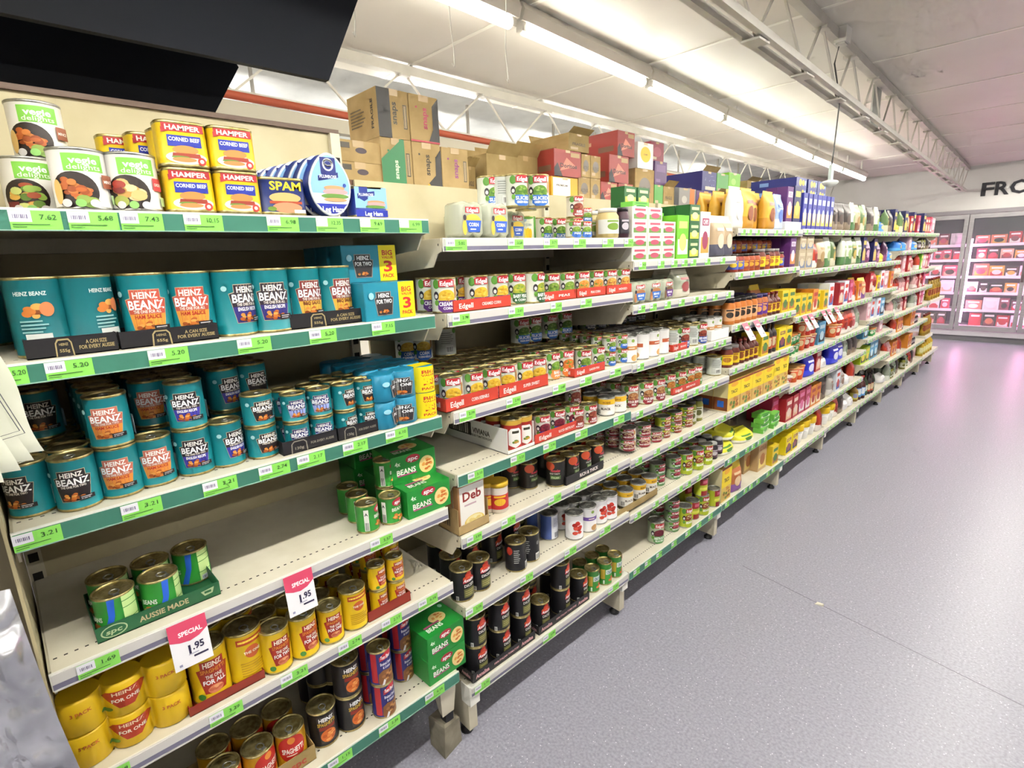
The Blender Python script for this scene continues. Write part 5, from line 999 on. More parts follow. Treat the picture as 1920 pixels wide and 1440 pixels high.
('sp',-0.248,0.491,0.31,54,1,6,1),('sp',-0.248,0.491,0.4188,64,1,6,1),('tp',-0.038,0.612,0.31,7,1,6,0),('tp',-0.038,0.612,0.4188,3,1,6,0),
('tp',-0.106,0.612,0.31,0,1,6,1),('tp',-0.106,0.612,0.4188,6,1,6,1),('tp',-0.175,0.612,0.31,3,1,6,1),('tp',-0.175,0.612,0.4188,4,1,6,1),('tp',-0.115,0.725,0.31,13,1,6,0),
('tp',-0.115,0.725,0.4188,10,1,6,0),('tp',-0.184,0.725,0.31,10,1,6,1),('tp',-0.184,0.725,0.4188,11,1,6,1),('tp',-0.252,0.725,0.31,8,1,6,1),
('tp',-0.252,0.725,0.4188,10,1,6,1),('s4',-0.075,0.825,0.31,1,1,6,0),('s4',-0.075,0.825,0.3928,2,1,6,0),('s4',-0.202,0.825,0.31,-0,1,6,1),
('s4',-0.202,0.825,0.3928,3,1,6,1),('twin',-0.06,1.024,1.635,-1,2,1,0),('twin',-0.16,1.1,1.635,-2,2,1,0),('twin',-0.26,1.175,1.635,2,2,1,0),
('twin',-0.36,1.248,1.635,-6,2,1,0),('twin',-0.06,1.126,1.635,3,2,1,0),('twin',-0.16,1.209,1.635,-5,2,1,0),('twin',-0.26,1.291,1.635,1,2,1,0),
('twin',-0.24,1.379,1.635,2,2,1,0),('bc',-0.329,1.457,1.635,-20,2,1,0),('bc',-0.367,1.597,1.635,-50,2,1,0),('egb',-0.392,1.721,1.635,-10,2,1,0),
('egb',-0.392,1.813,1.635,-24,2,1,0),('egb',-0.09,1.37,1.7363,-39,2,1,0),('egb',-0.12,1.301,1.7363,-19,2,1,0),('egb',-0.19,1.415,1.7363,-15,2,1,0),
('ebk',-0.17,1.279,1.7363,-25,2,1,0),('egb',-0.2,1.25,1.7363,-8,2,1,0),('ebk',-0.25,1.352,1.635,-33,2,1,0),('egb',-0.26,1.285,1.635,-30,2,1,0),
('egs',-0.035,1.485,1.635,-24,2,1,0),('egs',-0.035,1.543,1.635,-27,2,1,0),('eki',-0.12,1.598,1.635,-29,2,1,0),('eki',-0.12,1.598,1.7108,-27,2,1,0),
('egs',-0.12,1.657,1.635,-32,2,1,0),('egs',-0.12,1.657,1.6918,-34,2,1,0),('j_kraut',-0.046,1.694,1.635,-18,2,1,0),('j_kraut',-0.15,1.744,1.635,-32,2,1,0),
('j_kraut',-0.235,1.744,1.635,-31,2,1,1),('j_dark',-0.029,1.765,1.635,-23,2,1,0),('j_dark',-0.081,1.765,1.635,-22,2,1,1),('j_dark',-0.132,1.765,1.635,-15,2,1,1),
('j_dark',-0.184,1.765,1.635,-18,2,1,1),('ec',-0.055,0.933,1.432,-29,2,2,0),('ec',-0.13,0.933,1.432,-25,2,2,1),('ec',-0.055,1.054,1.432,-18,2,2,0),
('ec',-0.13,1.054,1.432,-19,2,2,1),('ec',-0.055,1.136,1.432,-8,2,2,0),('ec',-0.13,1.136,1.432,-8,2,2,1),('ec',-0.13,0.978,1.432,-31,2,2,0),
('epc',-0.069,1.23,1.432,-23,2,2,0),('epc',-0.143,1.23,1.432,-27,2,2,1),('epc',-0.218,1.23,1.432,-32,2,2,1),('epc',-0.04,1.284,1.432,7,2,2,0),
('epc',-0.115,1.284,1.432,5,2,2,1),('epc',-0.19,1.284,1.432,11,2,2,1),('epe',-0.05,1.379,1.432,-28,2,2,0),('epe',-0.118,1.379,1.432,-22,2,2,1),
('epe',-0.185,1.379,1.432,-29,2,2,1),('epe',-0.05,1.457,1.432,-21,2,2,0),('epe',-0.118,1.457,1.432,-30,2,2,1),('epe',-0.185,1.457,1.432,-29,2,2,1),
('eor',-0.05,1.542,1.432,-30,2,2,0),('eor',-0.118,1.542,1.432,-27,2,2,1),('eor',-0.185,1.542,1.432,-22,2,2,1),('eor',-0.05,1.624,1.432,-27,2,2,0),
('eor',-0.118,1.624,1.432,-20,2,2,1),('eor',-0.185,1.624,1.432,-28,2,2,1),('ere',-0.05,1.706,1.432,-27,2,2,0),('ere',-0.118,1.706,1.432,-28,2,2,1),
('ere',-0.185,1.706,1.432,-23,2,2,1),('ere',-0.05,1.794,1.432,-25,2,2,0),('ere',-0.118,1.794,1.432,-25,2,2,1),('ere',-0.185,1.794,1.432,-22,2,2,1),
('eco',-0.055,0.938,1.151,-32,2,3,0),('eco',-0.13,0.938,1.151,-29,2,3,1),('eco',-0.204,0.938,1.151,-34,2,3,1),('eco',-0.278,0.938,1.151,-29,2,3,1),
('eco',-0.353,0.938,1.151,-34,2,3,1),('eco',-0.055,1.017,1.151,-14,2,3,0),('eco',-0.13,1.017,1.151,-14,2,3,1),('eco',-0.204,1.017,1.151,-18,2,3,1),
('eco',-0.278,1.017,1.151,-18,2,3,1),('eco',-0.353,1.017,1.151,-8,2,3,1),('eco',-0.055,1.093,1.151,-24,2,3,0),('eco',-0.13,1.093,1.151,-20,2,3,1),
('eco',-0.204,1.093,1.151,-23,2,3,1),('eco',-0.278,1.093,1.151,-27,2,3,1),('eco',-0.353,1.093,1.151,-27,2,3,1),('esw',-0.055,1.165,1.151,-41,2,3,0),
('esw',-0.13,1.165,1.151,-34,2,3,1),('esw',-0.204,1.165,1.151,-39,2,3,1),('esw',-0.278,1.165,1.151,-39,2,3,1),('esw',-0.353,1.165,1.151,-40,2,3,1),
('esw',-0.055,1.238,1.151,-17,2,3,0),('esw',-0.13,1.238,1.151,-9,2,3,1),('esw',-0.204,1.238,1.151,-18,2,3,1),('esw',-0.278,1.238,1.151,-9,2,3,1),
('esw',-0.353,1.238,1.151,-9,2,3,1),('esw',-0.055,1.306,1.151,-32,2,3,0),('esw',-0.13,1.306,1.151,-41,2,3,1),('esw',-0.204,1.306,1.151,-39,2,3,1),
('esw',-0.278,1.306,1.151,-39,2,3,1),('esw',-0.353,1.306,1.151,-39,2,3,1),('ecr',-0.083,1.403,1.151,-5,2,3,0),('ecr',-0.158,1.403,1.151,-7,2,3,1),
('ecr',-0.232,1.403,1.151,-4,2,3,1),('ecr',-0.307,1.403,1.151,-12,2,3,1),('eca',-0.075,1.474,1.151,-23,2,3,0),('eca',-0.15,1.474,1.151,-15,2,3,1),
('eca',-0.224,1.474,1.151,-11,2,3,1),('eca',-0.299,1.474,1.151,-9,2,3,1),('ega',-0.05,1.552,1.151,-31,2,3,0),('ega',-0.118,1.552,1.151,-28,2,3,1),
('ega',-0.185,1.552,1.151,-22,2,3,1),('ega',-0.253,1.552,1.151,-31,2,3,1),('ega',-0.05,1.63,1.151,-13,2,3,0),('ega',-0.118,1.63,1.151,-19,2,3,1),
('ega',-0.185,1.63,1.151,-16,2,3,1),('ega',-0.253,1.63,1.151,-10,2,3,1),('egs',-0.054,1.718,1.151,-19,2,3,0),('egs',-0.054,1.718,1.2078,-14,2,3,0),
('egs',-0.109,1.718,1.151,-14,2,3,1),('egs',-0.109,1.718,1.2078,-22,2,3,1),('egs',-0.165,1.718,1.151,-26,2,3,1),('egs',-0.165,1.718,1.2078,-21,2,3,1),
('egs',-0.22,1.718,1.151,-24,2,3,1),('egs',-0.22,1.718,1.2078,-22,2,3,1),('egs',-0.276,1.718,1.151,-27,2,3,1),('egs',-0.276,1.718,1.2078,-21,2,3,1),
('egs',-0.058,1.803,1.151,-19,2,3,0),('egs',-0.058,1.803,1.2078,-18,2,3,0),('egs',-0.113,1.803,1.151,-27,2,3,1),('egs',-0.113,1.803,1.2078,-16,2,3,1),
('egs',-0.169,1.803,1.151,-22,2,3,1),('egs',-0.169,1.803,1.2078,-15,2,3,1),('egs',-0.224,1.803,1.151,-17,2,3,1),('egs',-0.224,1.803,1.2078,-29,2,3,1),
('egs',-0.28,1.803,1.151,-24,2,3,1),('egs',-0.28,1.803,1.2078,-29,2,3,1),('egb',-0.3,1.733,1.2493,-21,2,3,0),('egb',-0.3,1.639,1.2493,-19,2,3,0),
('egb',-0.3,1.544,1.2493,-19,2,3,0),('egb',-0.3,1.475,1.2493,-21,2,3,0),('ecr',-0.36,1.801,1.151,-30,2,3,0),('ecr',-0.36,1.702,1.151,-33,2,3,0),
('ecr',-0.36,1.602,1.151,-28,2,3,0),('ecr',-0.36,1.53,1.151,-35,2,3,0),('eco',-0.33,1.032,1.251,-29,2,3,0),('ebk',-0.33,1.132,1.251,-25,2,3,0),
('eco',-0.34,1.029,1.151,-25,2,3,0),('eco',-0.34,1.131,1.151,-31,2,3,0),('eco',-0.36,0.988,1.251,-26,2,3,0),('eki',-0.36,1.929,1.151,-34,2,3,0),
('eki',-0.36,1.929,1.2268,-26,2,3,0),('eki',-0.36,2.029,1.151,-24,2,3,0),('eki',-0.36,2.029,1.2268,-30,2,3,0),('vv',-0.052,1.173,0.956,-22,2,4,0),
('vv',-0.127,1.173,0.956,-28,2,4,1),('vv',-0.201,1.173,0.956,-19,2,4,1),('vv',-0.275,1.173,0.956,-19,2,4,1),('vv',-0.35,1.173,0.956,-22,2,4,1),
('vv',-0.052,1.223,0.956,-19,2,4,0),('vv',-0.127,1.223,0.956,-27,2,4,1),('vv',-0.201,1.223,0.956,-26,2,4,1),('vv',-0.275,1.223,0.956,-27,2,4,1),
('vv',-0.35,1.223,0.956,-28,2,4,1),('ebt',-0.05,1.315,0.956,-21,2,4,0),('ebt',-0.12,1.315,0.956,-25,2,4,1),('ebt',-0.189,1.315,0.956,-18,2,4,1),
('ebt',-0.259,1.315,0.956,-16,2,4,1),('ebt',-0.05,1.396,0.956,-26,2,4,0),('ebt',-0.12,1.396,0.956,-23,2,4,1),('ebt',-0.189,1.396,0.956,-25,2,4,1),
('ebt',-0.259,1.396,0.956,-17,2,4,1),('ebt',-0.05,1.477,0.956,-24,2,4,0),('ebt',-0.12,1.477,0.956,-25,2,4,1),('ebt',-0.189,1.477,0.956,-16,2,4,1),
('ebt',-0.259,1.477,0.956,-22,2,4,1),('eki',-0.036,1.487,0.956,-21,2,4,0),('eki',-0.102,1.487,0.956,-29,2,4,1),('eki',-0.167,1.487,0.956,-22,2,4,1),
('eki',-0.036,1.565,0.956,-16,2,4,0),('eki',-0.102,1.565,0.956,-25,2,4,1),('eki',-0.167,1.565,0.956,-17,2,4,1),('eki',-0.08,1.527,1.0318,-28,2,4,0),
('yw',-0.048,1.694,0.956,-60,2,4,0),('yw',-0.122,1.694,0.956,-70,2,4,1),('yw',-0.04,1.762,0.956,-68,2,4,0),('yw',-0.113,1.762,0.956,-70,2,4,1),
('yw',-0.16,1.756,0.956,-30,2,4,0),('yw',-0.233,1.756,0.956,-31,2,4,1),('deb',-0.034,0.964,0.757,0,2,5,0),('deb',-0.07,0.964,0.757,0,2,5,0),
('deb',-0.106,0.964,0.757,0,2,5,0),('deb',-0.142,0.964,0.757,0,2,5,0),('deb',-0.178,0.964,0.757,0,2,5,0),('c_can',-0.06,1.109,0.753,-31,2,5,0),
('c_can',-0.13,1.109,0.753,-27,2,5,1),('c_can',-0.199,1.109,0.753,-25,2,5,1),('c_can',-0.09,1.085,0.753,-26,2,5,0),('c_can',-0.16,1.085,0.753,-27,2,5,1),
('and',-0.118,1.312,0.753,-17,2,5,0),('and',-0.057,1.396,0.753,-68,2,5,0),('and',-0.17,1.276,0.753,-22,2,5,0),('and',-0.244,1.276,0.753,-12,2,5,1),
('and',-0.16,1.438,0.753,7,2,5,0),('and',-0.234,1.438,0.753,6,2,5,1),('and',-0.309,1.438,0.753,14,2,5,1),('and',-0.052,1.471,0.753,-8,2,5,0),
('and',-0.127,1.471,0.753,-2,2,5,1),('and',-0.052,1.545,0.753,-7,2,5,0),('and',-0.127,1.545,0.753,-5,2,5,1),('and',-0.052,1.626,0.753,-8,2,5,0),
('and',-0.127,1.626,0.753,-2,2,5,1),('esb',-0.068,1.877,0.753,-49,2,5,0),('esb',-0.068,1.877,0.8038,-55,2,5,0),('esb',-0.143,1.877,0.753,-56,2,5,1),
('esb',-0.143,1.877,0.8038,-47,2,5,1),('esb',-0.219,1.877,0.753,-44,2,5,1),('esb',-0.219,1.877,0.8038,-46,2,5,1),('an',-0.065,0.939,0.508,-20,2,6,0),
('an',-0.067,1.014,0.508,-20,2,6,0),('anb',-0.056,1.176,0.508,-8,2,6,0),('anb',-0.066,1.254,0.508,-28,2,6,0),('an',-0.15,0.962,0.508,-17,2,6,0),
('an',-0.165,1.05,0.508,-17,2,6,0),('an',-0.25,0.981,0.508,-18,2,6,0),('an',-0.255,1.071,0.508,-15,2,6,0),('an',-0.26,1.165,0.508,-17,2,6,0),
('an',-0.16,1.156,0.508,-7,2,6,0),('an',-0.26,1.264,0.508,-15,2,6,0),('an',-0.19,1.279,0.508,-12,2,6,0),('an',-0.28,1.393,0.508,-11,2,6,0),
('bw',-0.113,1.415,0.508,-24,2,6,0),('bw',-0.187,1.415,0.508,-24,2,6,1),('tw',-0.041,1.481,0.508,-38,2,6,0),('tw',-0.13,1.506,0.508,-21,2,6,0),
('tw',-0.204,1.506,0.508,-26,2,6,1),('tw',-0.277,1.506,0.508,-29,2,6,1),('lw',-0.04,1.563,0.508,-21,2,6,0),('lw',-0.113,1.563,0.508,-16,2,6,1),
('tw',-0.048,1.646,0.508,-22,2,6,0),('tw',-0.122,1.646,0.508,-25,2,6,1),('tw',-0.04,1.705,0.508,-45,2,6,0),('tw',-0.113,1.705,0.508,-42,2,6,1),
('tw',-0.187,1.705,0.508,-49,2,6,1),('yw',-0.055,1.845,0.508,-28,2,6,0),('yw',-0.129,1.845,0.508,-24,2,6,1),('yw',-0.202,1.845,0.508,-31,2,6,1),
('yw',-0.055,1.946,0.508,-25,2,6,0),('yw',-0.129,1.946,0.508,-22,2,6,1),('yw',-0.202,1.946,0.508,-24,2,6,1),('yw',-0.055,2.039,0.508,-27,2,6,0),
('yw',-0.129,2.039,0.508,-24,2,6,1),('yw',-0.202,2.039,0.508,-27,2,6,1),('an',-0.055,0.973,0.214,-17,2,7,0),('an',-0.055,0.973,0.3228,-13,2,7,0),
('an',-0.055,1.082,0.214,-13,2,7,0),('an',-0.055,1.082,0.3228,-16,2,7,0),('an',-0.055,1.186,0.214,-10,2,7,0),('an',-0.055,1.186,0.3228,-18,2,7,0),
('an',-0.055,1.289,0.214,-24,2,7,0),('an',-0.055,1.407,0.214,-5,2,7,0),('an',-0.055,1.407,0.3228,-4,2,7,0),('an',-0.055,1.519,0.214,-8,2,7,0),
('an',-0.16,1.096,0.214,-17,2,7,0),('an',-0.16,1.096,0.3228,-17,2,7,0),('an',-0.16,1.215,0.214,-16,2,7,0),('an',-0.16,1.215,0.3228,-22,2,7,0),
('an',-0.16,1.33,0.214,-14,2,7,0),('an',-0.16,1.33,0.3228,-19,2,7,0),('an',-0.16,1.456,0.214,-12,2,7,0),('an',-0.16,1.456,0.3228,-15,2,7,0),
('cru',-0.048,1.601,0.214,-6,2,7,0),('cru',-0.113,1.601,0.214,-17,2,7,1),('cru',-0.041,1.678,0.214,-8,2,7,0),('cru',-0.107,1.678,0.214,-12,2,7,1),
('cru',-0.041,1.752,0.214,-2,2,7,0),('cru',-0.107,1.752,0.214,-6,2,7,1),('g_stk',-0.05,1.86,1.548,0,3,1,0),('g_stk',-0.05,1.86,1.5988,0,3,1,0),
('g_stk',-0.05,1.86,1.6496,0,3,1,0),('g_stk',-0.05,1.86,1.7004,0,3,1,0),('g_stk',-0.126,1.86,1.548,0,3,1,1),('g_stk',-0.126,1.86,1.5988,0,3,1,1),
('g_stk',-0.126,1.86,1.6496,0,3,1,1),('g_stk',-0.126,1.86,1.7004,0,3,1,1),('g_stk',-0.203,1.86,1.548,0,3,1,1),('g_stk',-0.203,1.86,1.5988,0,3,1,1),
('g_stk',-0.203,1.86,1.6496,0,3,1,1),('g_stk',-0.203,1.86,1.7004,0,3,1,1),('g_stk',-0.05,1.968,1.548,0,3,1,0),('g_stk',-0.05,1.968,1.5988,0,3,1,0),
('g_stk',-0.05,1.968,1.6496,0,3,1,0),('g_stk',-0.05,1.968,1.7004,0,3,1,0),('g_stk',-0.126,1.968,1.548,0,3,1,1),('g_stk',-0.126,1.968,1.5988,0,3,1,1),
('g_stk',-0.126,1.968,1.6496,0,3,1,1),('g_stk',-0.126,1.968,1.7004,0,3,1,1),('g_stk',-0.203,1.968,1.548,0,3,1,1),('g_stk',-0.203,1.968,1.5988,0,3,1,1),
('g_stk',-0.203,1.968,1.6496,0,3,1,1),('g_stk',-0.203,1.968,1.7004,0,3,1,1),('g_stk',-0.05,2.075,1.548,0,3,1,0),('g_stk',-0.05,2.075,1.5988,0,3,1,0),
('g_stk',-0.05,2.075,1.6496,0,3,1,0),('g_stk',-0.126,2.075,1.548,0,3,1,1),('g_stk',-0.126,2.075,1.5988,0,3,1,1),('g_stk',-0.126,2.075,1.6496,0,3,1,1),
('g_gre',-0.047,2.19,1.548,0,3,1,0),('g_gre',-0.119,2.19,1.548,0,3,1,1),('g_dgr',-0.047,2.29,1.548,0,3,1,0),('g_dgr',-0.047,2.29,1.6238,0,3,1,0),
('g_dgr',-0.047,2.29,1.6996,0,3,1,0),('g_dgr',-0.119,2.29,1.548,0,3,1,1),('g_dgr',-0.119,2.29,1.6238,0,3,1,1),('g_dgr',-0.119,2.29,1.6996,0,3,1,1),
('g_dgr',-0.2,2.02,1.548,0,3,1,0),('g_dgr',-0.2,2.02,1.6238,0,3,1,0),('g_dgr',-0.2,2.02,1.6996,0,3,1,0),('g_dgr',-0.2,2.02,1.7754,0,3,1,0),
('g_dgr',-0.2,2.12,1.548,0,3,1,0),('g_dgr',-0.2,2.12,1.6238,0,3,1,0),('g_dgr',-0.2,2.12,1.6996,0,3,1,0),('g_dgr',-0.2,2.12,1.7754,0,3,1,0),
('g_whi',-0.042,2.39,1.548,0,3,1,0),('g_whi',-0.103,2.39,1.548,0,3,1,1),('g_whi',-0.165,2.39,1.548,0,3,1,1),('a_grn',-0.12,2.46,1.548,0,3,1,0),
('a_qui',-0.047,2.55,1.548,0,3,1,0),('a_qui',-0.119,2.55,1.548,0,3,1,1),('a_qui',-0.19,2.55,1.548,0,3,1,1),('a_qui',-0.047,2.64,1.548,0,3,1,0),
('a_qui',-0.119,2.64,1.548,0,3,1,1),('a_qui',-0.19,2.64,1.548,0,3,1,1),('g_grn',-0.13,2,1.753,0,3,1,0),('g_grn',-0.13,2.12,1.713,0,3,1,0),
('twinb',-0.057,1.87,1.38,0,3,2,0),('twinb',-0.148,1.87,1.38,0,3,2,1),('twinb',-0.24,1.87,1.38,0,3,2,1),('twinb',-0.057,1.985,1.38,0,3,2,0),
('twinb',-0.148,1.985,1.38,0,3,2,1),('twinb',-0.24,1.985,1.38,0,3,2,1),('twinp',-0.057,2.09,1.38,0,3,2,0),('twinp',-0.148,2.09,1.38,0,3,2,1),
('twinp',-0.24,2.09,1.38,0,3,2,1),('a_cor',-0.052,2.23,1.38,0,3,2,0,0.886),('a_cor',-0.134,2.23,1.38,0,3,2,1,0.886),('ow',-0.05,1.845,1.145,-28,3,3,0),
('ow',-0.126,1.845,1.145,-28,3,3,1),('ow',-0.203,1.845,1.145,-28,3,3,1),('ow',-0.279,1.845,1.145,-28,3,3,1),('rw',-0.05,1.935,1.145,-108,3,3,0),
('rw',-0.126,1.935,1.145,-108,3,3,1),('rw',-0.203,1.935,1.145,-108,3,3,1),('rw',-0.279,1.935,1.145,-108,3,3,1),('rw',-0.05,2.015,1.145,-8,3,3,0),
('rw',-0.126,2.015,1.145,-8,3,3,1),('rw',-0.203,2.015,1.145,-8,3,3,1),('rw',-0.279,2.015,1.145,-8,3,3,1),('rw',-0.05,2.095,1.145,22,3,3,0),
('rw',-0.126,2.095,1.145,22,3,3,1),('rw',-0.203,2.095,1.145,22,3,3,1),('rw',-0.279,2.095,1.145,22,3,3,1),('ebk',-0.05,2.18,1.145,-38,3,3,0),
('ebk',-0.128,2.18,1.145,-38,3,3,1),('ebk',-0.205,2.18,1.145,-38,3,3,1),('ebk',-0.282,2.18,1.145,-38,3,3,1),('ekb',-0.05,2.275,1.145,-28,3,3,0),
('ekb',-0.127,2.275,1.145,-28,3,3,1),('ekb',-0.203,2.275,1.145,-28,3,3,1),('ekb',-0.279,2.275,1.145,-28,3,3,1),('ebk',-0.05,2.36,1.145,-38,3,3,0),
('ebk',-0.128,2.36,1.145,-38,3,3,1),('ebk',-0.205,2.36,1.145,-38,3,3,1),('ebk',-0.282,2.36,1.145,-38,3,3,1),('ekb',-0.05,2.445,1.145,-28,3,3,0),
('ekb',-0.126,2.445,1.145,-28,3,3,1),('ekb',-0.203,2.445,1.145,-28,3,3,1),('ekb',-0.279,2.445,1.145,-28,3,3,1),('ow',-0.06,2.545,1.145,-18,3,3,0),
('ow',-0.137,2.545,1.145,-18,3,3,1),('ow',-0.213,2.545,1.145,-18,3,3,1),('ow',-0.06,2.625,1.145,-18,3,3,0),('ow',-0.137,2.625,1.145,-18,3,3,1),
('ow',-0.213,2.625,1.145,-18,3,3,1),('ekd',-0.3,1.9,1.256,-32,3,3,0,0.816),('ekd',-0.3,1.98,1.256,-32,3,3,0,0.816),('ekd',-0.3,2.06,1.256,-32,3,3,0,0.816),
('ekd',-0.3,2.14,1.256,-32,3,3,0,0.816),('ekd',-0.3,2.22,1.256,-32,3,3,0,0.816),('ekd',-0.3,2.3,1.256,-32,3,3,0,0.816),('ekl',-0.069,1.891,0.944,-34,3,4,0),
('ekl',-0.146,1.891,0.944,-24,3,4,1),('ekl',-0.222,1.891,0.944,-25,3,4,1),('ekl',-0.299,1.891,0.944,-31,3,4,1),('ekl',-0.048,1.972,0.944,-30,3,4,0),
('ekl',-0.124,1.972,0.944,-31,3,4,1),('ekl',-0.201,1.972,0.944,-28,3,4,1),('ekl',-0.277,1.972,0.944,-32,3,4,1),('ekl',-0.041,2.056,0.944,-23,3,4,0),
('ekl',-0.118,2.056,0.944,-24,3,4,1),('ekl',-0.195,2.056,0.944,-28,3,4,1),('ekl',-0.271,2.056,0.944,-30,3,4,1),('ego',-0.054,2.174,0.944,-30,3,4,0),
('ego',-0.125,2.174,0.944,-30,3,4,1),('ego',-0.197,2.174,0.944,-25,3,4,1),('ego',-0.268,2.174,0.944,-34,3,4,1),('ego',-0.05,2.264,0.944,-28,3,4,0),
('ego',-0.122,2.264,0.944,-27,3,4,1),('ego',-0.193,2.264,0.944,-32,3,4,1),('ego',-0.05,2.346,0.944,-26,3,4,0),('ego',-0.122,2.346,0.944,-25,3,4,1),
('ego',-0.193,2.346,0.944,-26,3,4,1),('ego',-0.05,2.421,0.944,-34,3,4,0),('ego',-0.122,2.421,0.944,-28,3,4,1),('ego',-0.193,2.421,0.944,-25,3,4,1),
('ebk',-0.071,2.669,0.944,-41,3,4,0),('ebk',-0.148,2.669,0.944,-41,3,4,1),('ebk',-0.226,2.669,0.944,-35,3,4,1),('epu',-0.06,2.758,0.944,-32,3,4,0),
('epu',-0.137,2.758,0.944,-31,3,4,1),('epu',-0.213,2.758,0.944,-30,3,4,1),('ekl',-0.2,2.37,0.944,-38,3,4,0),('ekl',-0.277,2.37,0.944,-38,3,4,1),
('ekl',-0.353,2.37,0.944,-38,3,4,1),('esb',-0.07,1.998,0.738,-44,3,5,0),('esb',-0.07,1.998,0.7888,-31,3,5,0),('esb',-0.146,1.998,0.738,-32,3,5,1),
('esb',-0.146,1.998,0.7888,-36,3,5,1),('esb',-0.221,1.998,0.738,-41,3,5,1),('esb',-0.221,1.998,0.7888,-46,3,5,1),('esb',-0.064,2.086,0.738,-41,3,5,0),
('esb',-0.139,2.086,0.738,-32,3,5,1),('esb',-0.215,2.086,0.738,-33,3,5,1),('esy',-0.066,2.16,0.738,-16,3,5,0),('esy',-0.066,2.16,0.7888,-12,3,5,0),
('esy',-0.14,2.16,0.738,-15,3,5,1),('esy',-0.14,2.16,0.7888,-15,3,5,1),('esy',-0.213,2.16,0.738,-26,3,5,1),('esy',-0.213,2.16,0.7888,-25,3,5,1),
('esy',-0.064,2.263,0.738,-25,3,5,0),('esy',-0.064,2.263,0.7888,-27,3,5,0),('esy',-0.138,2.263,0.738,-33,3,5,1),('esy',-0.138,2.263,0.7888,-21,3,5,1),
('esy',-0.211,2.263,0.738,-24,3,5,1),('esy',-0.211,2.263,0.7888,-34,3,5,1),('esy',-0.068,2.378,0.738,-28,3,5,0),('esy',-0.068,2.378,0.7888,-21,3,5,0),
('esy',-0.141,2.378,0.738,-22,3,5,1),('esy',-0.141,2.378,0.7888,-29,3,5,1),('esy',-0.215,2.378,0.738,-23,3,5,1),('esy',-0.215,2.378,0.7888,-27,3,5,1),
('j_oliv',-0.066,2.494,0.738,-44,3,5,0),('j_oliv',-0.124,2.494,0.738,-46,3,5,1),('j_oliv',-0.181,2.494,0.738,-34,3,5,1),('j_oliv',-0.061,2.418,0.738,-44,3,5,0),
('j_oliv',-0.118,2.418,0.738,-38,3,5,1),('egt',-0.097,2.175,0.485,-12,3,6,0),('egt',-0.097,2.175,0.5408,-16,3,6,0),('egt',-0.172,2.175,0.485,-19,3,6,1),
('egt',-0.172,2.175,0.5408,-21,3,6,1),('egt',-0.248,2.175,0.485,-25,3,6,1),('egt',-0.248,2.175,0.5408,-18,3,6,1),('egt',-0.081,2.298,0.485,-21,3,6,0),
('egt',-0.081,2.298,0.5408,-15,3,6,0),('egt',-0.156,2.298,0.485,-24,3,6,1),('egt',-0.156,2.298,0.5408,-17,3,6,1),('egt',-0.232,2.298,0.485,-20,3,6,1),
('egt',-0.232,2.298,0.5408,-28,3,6,1),('eyg',-0.064,2.384,0.485,-23,3,6,0),('eyg',-0.139,2.384,0.485,-32,3,6,1),('eyg',-0.051,2.477,0.485,-32,3,6,0),
('eyg',-0.127,2.477,0.485,-29,3,6,1),('eyg',-0.202,2.477,0.485,-32,3,6,1),('eyg',-0.05,2.574,0.485,-31,3,6,0),('eyg',-0.126,2.574,0.485,-29,3,6,1),
('eyg',-0.201,2.574,0.485,-36,3,6,1),('j_bla',-0.055,2.662,0.485,-35,3,6,0),('j_bla',-0.117,2.662,0.485,-32,3,6,1),('j_bla',-0.178,2.662,0.485,-41,3,6,1),
('j_bla',-0.24,2.662,0.485,-32,3,6,1),('j_bla',-0.07,2.755,0.485,-39,3,6,0),('j_bla',-0.131,2.755,0.485,-35,3,6,1),('j_bla',-0.193,2.755,0.485,-38,3,6,1),
('j_bla',-0.254,2.755,0.485,-36,3,6,1),('egk',-0.067,2.129,0.212,-37,3,7,0),('egt',-0.068,2.277,0.212,-20,3,7,0),('egt',-0.068,2.277,0.2678,-32,3,7,0),
('egt',-0.068,2.277,0.3236,-27,3,7,0),('egt',-0.16,2.294,0.212,-35,3,7,0),('egt',-0.16,2.294,0.2678,-35,3,7,0),('eyg',-0.042,2.359,0.212,-21,3,7,0),
('eyr',-0.053,2.463,0.212,-35,3,7,0),('eyr',-0.17,2.605,0.212,-35,3,7,0),('eyr',-0.17,2.605,0.3128,-44,3,7,0),('eyg',-0.041,2.541,0.212,-25,3,7,0),
('eyr',-0.045,2.529,0.323,-39,3,7,0),('eyr',-0.04,2.67,0.212,-21,3,7,0),('eyr',-0.113,2.67,0.212,-34,3,7,1),('eyr',-0.187,2.67,0.212,-26,3,7,1),
('j_bla',-0.17,2.63,0.212,-38,3,7,0),('j_bla',-0.17,2.63,0.3028,-38,3,7,0),('a_wht',-0.05,2.755,1.68,0,4,1,0),('a_pas',-0.047,2.87,1.68,0,4,1,0),
('a_pas',-0.119,2.87,1.68,0,4,1,1),('a_pas',-0.19,2.87,1.68,0,4,1,1),('a_pas',-0.262,2.87,1.68,0,4,1,1),('a_pas',-0.09,3.02,1.68,0,4,1,0),
('a_pas',-0.162,3.02,1.68,0,4,1,1),('a_pas',-0.233,3.02,1.68,0,4,1,1),('a_pas',-0.047,3.15,1.68,0,4,1,0),('a_pas',-0.119,3.15,1.68,0,4,1,1),
('a_pas',-0.19,3.15,1.68,0,4,1,1),('a_pas',-0.262,3.15,1.68,0,4,1,1),('a_blu',-0.042,3.27,1.68,0,4,1,0),('a_blu',-0.103,3.27,1.68,0,4,1,1),
('a_blu',-0.165,3.27,1.68,0,4,1,1),('g_pur',-0.042,3.39,1.725,0,4,1,0),('g_pur',-0.103,3.39,1.725,0,4,1,1),('g_nav',-0.047,3.51,1.725,0,4,1,0),
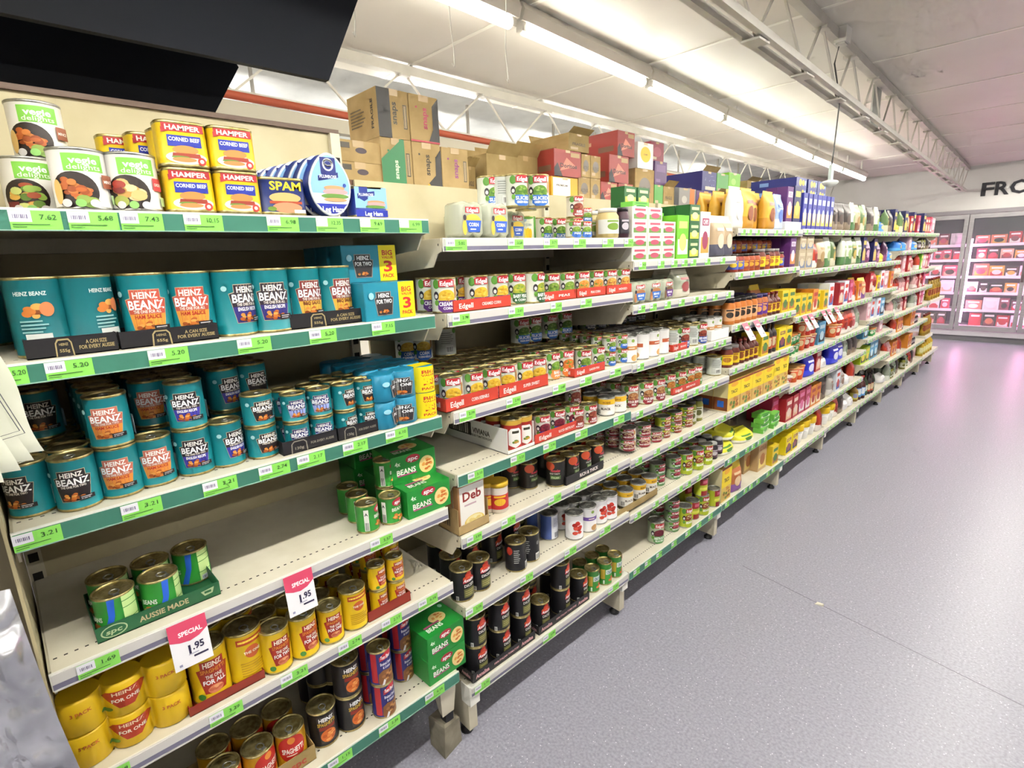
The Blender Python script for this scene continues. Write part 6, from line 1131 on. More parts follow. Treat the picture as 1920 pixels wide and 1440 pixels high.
('g_nav',-0.119,3.51,1.725,0,4,1,1),('j_red',-0.044,2.75,1.467,-48,4,2,0),('j_red',-0.11,2.75,1.467,-48,4,2,1),('j_red',-0.175,2.75,1.467,-48,4,2,1),
('j_red',-0.044,2.818,1.467,-48,4,2,0),('j_red',-0.11,2.818,1.467,-48,4,2,1),('j_red',-0.175,2.818,1.467,-48,4,2,1),('j_cur',-0.044,2.886,1.467,-48,4,2,0),
('j_cur',-0.11,2.886,1.467,-48,4,2,1),('j_cur',-0.175,2.886,1.467,-48,4,2,1),('j_cur',-0.044,2.954,1.467,-48,4,2,0),('j_cur',-0.11,2.954,1.467,-48,4,2,1),
('j_cur',-0.175,2.954,1.467,-48,4,2,1),('j_cur',-0.044,3.022,1.467,-48,4,2,0),('j_cur',-0.11,3.022,1.467,-48,4,2,1),('j_cur',-0.175,3.022,1.467,-48,4,2,1),
('j_yel',-0.05,3.09,1.467,-48,4,2,0),('j_yel',-0.128,3.09,1.467,-48,4,2,1),('j_yel',-0.205,3.09,1.467,-48,4,2,1),('j_cur',-0.044,3.158,1.467,-48,4,2,0),
('j_cur',-0.11,3.158,1.467,-48,4,2,1),('j_cur',-0.175,3.158,1.467,-48,4,2,1),('j_yel',-0.05,3.226,1.467,-48,4,2,0),('j_yel',-0.128,3.226,1.467,-48,4,2,1),
('j_yel',-0.205,3.226,1.467,-48,4,2,1),('j_yel',-0.05,3.294,1.467,-48,4,2,0),('j_yel',-0.128,3.294,1.467,-48,4,2,1),('j_yel',-0.205,3.294,1.467,-48,4,2,1),
('j_red',-0.044,3.362,1.467,-48,4,2,0),('j_red',-0.11,3.362,1.467,-48,4,2,1),('j_red',-0.175,3.362,1.467,-48,4,2,1),('j_red',-0.12,2.75,1.558,-48,4,2,0,0.867),
('j_cur',-0.12,2.818,1.558,-48,4,2,0,0.867),('j_red',-0.12,2.886,1.558,-48,4,2,0,0.867),('j_cur',-0.12,2.954,1.558,-48,4,2,0,0.867),
('j_red',-0.12,3.022,1.558,-48,4,2,0,0.867),('j_cur',-0.12,3.09,1.558,-48,4,2,0,0.867),('j_red',-0.12,3.158,1.558,-48,4,2,0,0.867),
('j_cur',-0.12,3.226,1.558,-48,4,2,0,0.867),('j_red',-0.12,3.294,1.558,-48,4,2,0,0.867),('j_cur',-0.12,3.362,1.558,-48,4,2,0,0.867),
('g_pur',-0.042,3.5,1.467,0,4,2,0,0.889),('g_pur',-0.103,3.5,1.467,0,4,2,1,0.889),('g_pur',-0.165,3.5,1.467,0,4,2,1,0.889),('g_pur',-0.226,3.5,1.467,0,4,2,1,0.889),
('g_pur',-0.2,3.42,1.467,0,4,2,0,0.889),('j_ora',-0.045,2.745,1.202,-48,4,3,0),('j_ora',-0.113,2.745,1.202,-48,4,3,1),('j_ora',-0.18,2.745,1.202,-48,4,3,1),
('j_ora',-0.247,2.745,1.202,-48,4,3,1),('j_ora',-0.045,2.815,1.202,-48,4,3,0),('j_ora',-0.113,2.815,1.202,-48,4,3,1),('j_ora',-0.18,2.815,1.202,-48,4,3,1),
('j_ora',-0.247,2.815,1.202,-48,4,3,1),('j_ora',-0.045,2.885,1.202,-48,4,3,0),('j_ora',-0.113,2.885,1.202,-48,4,3,1),('j_ora',-0.18,2.885,1.202,-48,4,3,1),
('j_ora',-0.247,2.885,1.202,-48,4,3,1),('j_ora',-0.045,2.955,1.202,-48,4,3,0),('j_ora',-0.113,2.955,1.202,-48,4,3,1),('j_ora',-0.18,2.955,1.202,-48,4,3,1),
('j_ora',-0.247,2.955,1.202,-48,4,3,1),('j_ora',-0.045,3.025,1.202,-48,4,3,0),('j_ora',-0.113,3.025,1.202,-48,4,3,1),('j_ora',-0.18,3.025,1.202,-48,4,3,1),
('j_ora',-0.247,3.025,1.202,-48,4,3,1),('j_pur',-0.045,3.1,1.202,-48,4,3,0),('j_pur',-0.113,3.1,1.202,-48,4,3,1),('j_pur',-0.18,3.1,1.202,-48,4,3,1),
('j_pur',-0.247,3.1,1.202,-48,4,3,1),('j_pur',-0.045,3.17,1.202,-48,4,3,0),('j_pur',-0.113,3.17,1.202,-48,4,3,1),('j_pur',-0.18,3.17,1.202,-48,4,3,1),
('j_pur',-0.247,3.17,1.202,-48,4,3,1),('o_brn',-0.04,3.24,1.202,-48,4,3,0),('o_brn',-0.098,3.24,1.202,-48,4,3,1),('o_brn',-0.155,3.24,1.202,-48,4,3,1),
('o_brn',-0.04,3.3,1.202,-48,4,3,0),('o_brn',-0.098,3.3,1.202,-48,4,3,1),('o_brn',-0.155,3.3,1.202,-48,4,3,1),('o_brn',-0.04,3.36,1.202,-48,4,3,0),
('o_brn',-0.098,3.36,1.202,-48,4,3,1),('o_brn',-0.155,3.36,1.202,-48,4,3,1),('g_yel',-0.042,3.44,1.202,0,4,3,0),('g_yel',-0.103,3.44,1.202,0,4,3,1),
('g_yel',-0.165,3.44,1.202,0,4,3,1),('g_yel',-0.042,3.55,1.202,0,4,3,0),('g_yel',-0.103,3.55,1.202,0,4,3,1),('g_yel',-0.165,3.55,1.202,0,4,3,1),
('a_org',-0.15,3.3,1.202,0,4,3,0),('j_yel',-0.05,2.75,0.975,-48,4,4,0),('j_yel',-0.128,2.75,0.975,-48,4,4,1),('j_yel',-0.205,2.75,0.975,-48,4,4,1),
('j_yel',-0.05,2.83,0.975,-48,4,4,0),('j_yel',-0.128,2.83,0.975,-48,4,4,1),('j_yel',-0.205,2.83,0.975,-48,4,4,1),('o_brn',-0.04,2.9,0.975,-48,4,4,0),
('o_brn',-0.098,2.9,0.975,-48,4,4,1),('o_brn',-0.155,2.9,0.975,-48,4,4,1),('o_brn',-0.04,2.96,0.975,-48,4,4,0),('o_brn',-0.098,2.96,0.975,-48,4,4,1),
('o_brn',-0.155,2.96,0.975,-48,4,4,1),('o_brn',-0.04,3.02,0.975,-48,4,4,0),('o_brn',-0.098,3.02,0.975,-48,4,4,1),('o_brn',-0.155,3.02,0.975,-48,4,4,1),
('o_brn',-0.04,3.08,0.975,-48,4,4,0),('o_brn',-0.098,3.08,0.975,-48,4,4,1),('o_brn',-0.155,3.08,0.975,-48,4,4,1),('g_yel',-0.042,3.18,0.975,0,4,4,0),
('g_yel',-0.103,3.18,0.975,0,4,4,1),('o_drk',-0.038,3.28,0.975,-48,4,4,0,0.915),('o_drk',-0.091,3.28,0.975,-48,4,4,1,0.915),('o_drk',-0.145,3.28,0.975,-48,4,4,1,0.915),
('o_drk',-0.038,3.34,0.975,-48,4,4,0,0.915),('o_drk',-0.091,3.34,0.975,-48,4,4,1,0.915),('o_drk',-0.145,3.34,0.975,-48,4,4,1,0.915),('g_ora',-0.12,3.44,0.975,0,4,4,0),
('g_ylb',-0.057,3.44,0.975,0,4,4,0),('g_ylb',-0.148,3.44,0.975,0,4,4,1),('g_yel',-0.042,3.55,0.975,0,4,4,0),('g_yel',-0.103,3.55,0.975,0,4,4,1),
('g_yel',-0.165,3.55,0.975,0,4,4,1),('taco',-0.052,2.8,0.738,0,4,5,0),('taco',-0.134,2.8,0.738,0,4,5,1),('taco',-0.215,2.8,0.738,0,4,5,1),
('taco',-0.052,2.957,0.738,0,4,5,0),('taco',-0.134,2.957,0.738,0,4,5,1),('taco',-0.215,2.957,0.738,0,4,5,1),('taco',-0.052,3.114,0.738,0,4,5,0),
('taco',-0.134,3.114,0.738,0,4,5,1),('taco',-0.215,3.114,0.738,0,4,5,1),('taco',-0.052,3.271,0.738,0,4,5,0),('taco',-0.134,3.271,0.738,0,4,5,1),
('taco',-0.215,3.271,0.738,0,4,5,1),('tacot',-0.047,3.52,0.738,0,4,5,0,0.965),('tacot',-0.119,3.52,0.738,0,4,5,1,0.965),('tacot',-0.19,3.52,0.738,0,4,5,1,0.965),
('tacot',-0.047,3.4,0.738,0,4,5,0,0.965),('tacot',-0.119,3.4,0.738,0,4,5,1,0.965),('tacot',-0.19,3.4,0.738,0,4,5,1,0.965),('a_tor',-0.13,2.83,0.468,0,4,6,0),
('a_tor',-0.16,2.92,0.526,20,4,6,0),('a_tor',-0.13,3.1,0.468,-8,4,6,0),('a_grey',-0.33,3,0.468,0,4,6,0),('g_grn',-0.06,3.33,0.468,6,4,6,0),
('g_grn',-0.065,3.33,0.499,-6,4,6,0),('g_grn',-0.06,3.33,0.53,6,4,6,0),('g_grn',-0.065,3.33,0.561,-6,4,6,0),('g_grn',-0.05,3.47,0.468,6,4,6,0),
('g_grn',-0.055,3.47,0.499,-6,4,6,0),('g_grn',-0.05,3.47,0.53,6,4,6,0),('a_drk',-0.25,3.3,0.468,0,4,6,0),('g_mag',-0.1,3.55,0.468,0,4,6,0),
('g_mag',-0.181,3.55,0.468,0,4,6,1),('tacot',-0.047,2.77,0.212,0,4,7,0),('tacot',-0.119,2.77,0.212,0,4,7,1),('a_org',-0.05,2.93,0.212,-6,4,7,0),
('g_tan',-0.07,3.34,0.212,0,4,7,0),('g_tan',-0.12,3.25,0.212,0,4,7,0),('g_yel',-0.042,3.48,0.212,0,4,7,0),('g_yel',-0.103,3.48,0.212,0,4,7,1),
('g_yel',-0.165,3.48,0.212,0,4,7,1),('a_drk',-0.28,3.15,0.212,0,4,7,0),('g_blu',-0.048,3.661,1.687,1,5,1,0),('g_blu',-0.109,3.661,1.687,2,5,1,1),
('g_blu',-0.171,3.661,1.687,1,5,1,1),('g_blu',-0.232,3.661,1.687,-1,5,1,1),('g_blu',-0.294,3.661,1.687,-0,5,1,1),('g_blu',-0.048,3.746,1.687,2,5,1,0),
('g_blu',-0.109,3.746,1.687,-1,5,1,1),('g_blu',-0.171,3.746,1.687,-1,5,1,1),('g_blu',-0.232,3.746,1.687,1,5,1,1),('g_blu',-0.294,3.746,1.687,-1,5,1,1),
('g_blu',-0.048,3.831,1.687,1,5,1,0),('g_blu',-0.109,3.831,1.687,1,5,1,1),('g_blu',-0.171,3.831,1.687,1,5,1,1),('g_blu',-0.232,3.831,1.687,-0,5,1,1),
('g_blu',-0.294,3.831,1.687,0,5,1,1),('g_blu',-0.048,3.916,1.687,-1,5,1,0),('g_blu',-0.109,3.916,1.687,2,5,1,1),('g_blu',-0.171,3.916,1.687,0,5,1,1),
('g_blu',-0.232,3.916,1.687,-1,5,1,1),('g_blu',-0.294,3.916,1.687,1,5,1,1),('g_blu',-0.048,4,1.687,-2,5,1,0),('g_blu',-0.109,4,1.687,-2,5,1,1),
('g_blu',-0.171,4,1.687,2,5,1,1),('g_blu',-0.232,4,1.687,-2,5,1,1),('g_blu',-0.294,4,1.687,-1,5,1,1),('g_blu',-0.048,4.085,1.687,1,5,1,0),
('g_blu',-0.109,4.085,1.687,-1,5,1,1),('g_blu',-0.171,4.085,1.687,1,5,1,1),('g_blu',-0.232,4.085,1.687,1,5,1,1),('g_blu',-0.294,4.085,1.687,-1,5,1,1),
('g_blu',-0.048,4.17,1.687,2,5,1,0),('g_blu',-0.109,4.17,1.687,2,5,1,1),('g_blu',-0.171,4.17,1.687,2,5,1,1),('g_blu',-0.232,4.17,1.687,-2,5,1,1),
('g_blu',-0.294,4.17,1.687,-2,5,1,1),('a_drk',-0.053,4.278,1.687,-1,5,1,0),('a_drk',-0.124,4.278,1.687,3,5,1,1),('a_drk',-0.196,4.278,1.687,1,5,1,1),
('a_drk',-0.268,4.278,1.687,-6,5,1,1),('a_drk',-0.339,4.278,1.687,-7,5,1,1),('a_drk',-0.053,4.408,1.687,-9,5,1,0),('a_drk',-0.124,4.408,1.687,-1,5,1,1),
('a_drk',-0.196,4.408,1.687,-4,5,1,1),('a_drk',-0.268,4.408,1.687,8,5,1,1),('a_drk',-0.339,4.408,1.687,-7,5,1,1),('g_bei',-0.058,3.683,1.441,0,5,2,0),
('g_bei',-0.058,3.683,1.5618,2,5,2,0,0.677),('g_bei',-0.14,3.683,1.441,1,5,2,1),('g_bei',-0.14,3.683,1.5618,-1,5,2,1,0.677),('g_bei',-0.058,3.813,1.441,-1,5,2,0),
('g_bei',-0.058,3.813,1.5618,0,5,2,0,0.677),('g_bei',-0.14,3.813,1.441,-1,5,2,1),('g_bei',-0.14,3.813,1.5618,1,5,2,1,0.677),('a_red',-0.053,3.943,1.441,5,5,2,0),
('a_red',-0.124,3.943,1.441,-8,5,2,1),('a_brn',-0.053,4.073,1.441,-6,5,2,0),('a_brn',-0.124,4.073,1.441,5,5,2,1),('a_wgr',-0.048,4.198,1.441,-2,5,2,0),
('a_wgr',-0.109,4.198,1.441,6,5,2,1),('a_gr2',-0.053,4.323,1.441,5,5,2,0),('a_gr2',-0.124,4.323,1.441,-9,5,2,1),('g_yel',-0.048,3.673,1.152,0,5,3,0),
('g_yel',-0.109,3.673,1.152,0,5,3,1),('g_yel',-0.171,3.673,1.152,-1,5,3,1),('g_yel',-0.048,3.783,1.152,2,5,3,0),('g_yel',-0.109,3.783,1.152,2,5,3,1),
('g_yel',-0.171,3.783,1.152,-1,5,3,1),('g_yel',-0.048,3.893,1.152,-0,5,3,0),('g_yel',-0.109,3.893,1.152,0,5,3,1),('g_yel',-0.171,3.893,1.152,-0,5,3,1),
('g_ora',-0.058,4.003,1.152,0,5,3,0),('g_ora',-0.14,4.003,1.152,-0,5,3,1),('g_ora',-0.221,4.003,1.152,-2,5,3,1),('g_yel',-0.066,4.113,1.152,0,5,3,0),
('g_yel',-0.128,4.113,1.152,-1,5,3,1),('g_yel',-0.189,4.113,1.152,1,5,3,1),('g_yel',-0.048,4.223,1.152,2,5,3,0),('g_yel',-0.109,4.223,1.152,-2,5,3,1),
('g_yel',-0.171,4.223,1.152,0,5,3,1),('g_wbl',-0.053,4.338,1.152,1,5,3,0),('g_wbl',-0.124,4.338,1.152,-0,5,3,1),('g_wbl',-0.196,4.338,1.152,-1,5,3,1),
('tubg',-0.052,3.657,0.9,-47,5,4,0),('tubg',-0.052,3.657,0.9658,-47,5,4,0),('tubg',-0.121,3.657,0.9,-48,5,4,1),('tubg',-0.121,3.657,0.9658,-49,5,4,1),
('tubg',-0.058,3.735,0.9,-47,5,4,0),('tubg',-0.058,3.735,0.9658,-48,5,4,0),('tubg',-0.128,3.735,0.9,-48,5,4,1),('tubg',-0.128,3.735,0.9658,-47,5,4,1),
('tubg',-0.064,3.813,0.9,-47,5,4,0),('tubg',-0.064,3.813,0.9658,-49,5,4,0),('tubg',-0.134,3.813,0.9,-46,5,4,1),('tubg',-0.134,3.813,0.9658,-46,5,4,1),
('cup',-0.074,3.907,0.9,-48,5,4,0),('cup',-0.074,3.907,1.0008,-46,5,4,0),('cup',-0.175,3.907,0.9,-50,5,4,1),('cup',-0.175,3.907,1.0008,-47,5,4,1),
('cup2',-0.069,4.012,0.9,-47,5,4,0),('cup2',-0.069,4.012,0.9908,-48,5,4,0),('cup2',-0.16,4.012,0.9,-49,5,4,1),('cup2',-0.16,4.012,0.9908,-47,5,4,1),
('cup2',-0.069,4.112,0.9,-48,5,4,0),('cup2',-0.069,4.112,0.9908,-47,5,4,0),('cup2',-0.16,4.112,0.9,-49,5,4,1),('cup2',-0.16,4.112,0.9908,-47,5,4,1),
('g_sky',-0.064,4.232,0.9,-2,5,4,0),('g_sky',-0.146,4.232,0.9,0,5,4,1),('bowl',-0.078,3.683,0.697,-49,5,5,0),('bowl',-0.2,3.683,0.697,-50,5,5,1),
('cup',-0.068,3.803,0.697,-49,5,5,0),('cup',-0.17,3.803,0.697,-49,5,5,1),('cup',-0.068,3.913,0.697,-49,5,5,0),('cup',-0.17,3.913,0.697,-47,5,5,1),
('a_blue',-0.063,4.058,0.697,-4,5,5,0,0.935),('a_blue',-0.154,4.058,0.697,0,5,5,1,0.935),('g_red',-0.071,4.258,0.697,1,5,5,0,0.994),
('g_red',-0.143,4.258,0.697,1,5,5,1,0.994),('a_wh2',-0.106,4.398,0.697,-5,5,5,0),('a_wh2',-0.248,4.398,0.697,-4,5,5,1),('g_red',-0.053,3.678,0.457,-1,5,6,0),
('g_red',-0.124,3.678,0.457,-1,5,6,1),('g_red',-0.196,3.678,0.457,2,5,6,1),('g_red',-0.053,3.798,0.457,2,5,6,0),('g_red',-0.124,3.798,0.457,0,5,6,1),
('g_red',-0.196,3.798,0.457,-2,5,6,1),('g_mag',-0.058,3.918,0.457,-1,5,6,0),('g_mag',-0.14,3.918,0.457,2,5,6,1),('g_mag',-0.221,3.918,0.457,-1,5,6,1),
('g_mag',-0.058,4.038,0.457,1,5,6,0),('g_mag',-0.14,4.038,0.457,2,5,6,1),('g_mag',-0.221,4.038,0.457,-2,5,6,1),('g_ora',-0.058,4.153,0.457,-1,5,6,0),
('g_ora',-0.14,4.153,0.457,-2,5,6,1),('g_ora',-0.221,4.153,0.457,0,5,6,1),('g_ora',-0.058,4.263,0.457,-0,5,6,0),('g_ora',-0.14,4.263,0.457,1,5,6,1),
('g_ora',-0.221,4.263,0.457,-1,5,6,1),('a_drk',-0.053,4.383,0.457,-7,5,6,0),('a_drk',-0.124,4.383,0.457,7,5,6,1),('a_drk',-0.196,4.383,0.457,-7,5,6,1),
('g_ylb',-0.063,3.728,0.212,1,5,7,0),('g_ylb',-0.154,3.728,0.212,1,5,7,1),('g_ylb',-0.063,3.848,0.212,1,5,7,0),('g_ylb',-0.154,3.848,0.212,-0,5,7,1),
('ytub',-0.078,4.003,0.212,-46,5,7,0),('ytub',-0.2,4.003,0.212,-49,5,7,1),('ytub',-0.078,4.133,0.212,-49,5,7,0),('ytub',-0.2,4.133,0.212,-48,5,7,1),
('ytub',-0.078,4.263,0.212,-48,5,7,0),('ytub',-0.2,4.263,0.212,-47,5,7,1),('a_red',-0.053,4.393,0.212,8,5,7,0),('a_red',-0.124,4.393,0.212,-1,5,7,1),
('a_drk',-0.053,4.583,1.687,-6,6,1,0),('a_drk',-0.124,4.583,1.687,-8,6,1,1),('a_wgr',-0.048,4.708,1.687,2,6,1,0),('a_wgr',-0.109,4.708,1.687,9,6,1,1),
('a_brn',-0.053,4.833,1.687,-2,6,1,0),('a_brn',-0.124,4.833,1.687,4,6,1,1),('a_gr2',-0.053,4.963,1.687,-0,6,1,0),('a_gr2',-0.124,4.963,1.687,3,6,1,1),
('a_wgr',-0.066,5.088,1.687,3,6,1,0),('a_wgr',-0.128,5.088,1.687,7,6,1,1),('a_drk',-0.053,5.213,1.687,-6,6,1,0),('a_drk',-0.124,5.213,1.687,8,6,1,1),
('a_wgr',-0.048,4.578,1.441,6,6,2,0),('a_wgr',-0.109,4.578,1.441,-8,6,2,1),('a_wgr',-0.048,4.698,1.441,-9,6,2,0),('a_wgr',-0.109,4.698,1.441,5,6,2,1),
('a_gr2',-0.053,4.823,1.441,-7,6,2,0),('a_gr2',-0.124,4.823,1.441,-5,6,2,1),('a_wgr',-0.048,4.948,1.441,-8,6,2,0),('a_wgr',-0.109,4.948,1.441,-6,6,2,1),
('g_nav',-0.053,5.068,1.441,2,6,2,0),('g_nav',-0.124,5.068,1.441,2,6,2,1),('a_vio',-0.053,5.193,1.441,-9,6,2,0),('a_vio',-0.124,5.193,1.441,0,6,2,1),
('g_red',-0.053,4.578,1.15,0,6,3,0),('g_red',-0.124,4.578,1.15,1,6,3,1),('g_wbl',-0.053,4.698,1.15,1,6,3,0),('g_wbl',-0.124,4.698,1.15,2,6,3,1),
('g_mag',-0.058,4.818,1.15,1,6,3,0),('g_mag',-0.14,4.818,1.15,1,6,3,1),('a_red',-0.053,4.943,1.15,5,6,3,0),('a_red',-0.124,4.943,1.15,7,6,3,1),
('g_ora',-0.058,5.063,1.15,1,6,3,0),('g_ora',-0.14,5.063,1.15,-1,6,3,1),('a_org',-0.053,5.188,1.15,-7,6,3,0),('a_org',-0.124,5.188,1.15,-7,6,3,1),
('cup',-0.068,4.573,0.905,-50,6,4,0),('cup',-0.068,4.573,1.0058,-49,6,4,0),('cup',-0.17,4.573,0.905,-46,6,4,1),('cup',-0.17,4.573,1.0058,-47,6,4,1),
('cup2',-0.063,4.678,0.905,-46,6,4,0),('cup2',-0.063,4.678,0.9958,-49,6,4,0),('cup2',-0.154,4.678,0.905,-49,6,4,1),('cup2',-0.154,4.678,0.9958,-48,6,4,1),
('a_red',-0.053,4.793,0.905,-6,6,4,0),('a_red',-0.124,4.793,0.905,-6,6,4,1),('a_red',-0.053,4.923,0.905,-8,6,4,0),('a_red',-0.124,4.923,0.905,2,6,4,1),
('a_pnk',-0.071,5.058,0.905,-8,6,4,0),('a_pnk',-0.143,5.058,0.905,7,6,4,1),('a_sil',-0.071,5.193,0.905,4,6,4,0),('a_sil',-0.143,5.193,0.905,8,6,4,1),
('a_blue',-0.063,4.608,0.697,-4,6,5,0,0.965),('a_blue',-0.154,4.608,0.697,2,6,5,1,0.965),('a_blue',-0.081,4.788,0.697,-4,6,5,0,0.965),
('a_blue',-0.172,4.788,0.697,-9,6,5,1,0.965),('a_sil',-0.071,4.943,0.697,5,6,5,0,0.911),('a_sil',-0.143,4.943,0.697,-9,6,5,1,0.911),
('a_drk',-0.071,5.073,0.697,6,6,5,0,0.863),('a_drk',-0.143,5.073,0.697,-1,6,5,1,0.863),('a_drk',-0.071,5.203,0.697,0,6,5,0,0.863),
('a_drk',-0.143,5.203,0.697,-9,6,5,1,0.863),('a_grey',-0.058,4.593,0.457,8,6,6,0),('a_grey',-0.14,4.593,0.457,-1,6,6,1),('g_wbl',-0.053,4.728,0.457,1,6,6,0),
('g_wbl',-0.124,4.728,0.457,1,6,6,1),('a_grey',-0.058,4.863,0.457,0,6,6,0),('a_grey',-0.14,4.863,0.457,-5,6,6,1),('a_wh2',-0.088,5.018,0.457,6,6,6,0),
('a_wh2',-0.23,5.018,0.457,-4,6,6,1),('a_red',-0.053,5.163,0.457,8,6,6,0),('a_red',-0.124,5.163,0.457,5,6,6,1),('ytub',-0.078,4.583,0.212,-49,6,7,0),
('ytub',-0.2,4.583,0.212,-49,6,7,1),('ytub',-0.078,4.713,0.212,-47,6,7,0),('ytub',-0.2,4.713,0.212,-50,6,7,1),('a_red',-0.071,4.843,0.212,1,6,7,0),
('a_red',-0.143,4.843,0.212,3,6,7,1),('a_drk',-0.071,4.973,0.212,-3,6,7,0),('a_drk',-0.143,4.973,0.212,7,6,7,1),('a_wh2',-0.106,5.118,0.212,-1,6,7,0),
('a_wh2',-0.248,5.118,0.212,-9,6,7,1),('a_wh2',-0.106,5.278,0.212,-0,6,7,0),('a_wh2',-0.248,5.278,0.212,-5,6,7,1),('a_wgr',-0.066,5.478,1.685,0,7,1,0),
('a_wgr',-0.128,5.478,1.685,7,7,1,1),('a_skb',-0.096,5.643,1.685,2,7,1,0),('a_skb',-0.217,5.643,1.685,-4,7,1,1),('a_gr2',-0.071,5.813,1.685,9,7,1,0),
('a_gr2',-0.143,5.813,1.685,-2,7,1,1),('a_drk',-0.071,5.943,1.685,1,7,1,0),('a_drk',-0.143,5.943,1.685,0,7,1,1),('g_nav',-0.071,6.068,1.685,2,7,1,0),
('g_nav',-0.143,6.068,1.685,2,7,1,1),('a_yel',-0.086,6.208,1.685,6,7,1,0),('a_yel',-0.188,6.208,1.685,5,7,1,1),('g_nav',-0.071,5.478,1.43,1,7,2,0),
('g_nav',-0.143,5.478,1.43,1,7,2,1),('a_vio',-0.071,5.603,1.43,-6,7,2,0),('a_vio',-0.143,5.603,1.43,0,7,2,1),('a_yel',-0.086,5.748,1.43,4,7,2,0),
('a_yel',-0.188,5.748,1.43,-7,7,2,1),('a_vio',-0.071,5.893,1.43,5,7,2,0),('a_vio',-0.143,5.893,1.43,-1,7,2,1),('a_skb',-0.096,6.063,1.43,1,7,2,0),
('a_skb',-0.217,6.063,1.43,5,7,2,1),('g_red',-0.071,5.478,1.184,1,7,3,0),('g_red',-0.143,5.478,1.184,1,7,3,1),('a_red',-0.071,5.603,1.184,-6,7,3,0),
('a_red',-0.143,5.603,1.184,0,7,3,1),('g_ylb',-0.081,5.728,1.184,1,7,3,0),('g_ylb',-0.172,5.728,1.184,-1,7,3,1),('g_wbl',-0.071,5.848,1.184,0,7,3,0),
('g_wbl',-0.143,5.848,1.184,-0,7,3,1),('g_pnk',-0.081,5.983,1.184,-2,7,3,0),('g_pnk',-0.172,5.983,1.184,1,7,3,1),('g_ora',-0.058,6.113,1.184,0,7,3,0),
('g_ora',-0.14,6.113,1.184,-2,7,3,1),('g_pnk',-0.081,5.493,0.945,2,7,4,0),('g_pnk',-0.172,5.493,0.945,-1,7,4,1),('g_wbl',-0.071,5.628,0.945,-0,7,4,0),
('g_wbl',-0.143,5.628,0.945,-1,7,4,1),('g_wbl',-0.053,5.748,0.945,1,7,4,0),('g_wbl',-0.124,5.748,0.945,0,7,4,1),('g_sky',-0.058,5.878,0.945,-1,7,4,0),
('g_sky',-0.14,5.878,0.945,2,7,4,1),('a_wh2',-0.106,6.028,0.945,-7,7,4,0),('a_wh2',-0.248,6.028,0.945,5,7,4,1),('g_sky',-0.076,5.488,0.78,-2,7,5,0,0.756),
('g_sky',-0.158,5.488,0.78,-1,7,5,1,0.756),('tubg',-0.07,5.597,0.78,-47,7,5,0),('tubg',-0.14,5.597,0.78,-46,7,5,1),('tubg',-0.046,5.675,0.78,-50,7,5,0),
('tubg',-0.116,5.675,0.78,-49,7,5,1),('tubg',-0.052,5.753,0.78,-47,7,5,0),('tubg',-0.121,5.753,0.78,-49,7,5,1),('bowl',-0.096,5.857,0.78,-46,7,5,0),
('bowl',-0.217,5.857,0.78,-48,7,5,1),('g_pnk',-0.081,5.997,0.78,1,7,5,0,0.756),('g_pnk',-0.172,5.997,0.78,2,7,5,1,0.756),('g_lim',-0.076,5.488,0.55,-2,7,6,0),
('g_lim',-0.158,5.488,0.55,-1,7,6,1),('g_lim',-0.076,5.628,0.55,-0,7,6,0),('g_lim',-0.158,5.628,0.55,1,7,6,1),('g_sky',-0.076,5.768,0.55,-1,7,6,0),
('g_sky',-0.158,5.768,0.55,-0,7,6,1),('g_sky',-0.076,5.908,0.55,0,7,6,0),('g_sky',-0.158,5.908,0.55,-1,7,6,1),('a_drk',-0.071,6.043,0.55,-4,7,6,0,0.979),
('a_drk',-0.143,6.043,0.55,1,7,6,1,0.979),('o_yel',-0.072,5.459,0.212,-48,7,7,0),('o_yel',-0.146,5.459,0.212,-49,7,7,1),('o_yel',-0.219,5.459,0.212,-48,7,7,1),
('o_blu',-0.062,5.537,0.212,-46,7,7,0),('o_blu',-0.128,5.537,0.212,-48,7,7,1),('o_blu',-0.193,5.537,0.212,-46,7,7,1),('o_blu',-0.05,5.611,0.212,-49,7,7,0),
('o_blu',-0.115,5.611,0.212,-48,7,7,1),('o_blu',-0.181,5.611,0.212,-46,7,7,1),('o_drk',-0.062,5.679,0.212,-48,7,7,0),('o_drk',-0.115,5.679,0.212,-47,7,7,1),
('o_drk',-0.169,5.679,0.212,-49,7,7,1),('o_grn',-0.057,5.742,0.212,-46,7,7,0),('o_grn',-0.112,5.742,0.212,-46,7,7,1),('o_grn',-0.168,5.742,0.212,-50,7,7,1),
('o_drk',-0.044,5.805,0.212,-50,7,7,0),('o_drk',-0.098,5.805,0.212,-50,7,7,1),('o_drk',-0.151,5.805,0.212,-49,7,7,1),('o_drk',-0.038,5.867,0.212,-46,7,7,0),
('o_drk',-0.091,5.867,0.212,-47,7,7,1),('o_drk',-0.145,5.867,0.212,-49,7,7,1),('o_grn',-0.045,5.93,0.212,-48,7,7,0),('o_grn',-0.101,5.93,0.212,-50,7,7,1),
('o_grn',-0.156,5.93,0.212,-49,7,7,1),('o_drk',-0.062,5.993,0.212,-50,7,7,0),('o_drk',-0.115,5.993,0.212,-48,7,7,1),('o_drk',-0.169,5.993,0.212,-47,7,7,1),
('a_gr2',-0.071,6.383,1.685,5,8,1,0),('a_gr2',-0.143,6.383,1.685,-5,8,1,1),('g_nav',-0.071,6.508,1.685,-2,8,1,0),('g_nav',-0.143,6.508,1.685,1,8,1,1),
('a_brn',-0.071,6.633,1.685,4,8,1,0),('a_brn',-0.143,6.633,1.685,0,8,1,1),('g_red',-0.071,6.758,1.685,-1,8,1,0),('g_red',-0.143,6.758,1.685,-1,8,1,1),
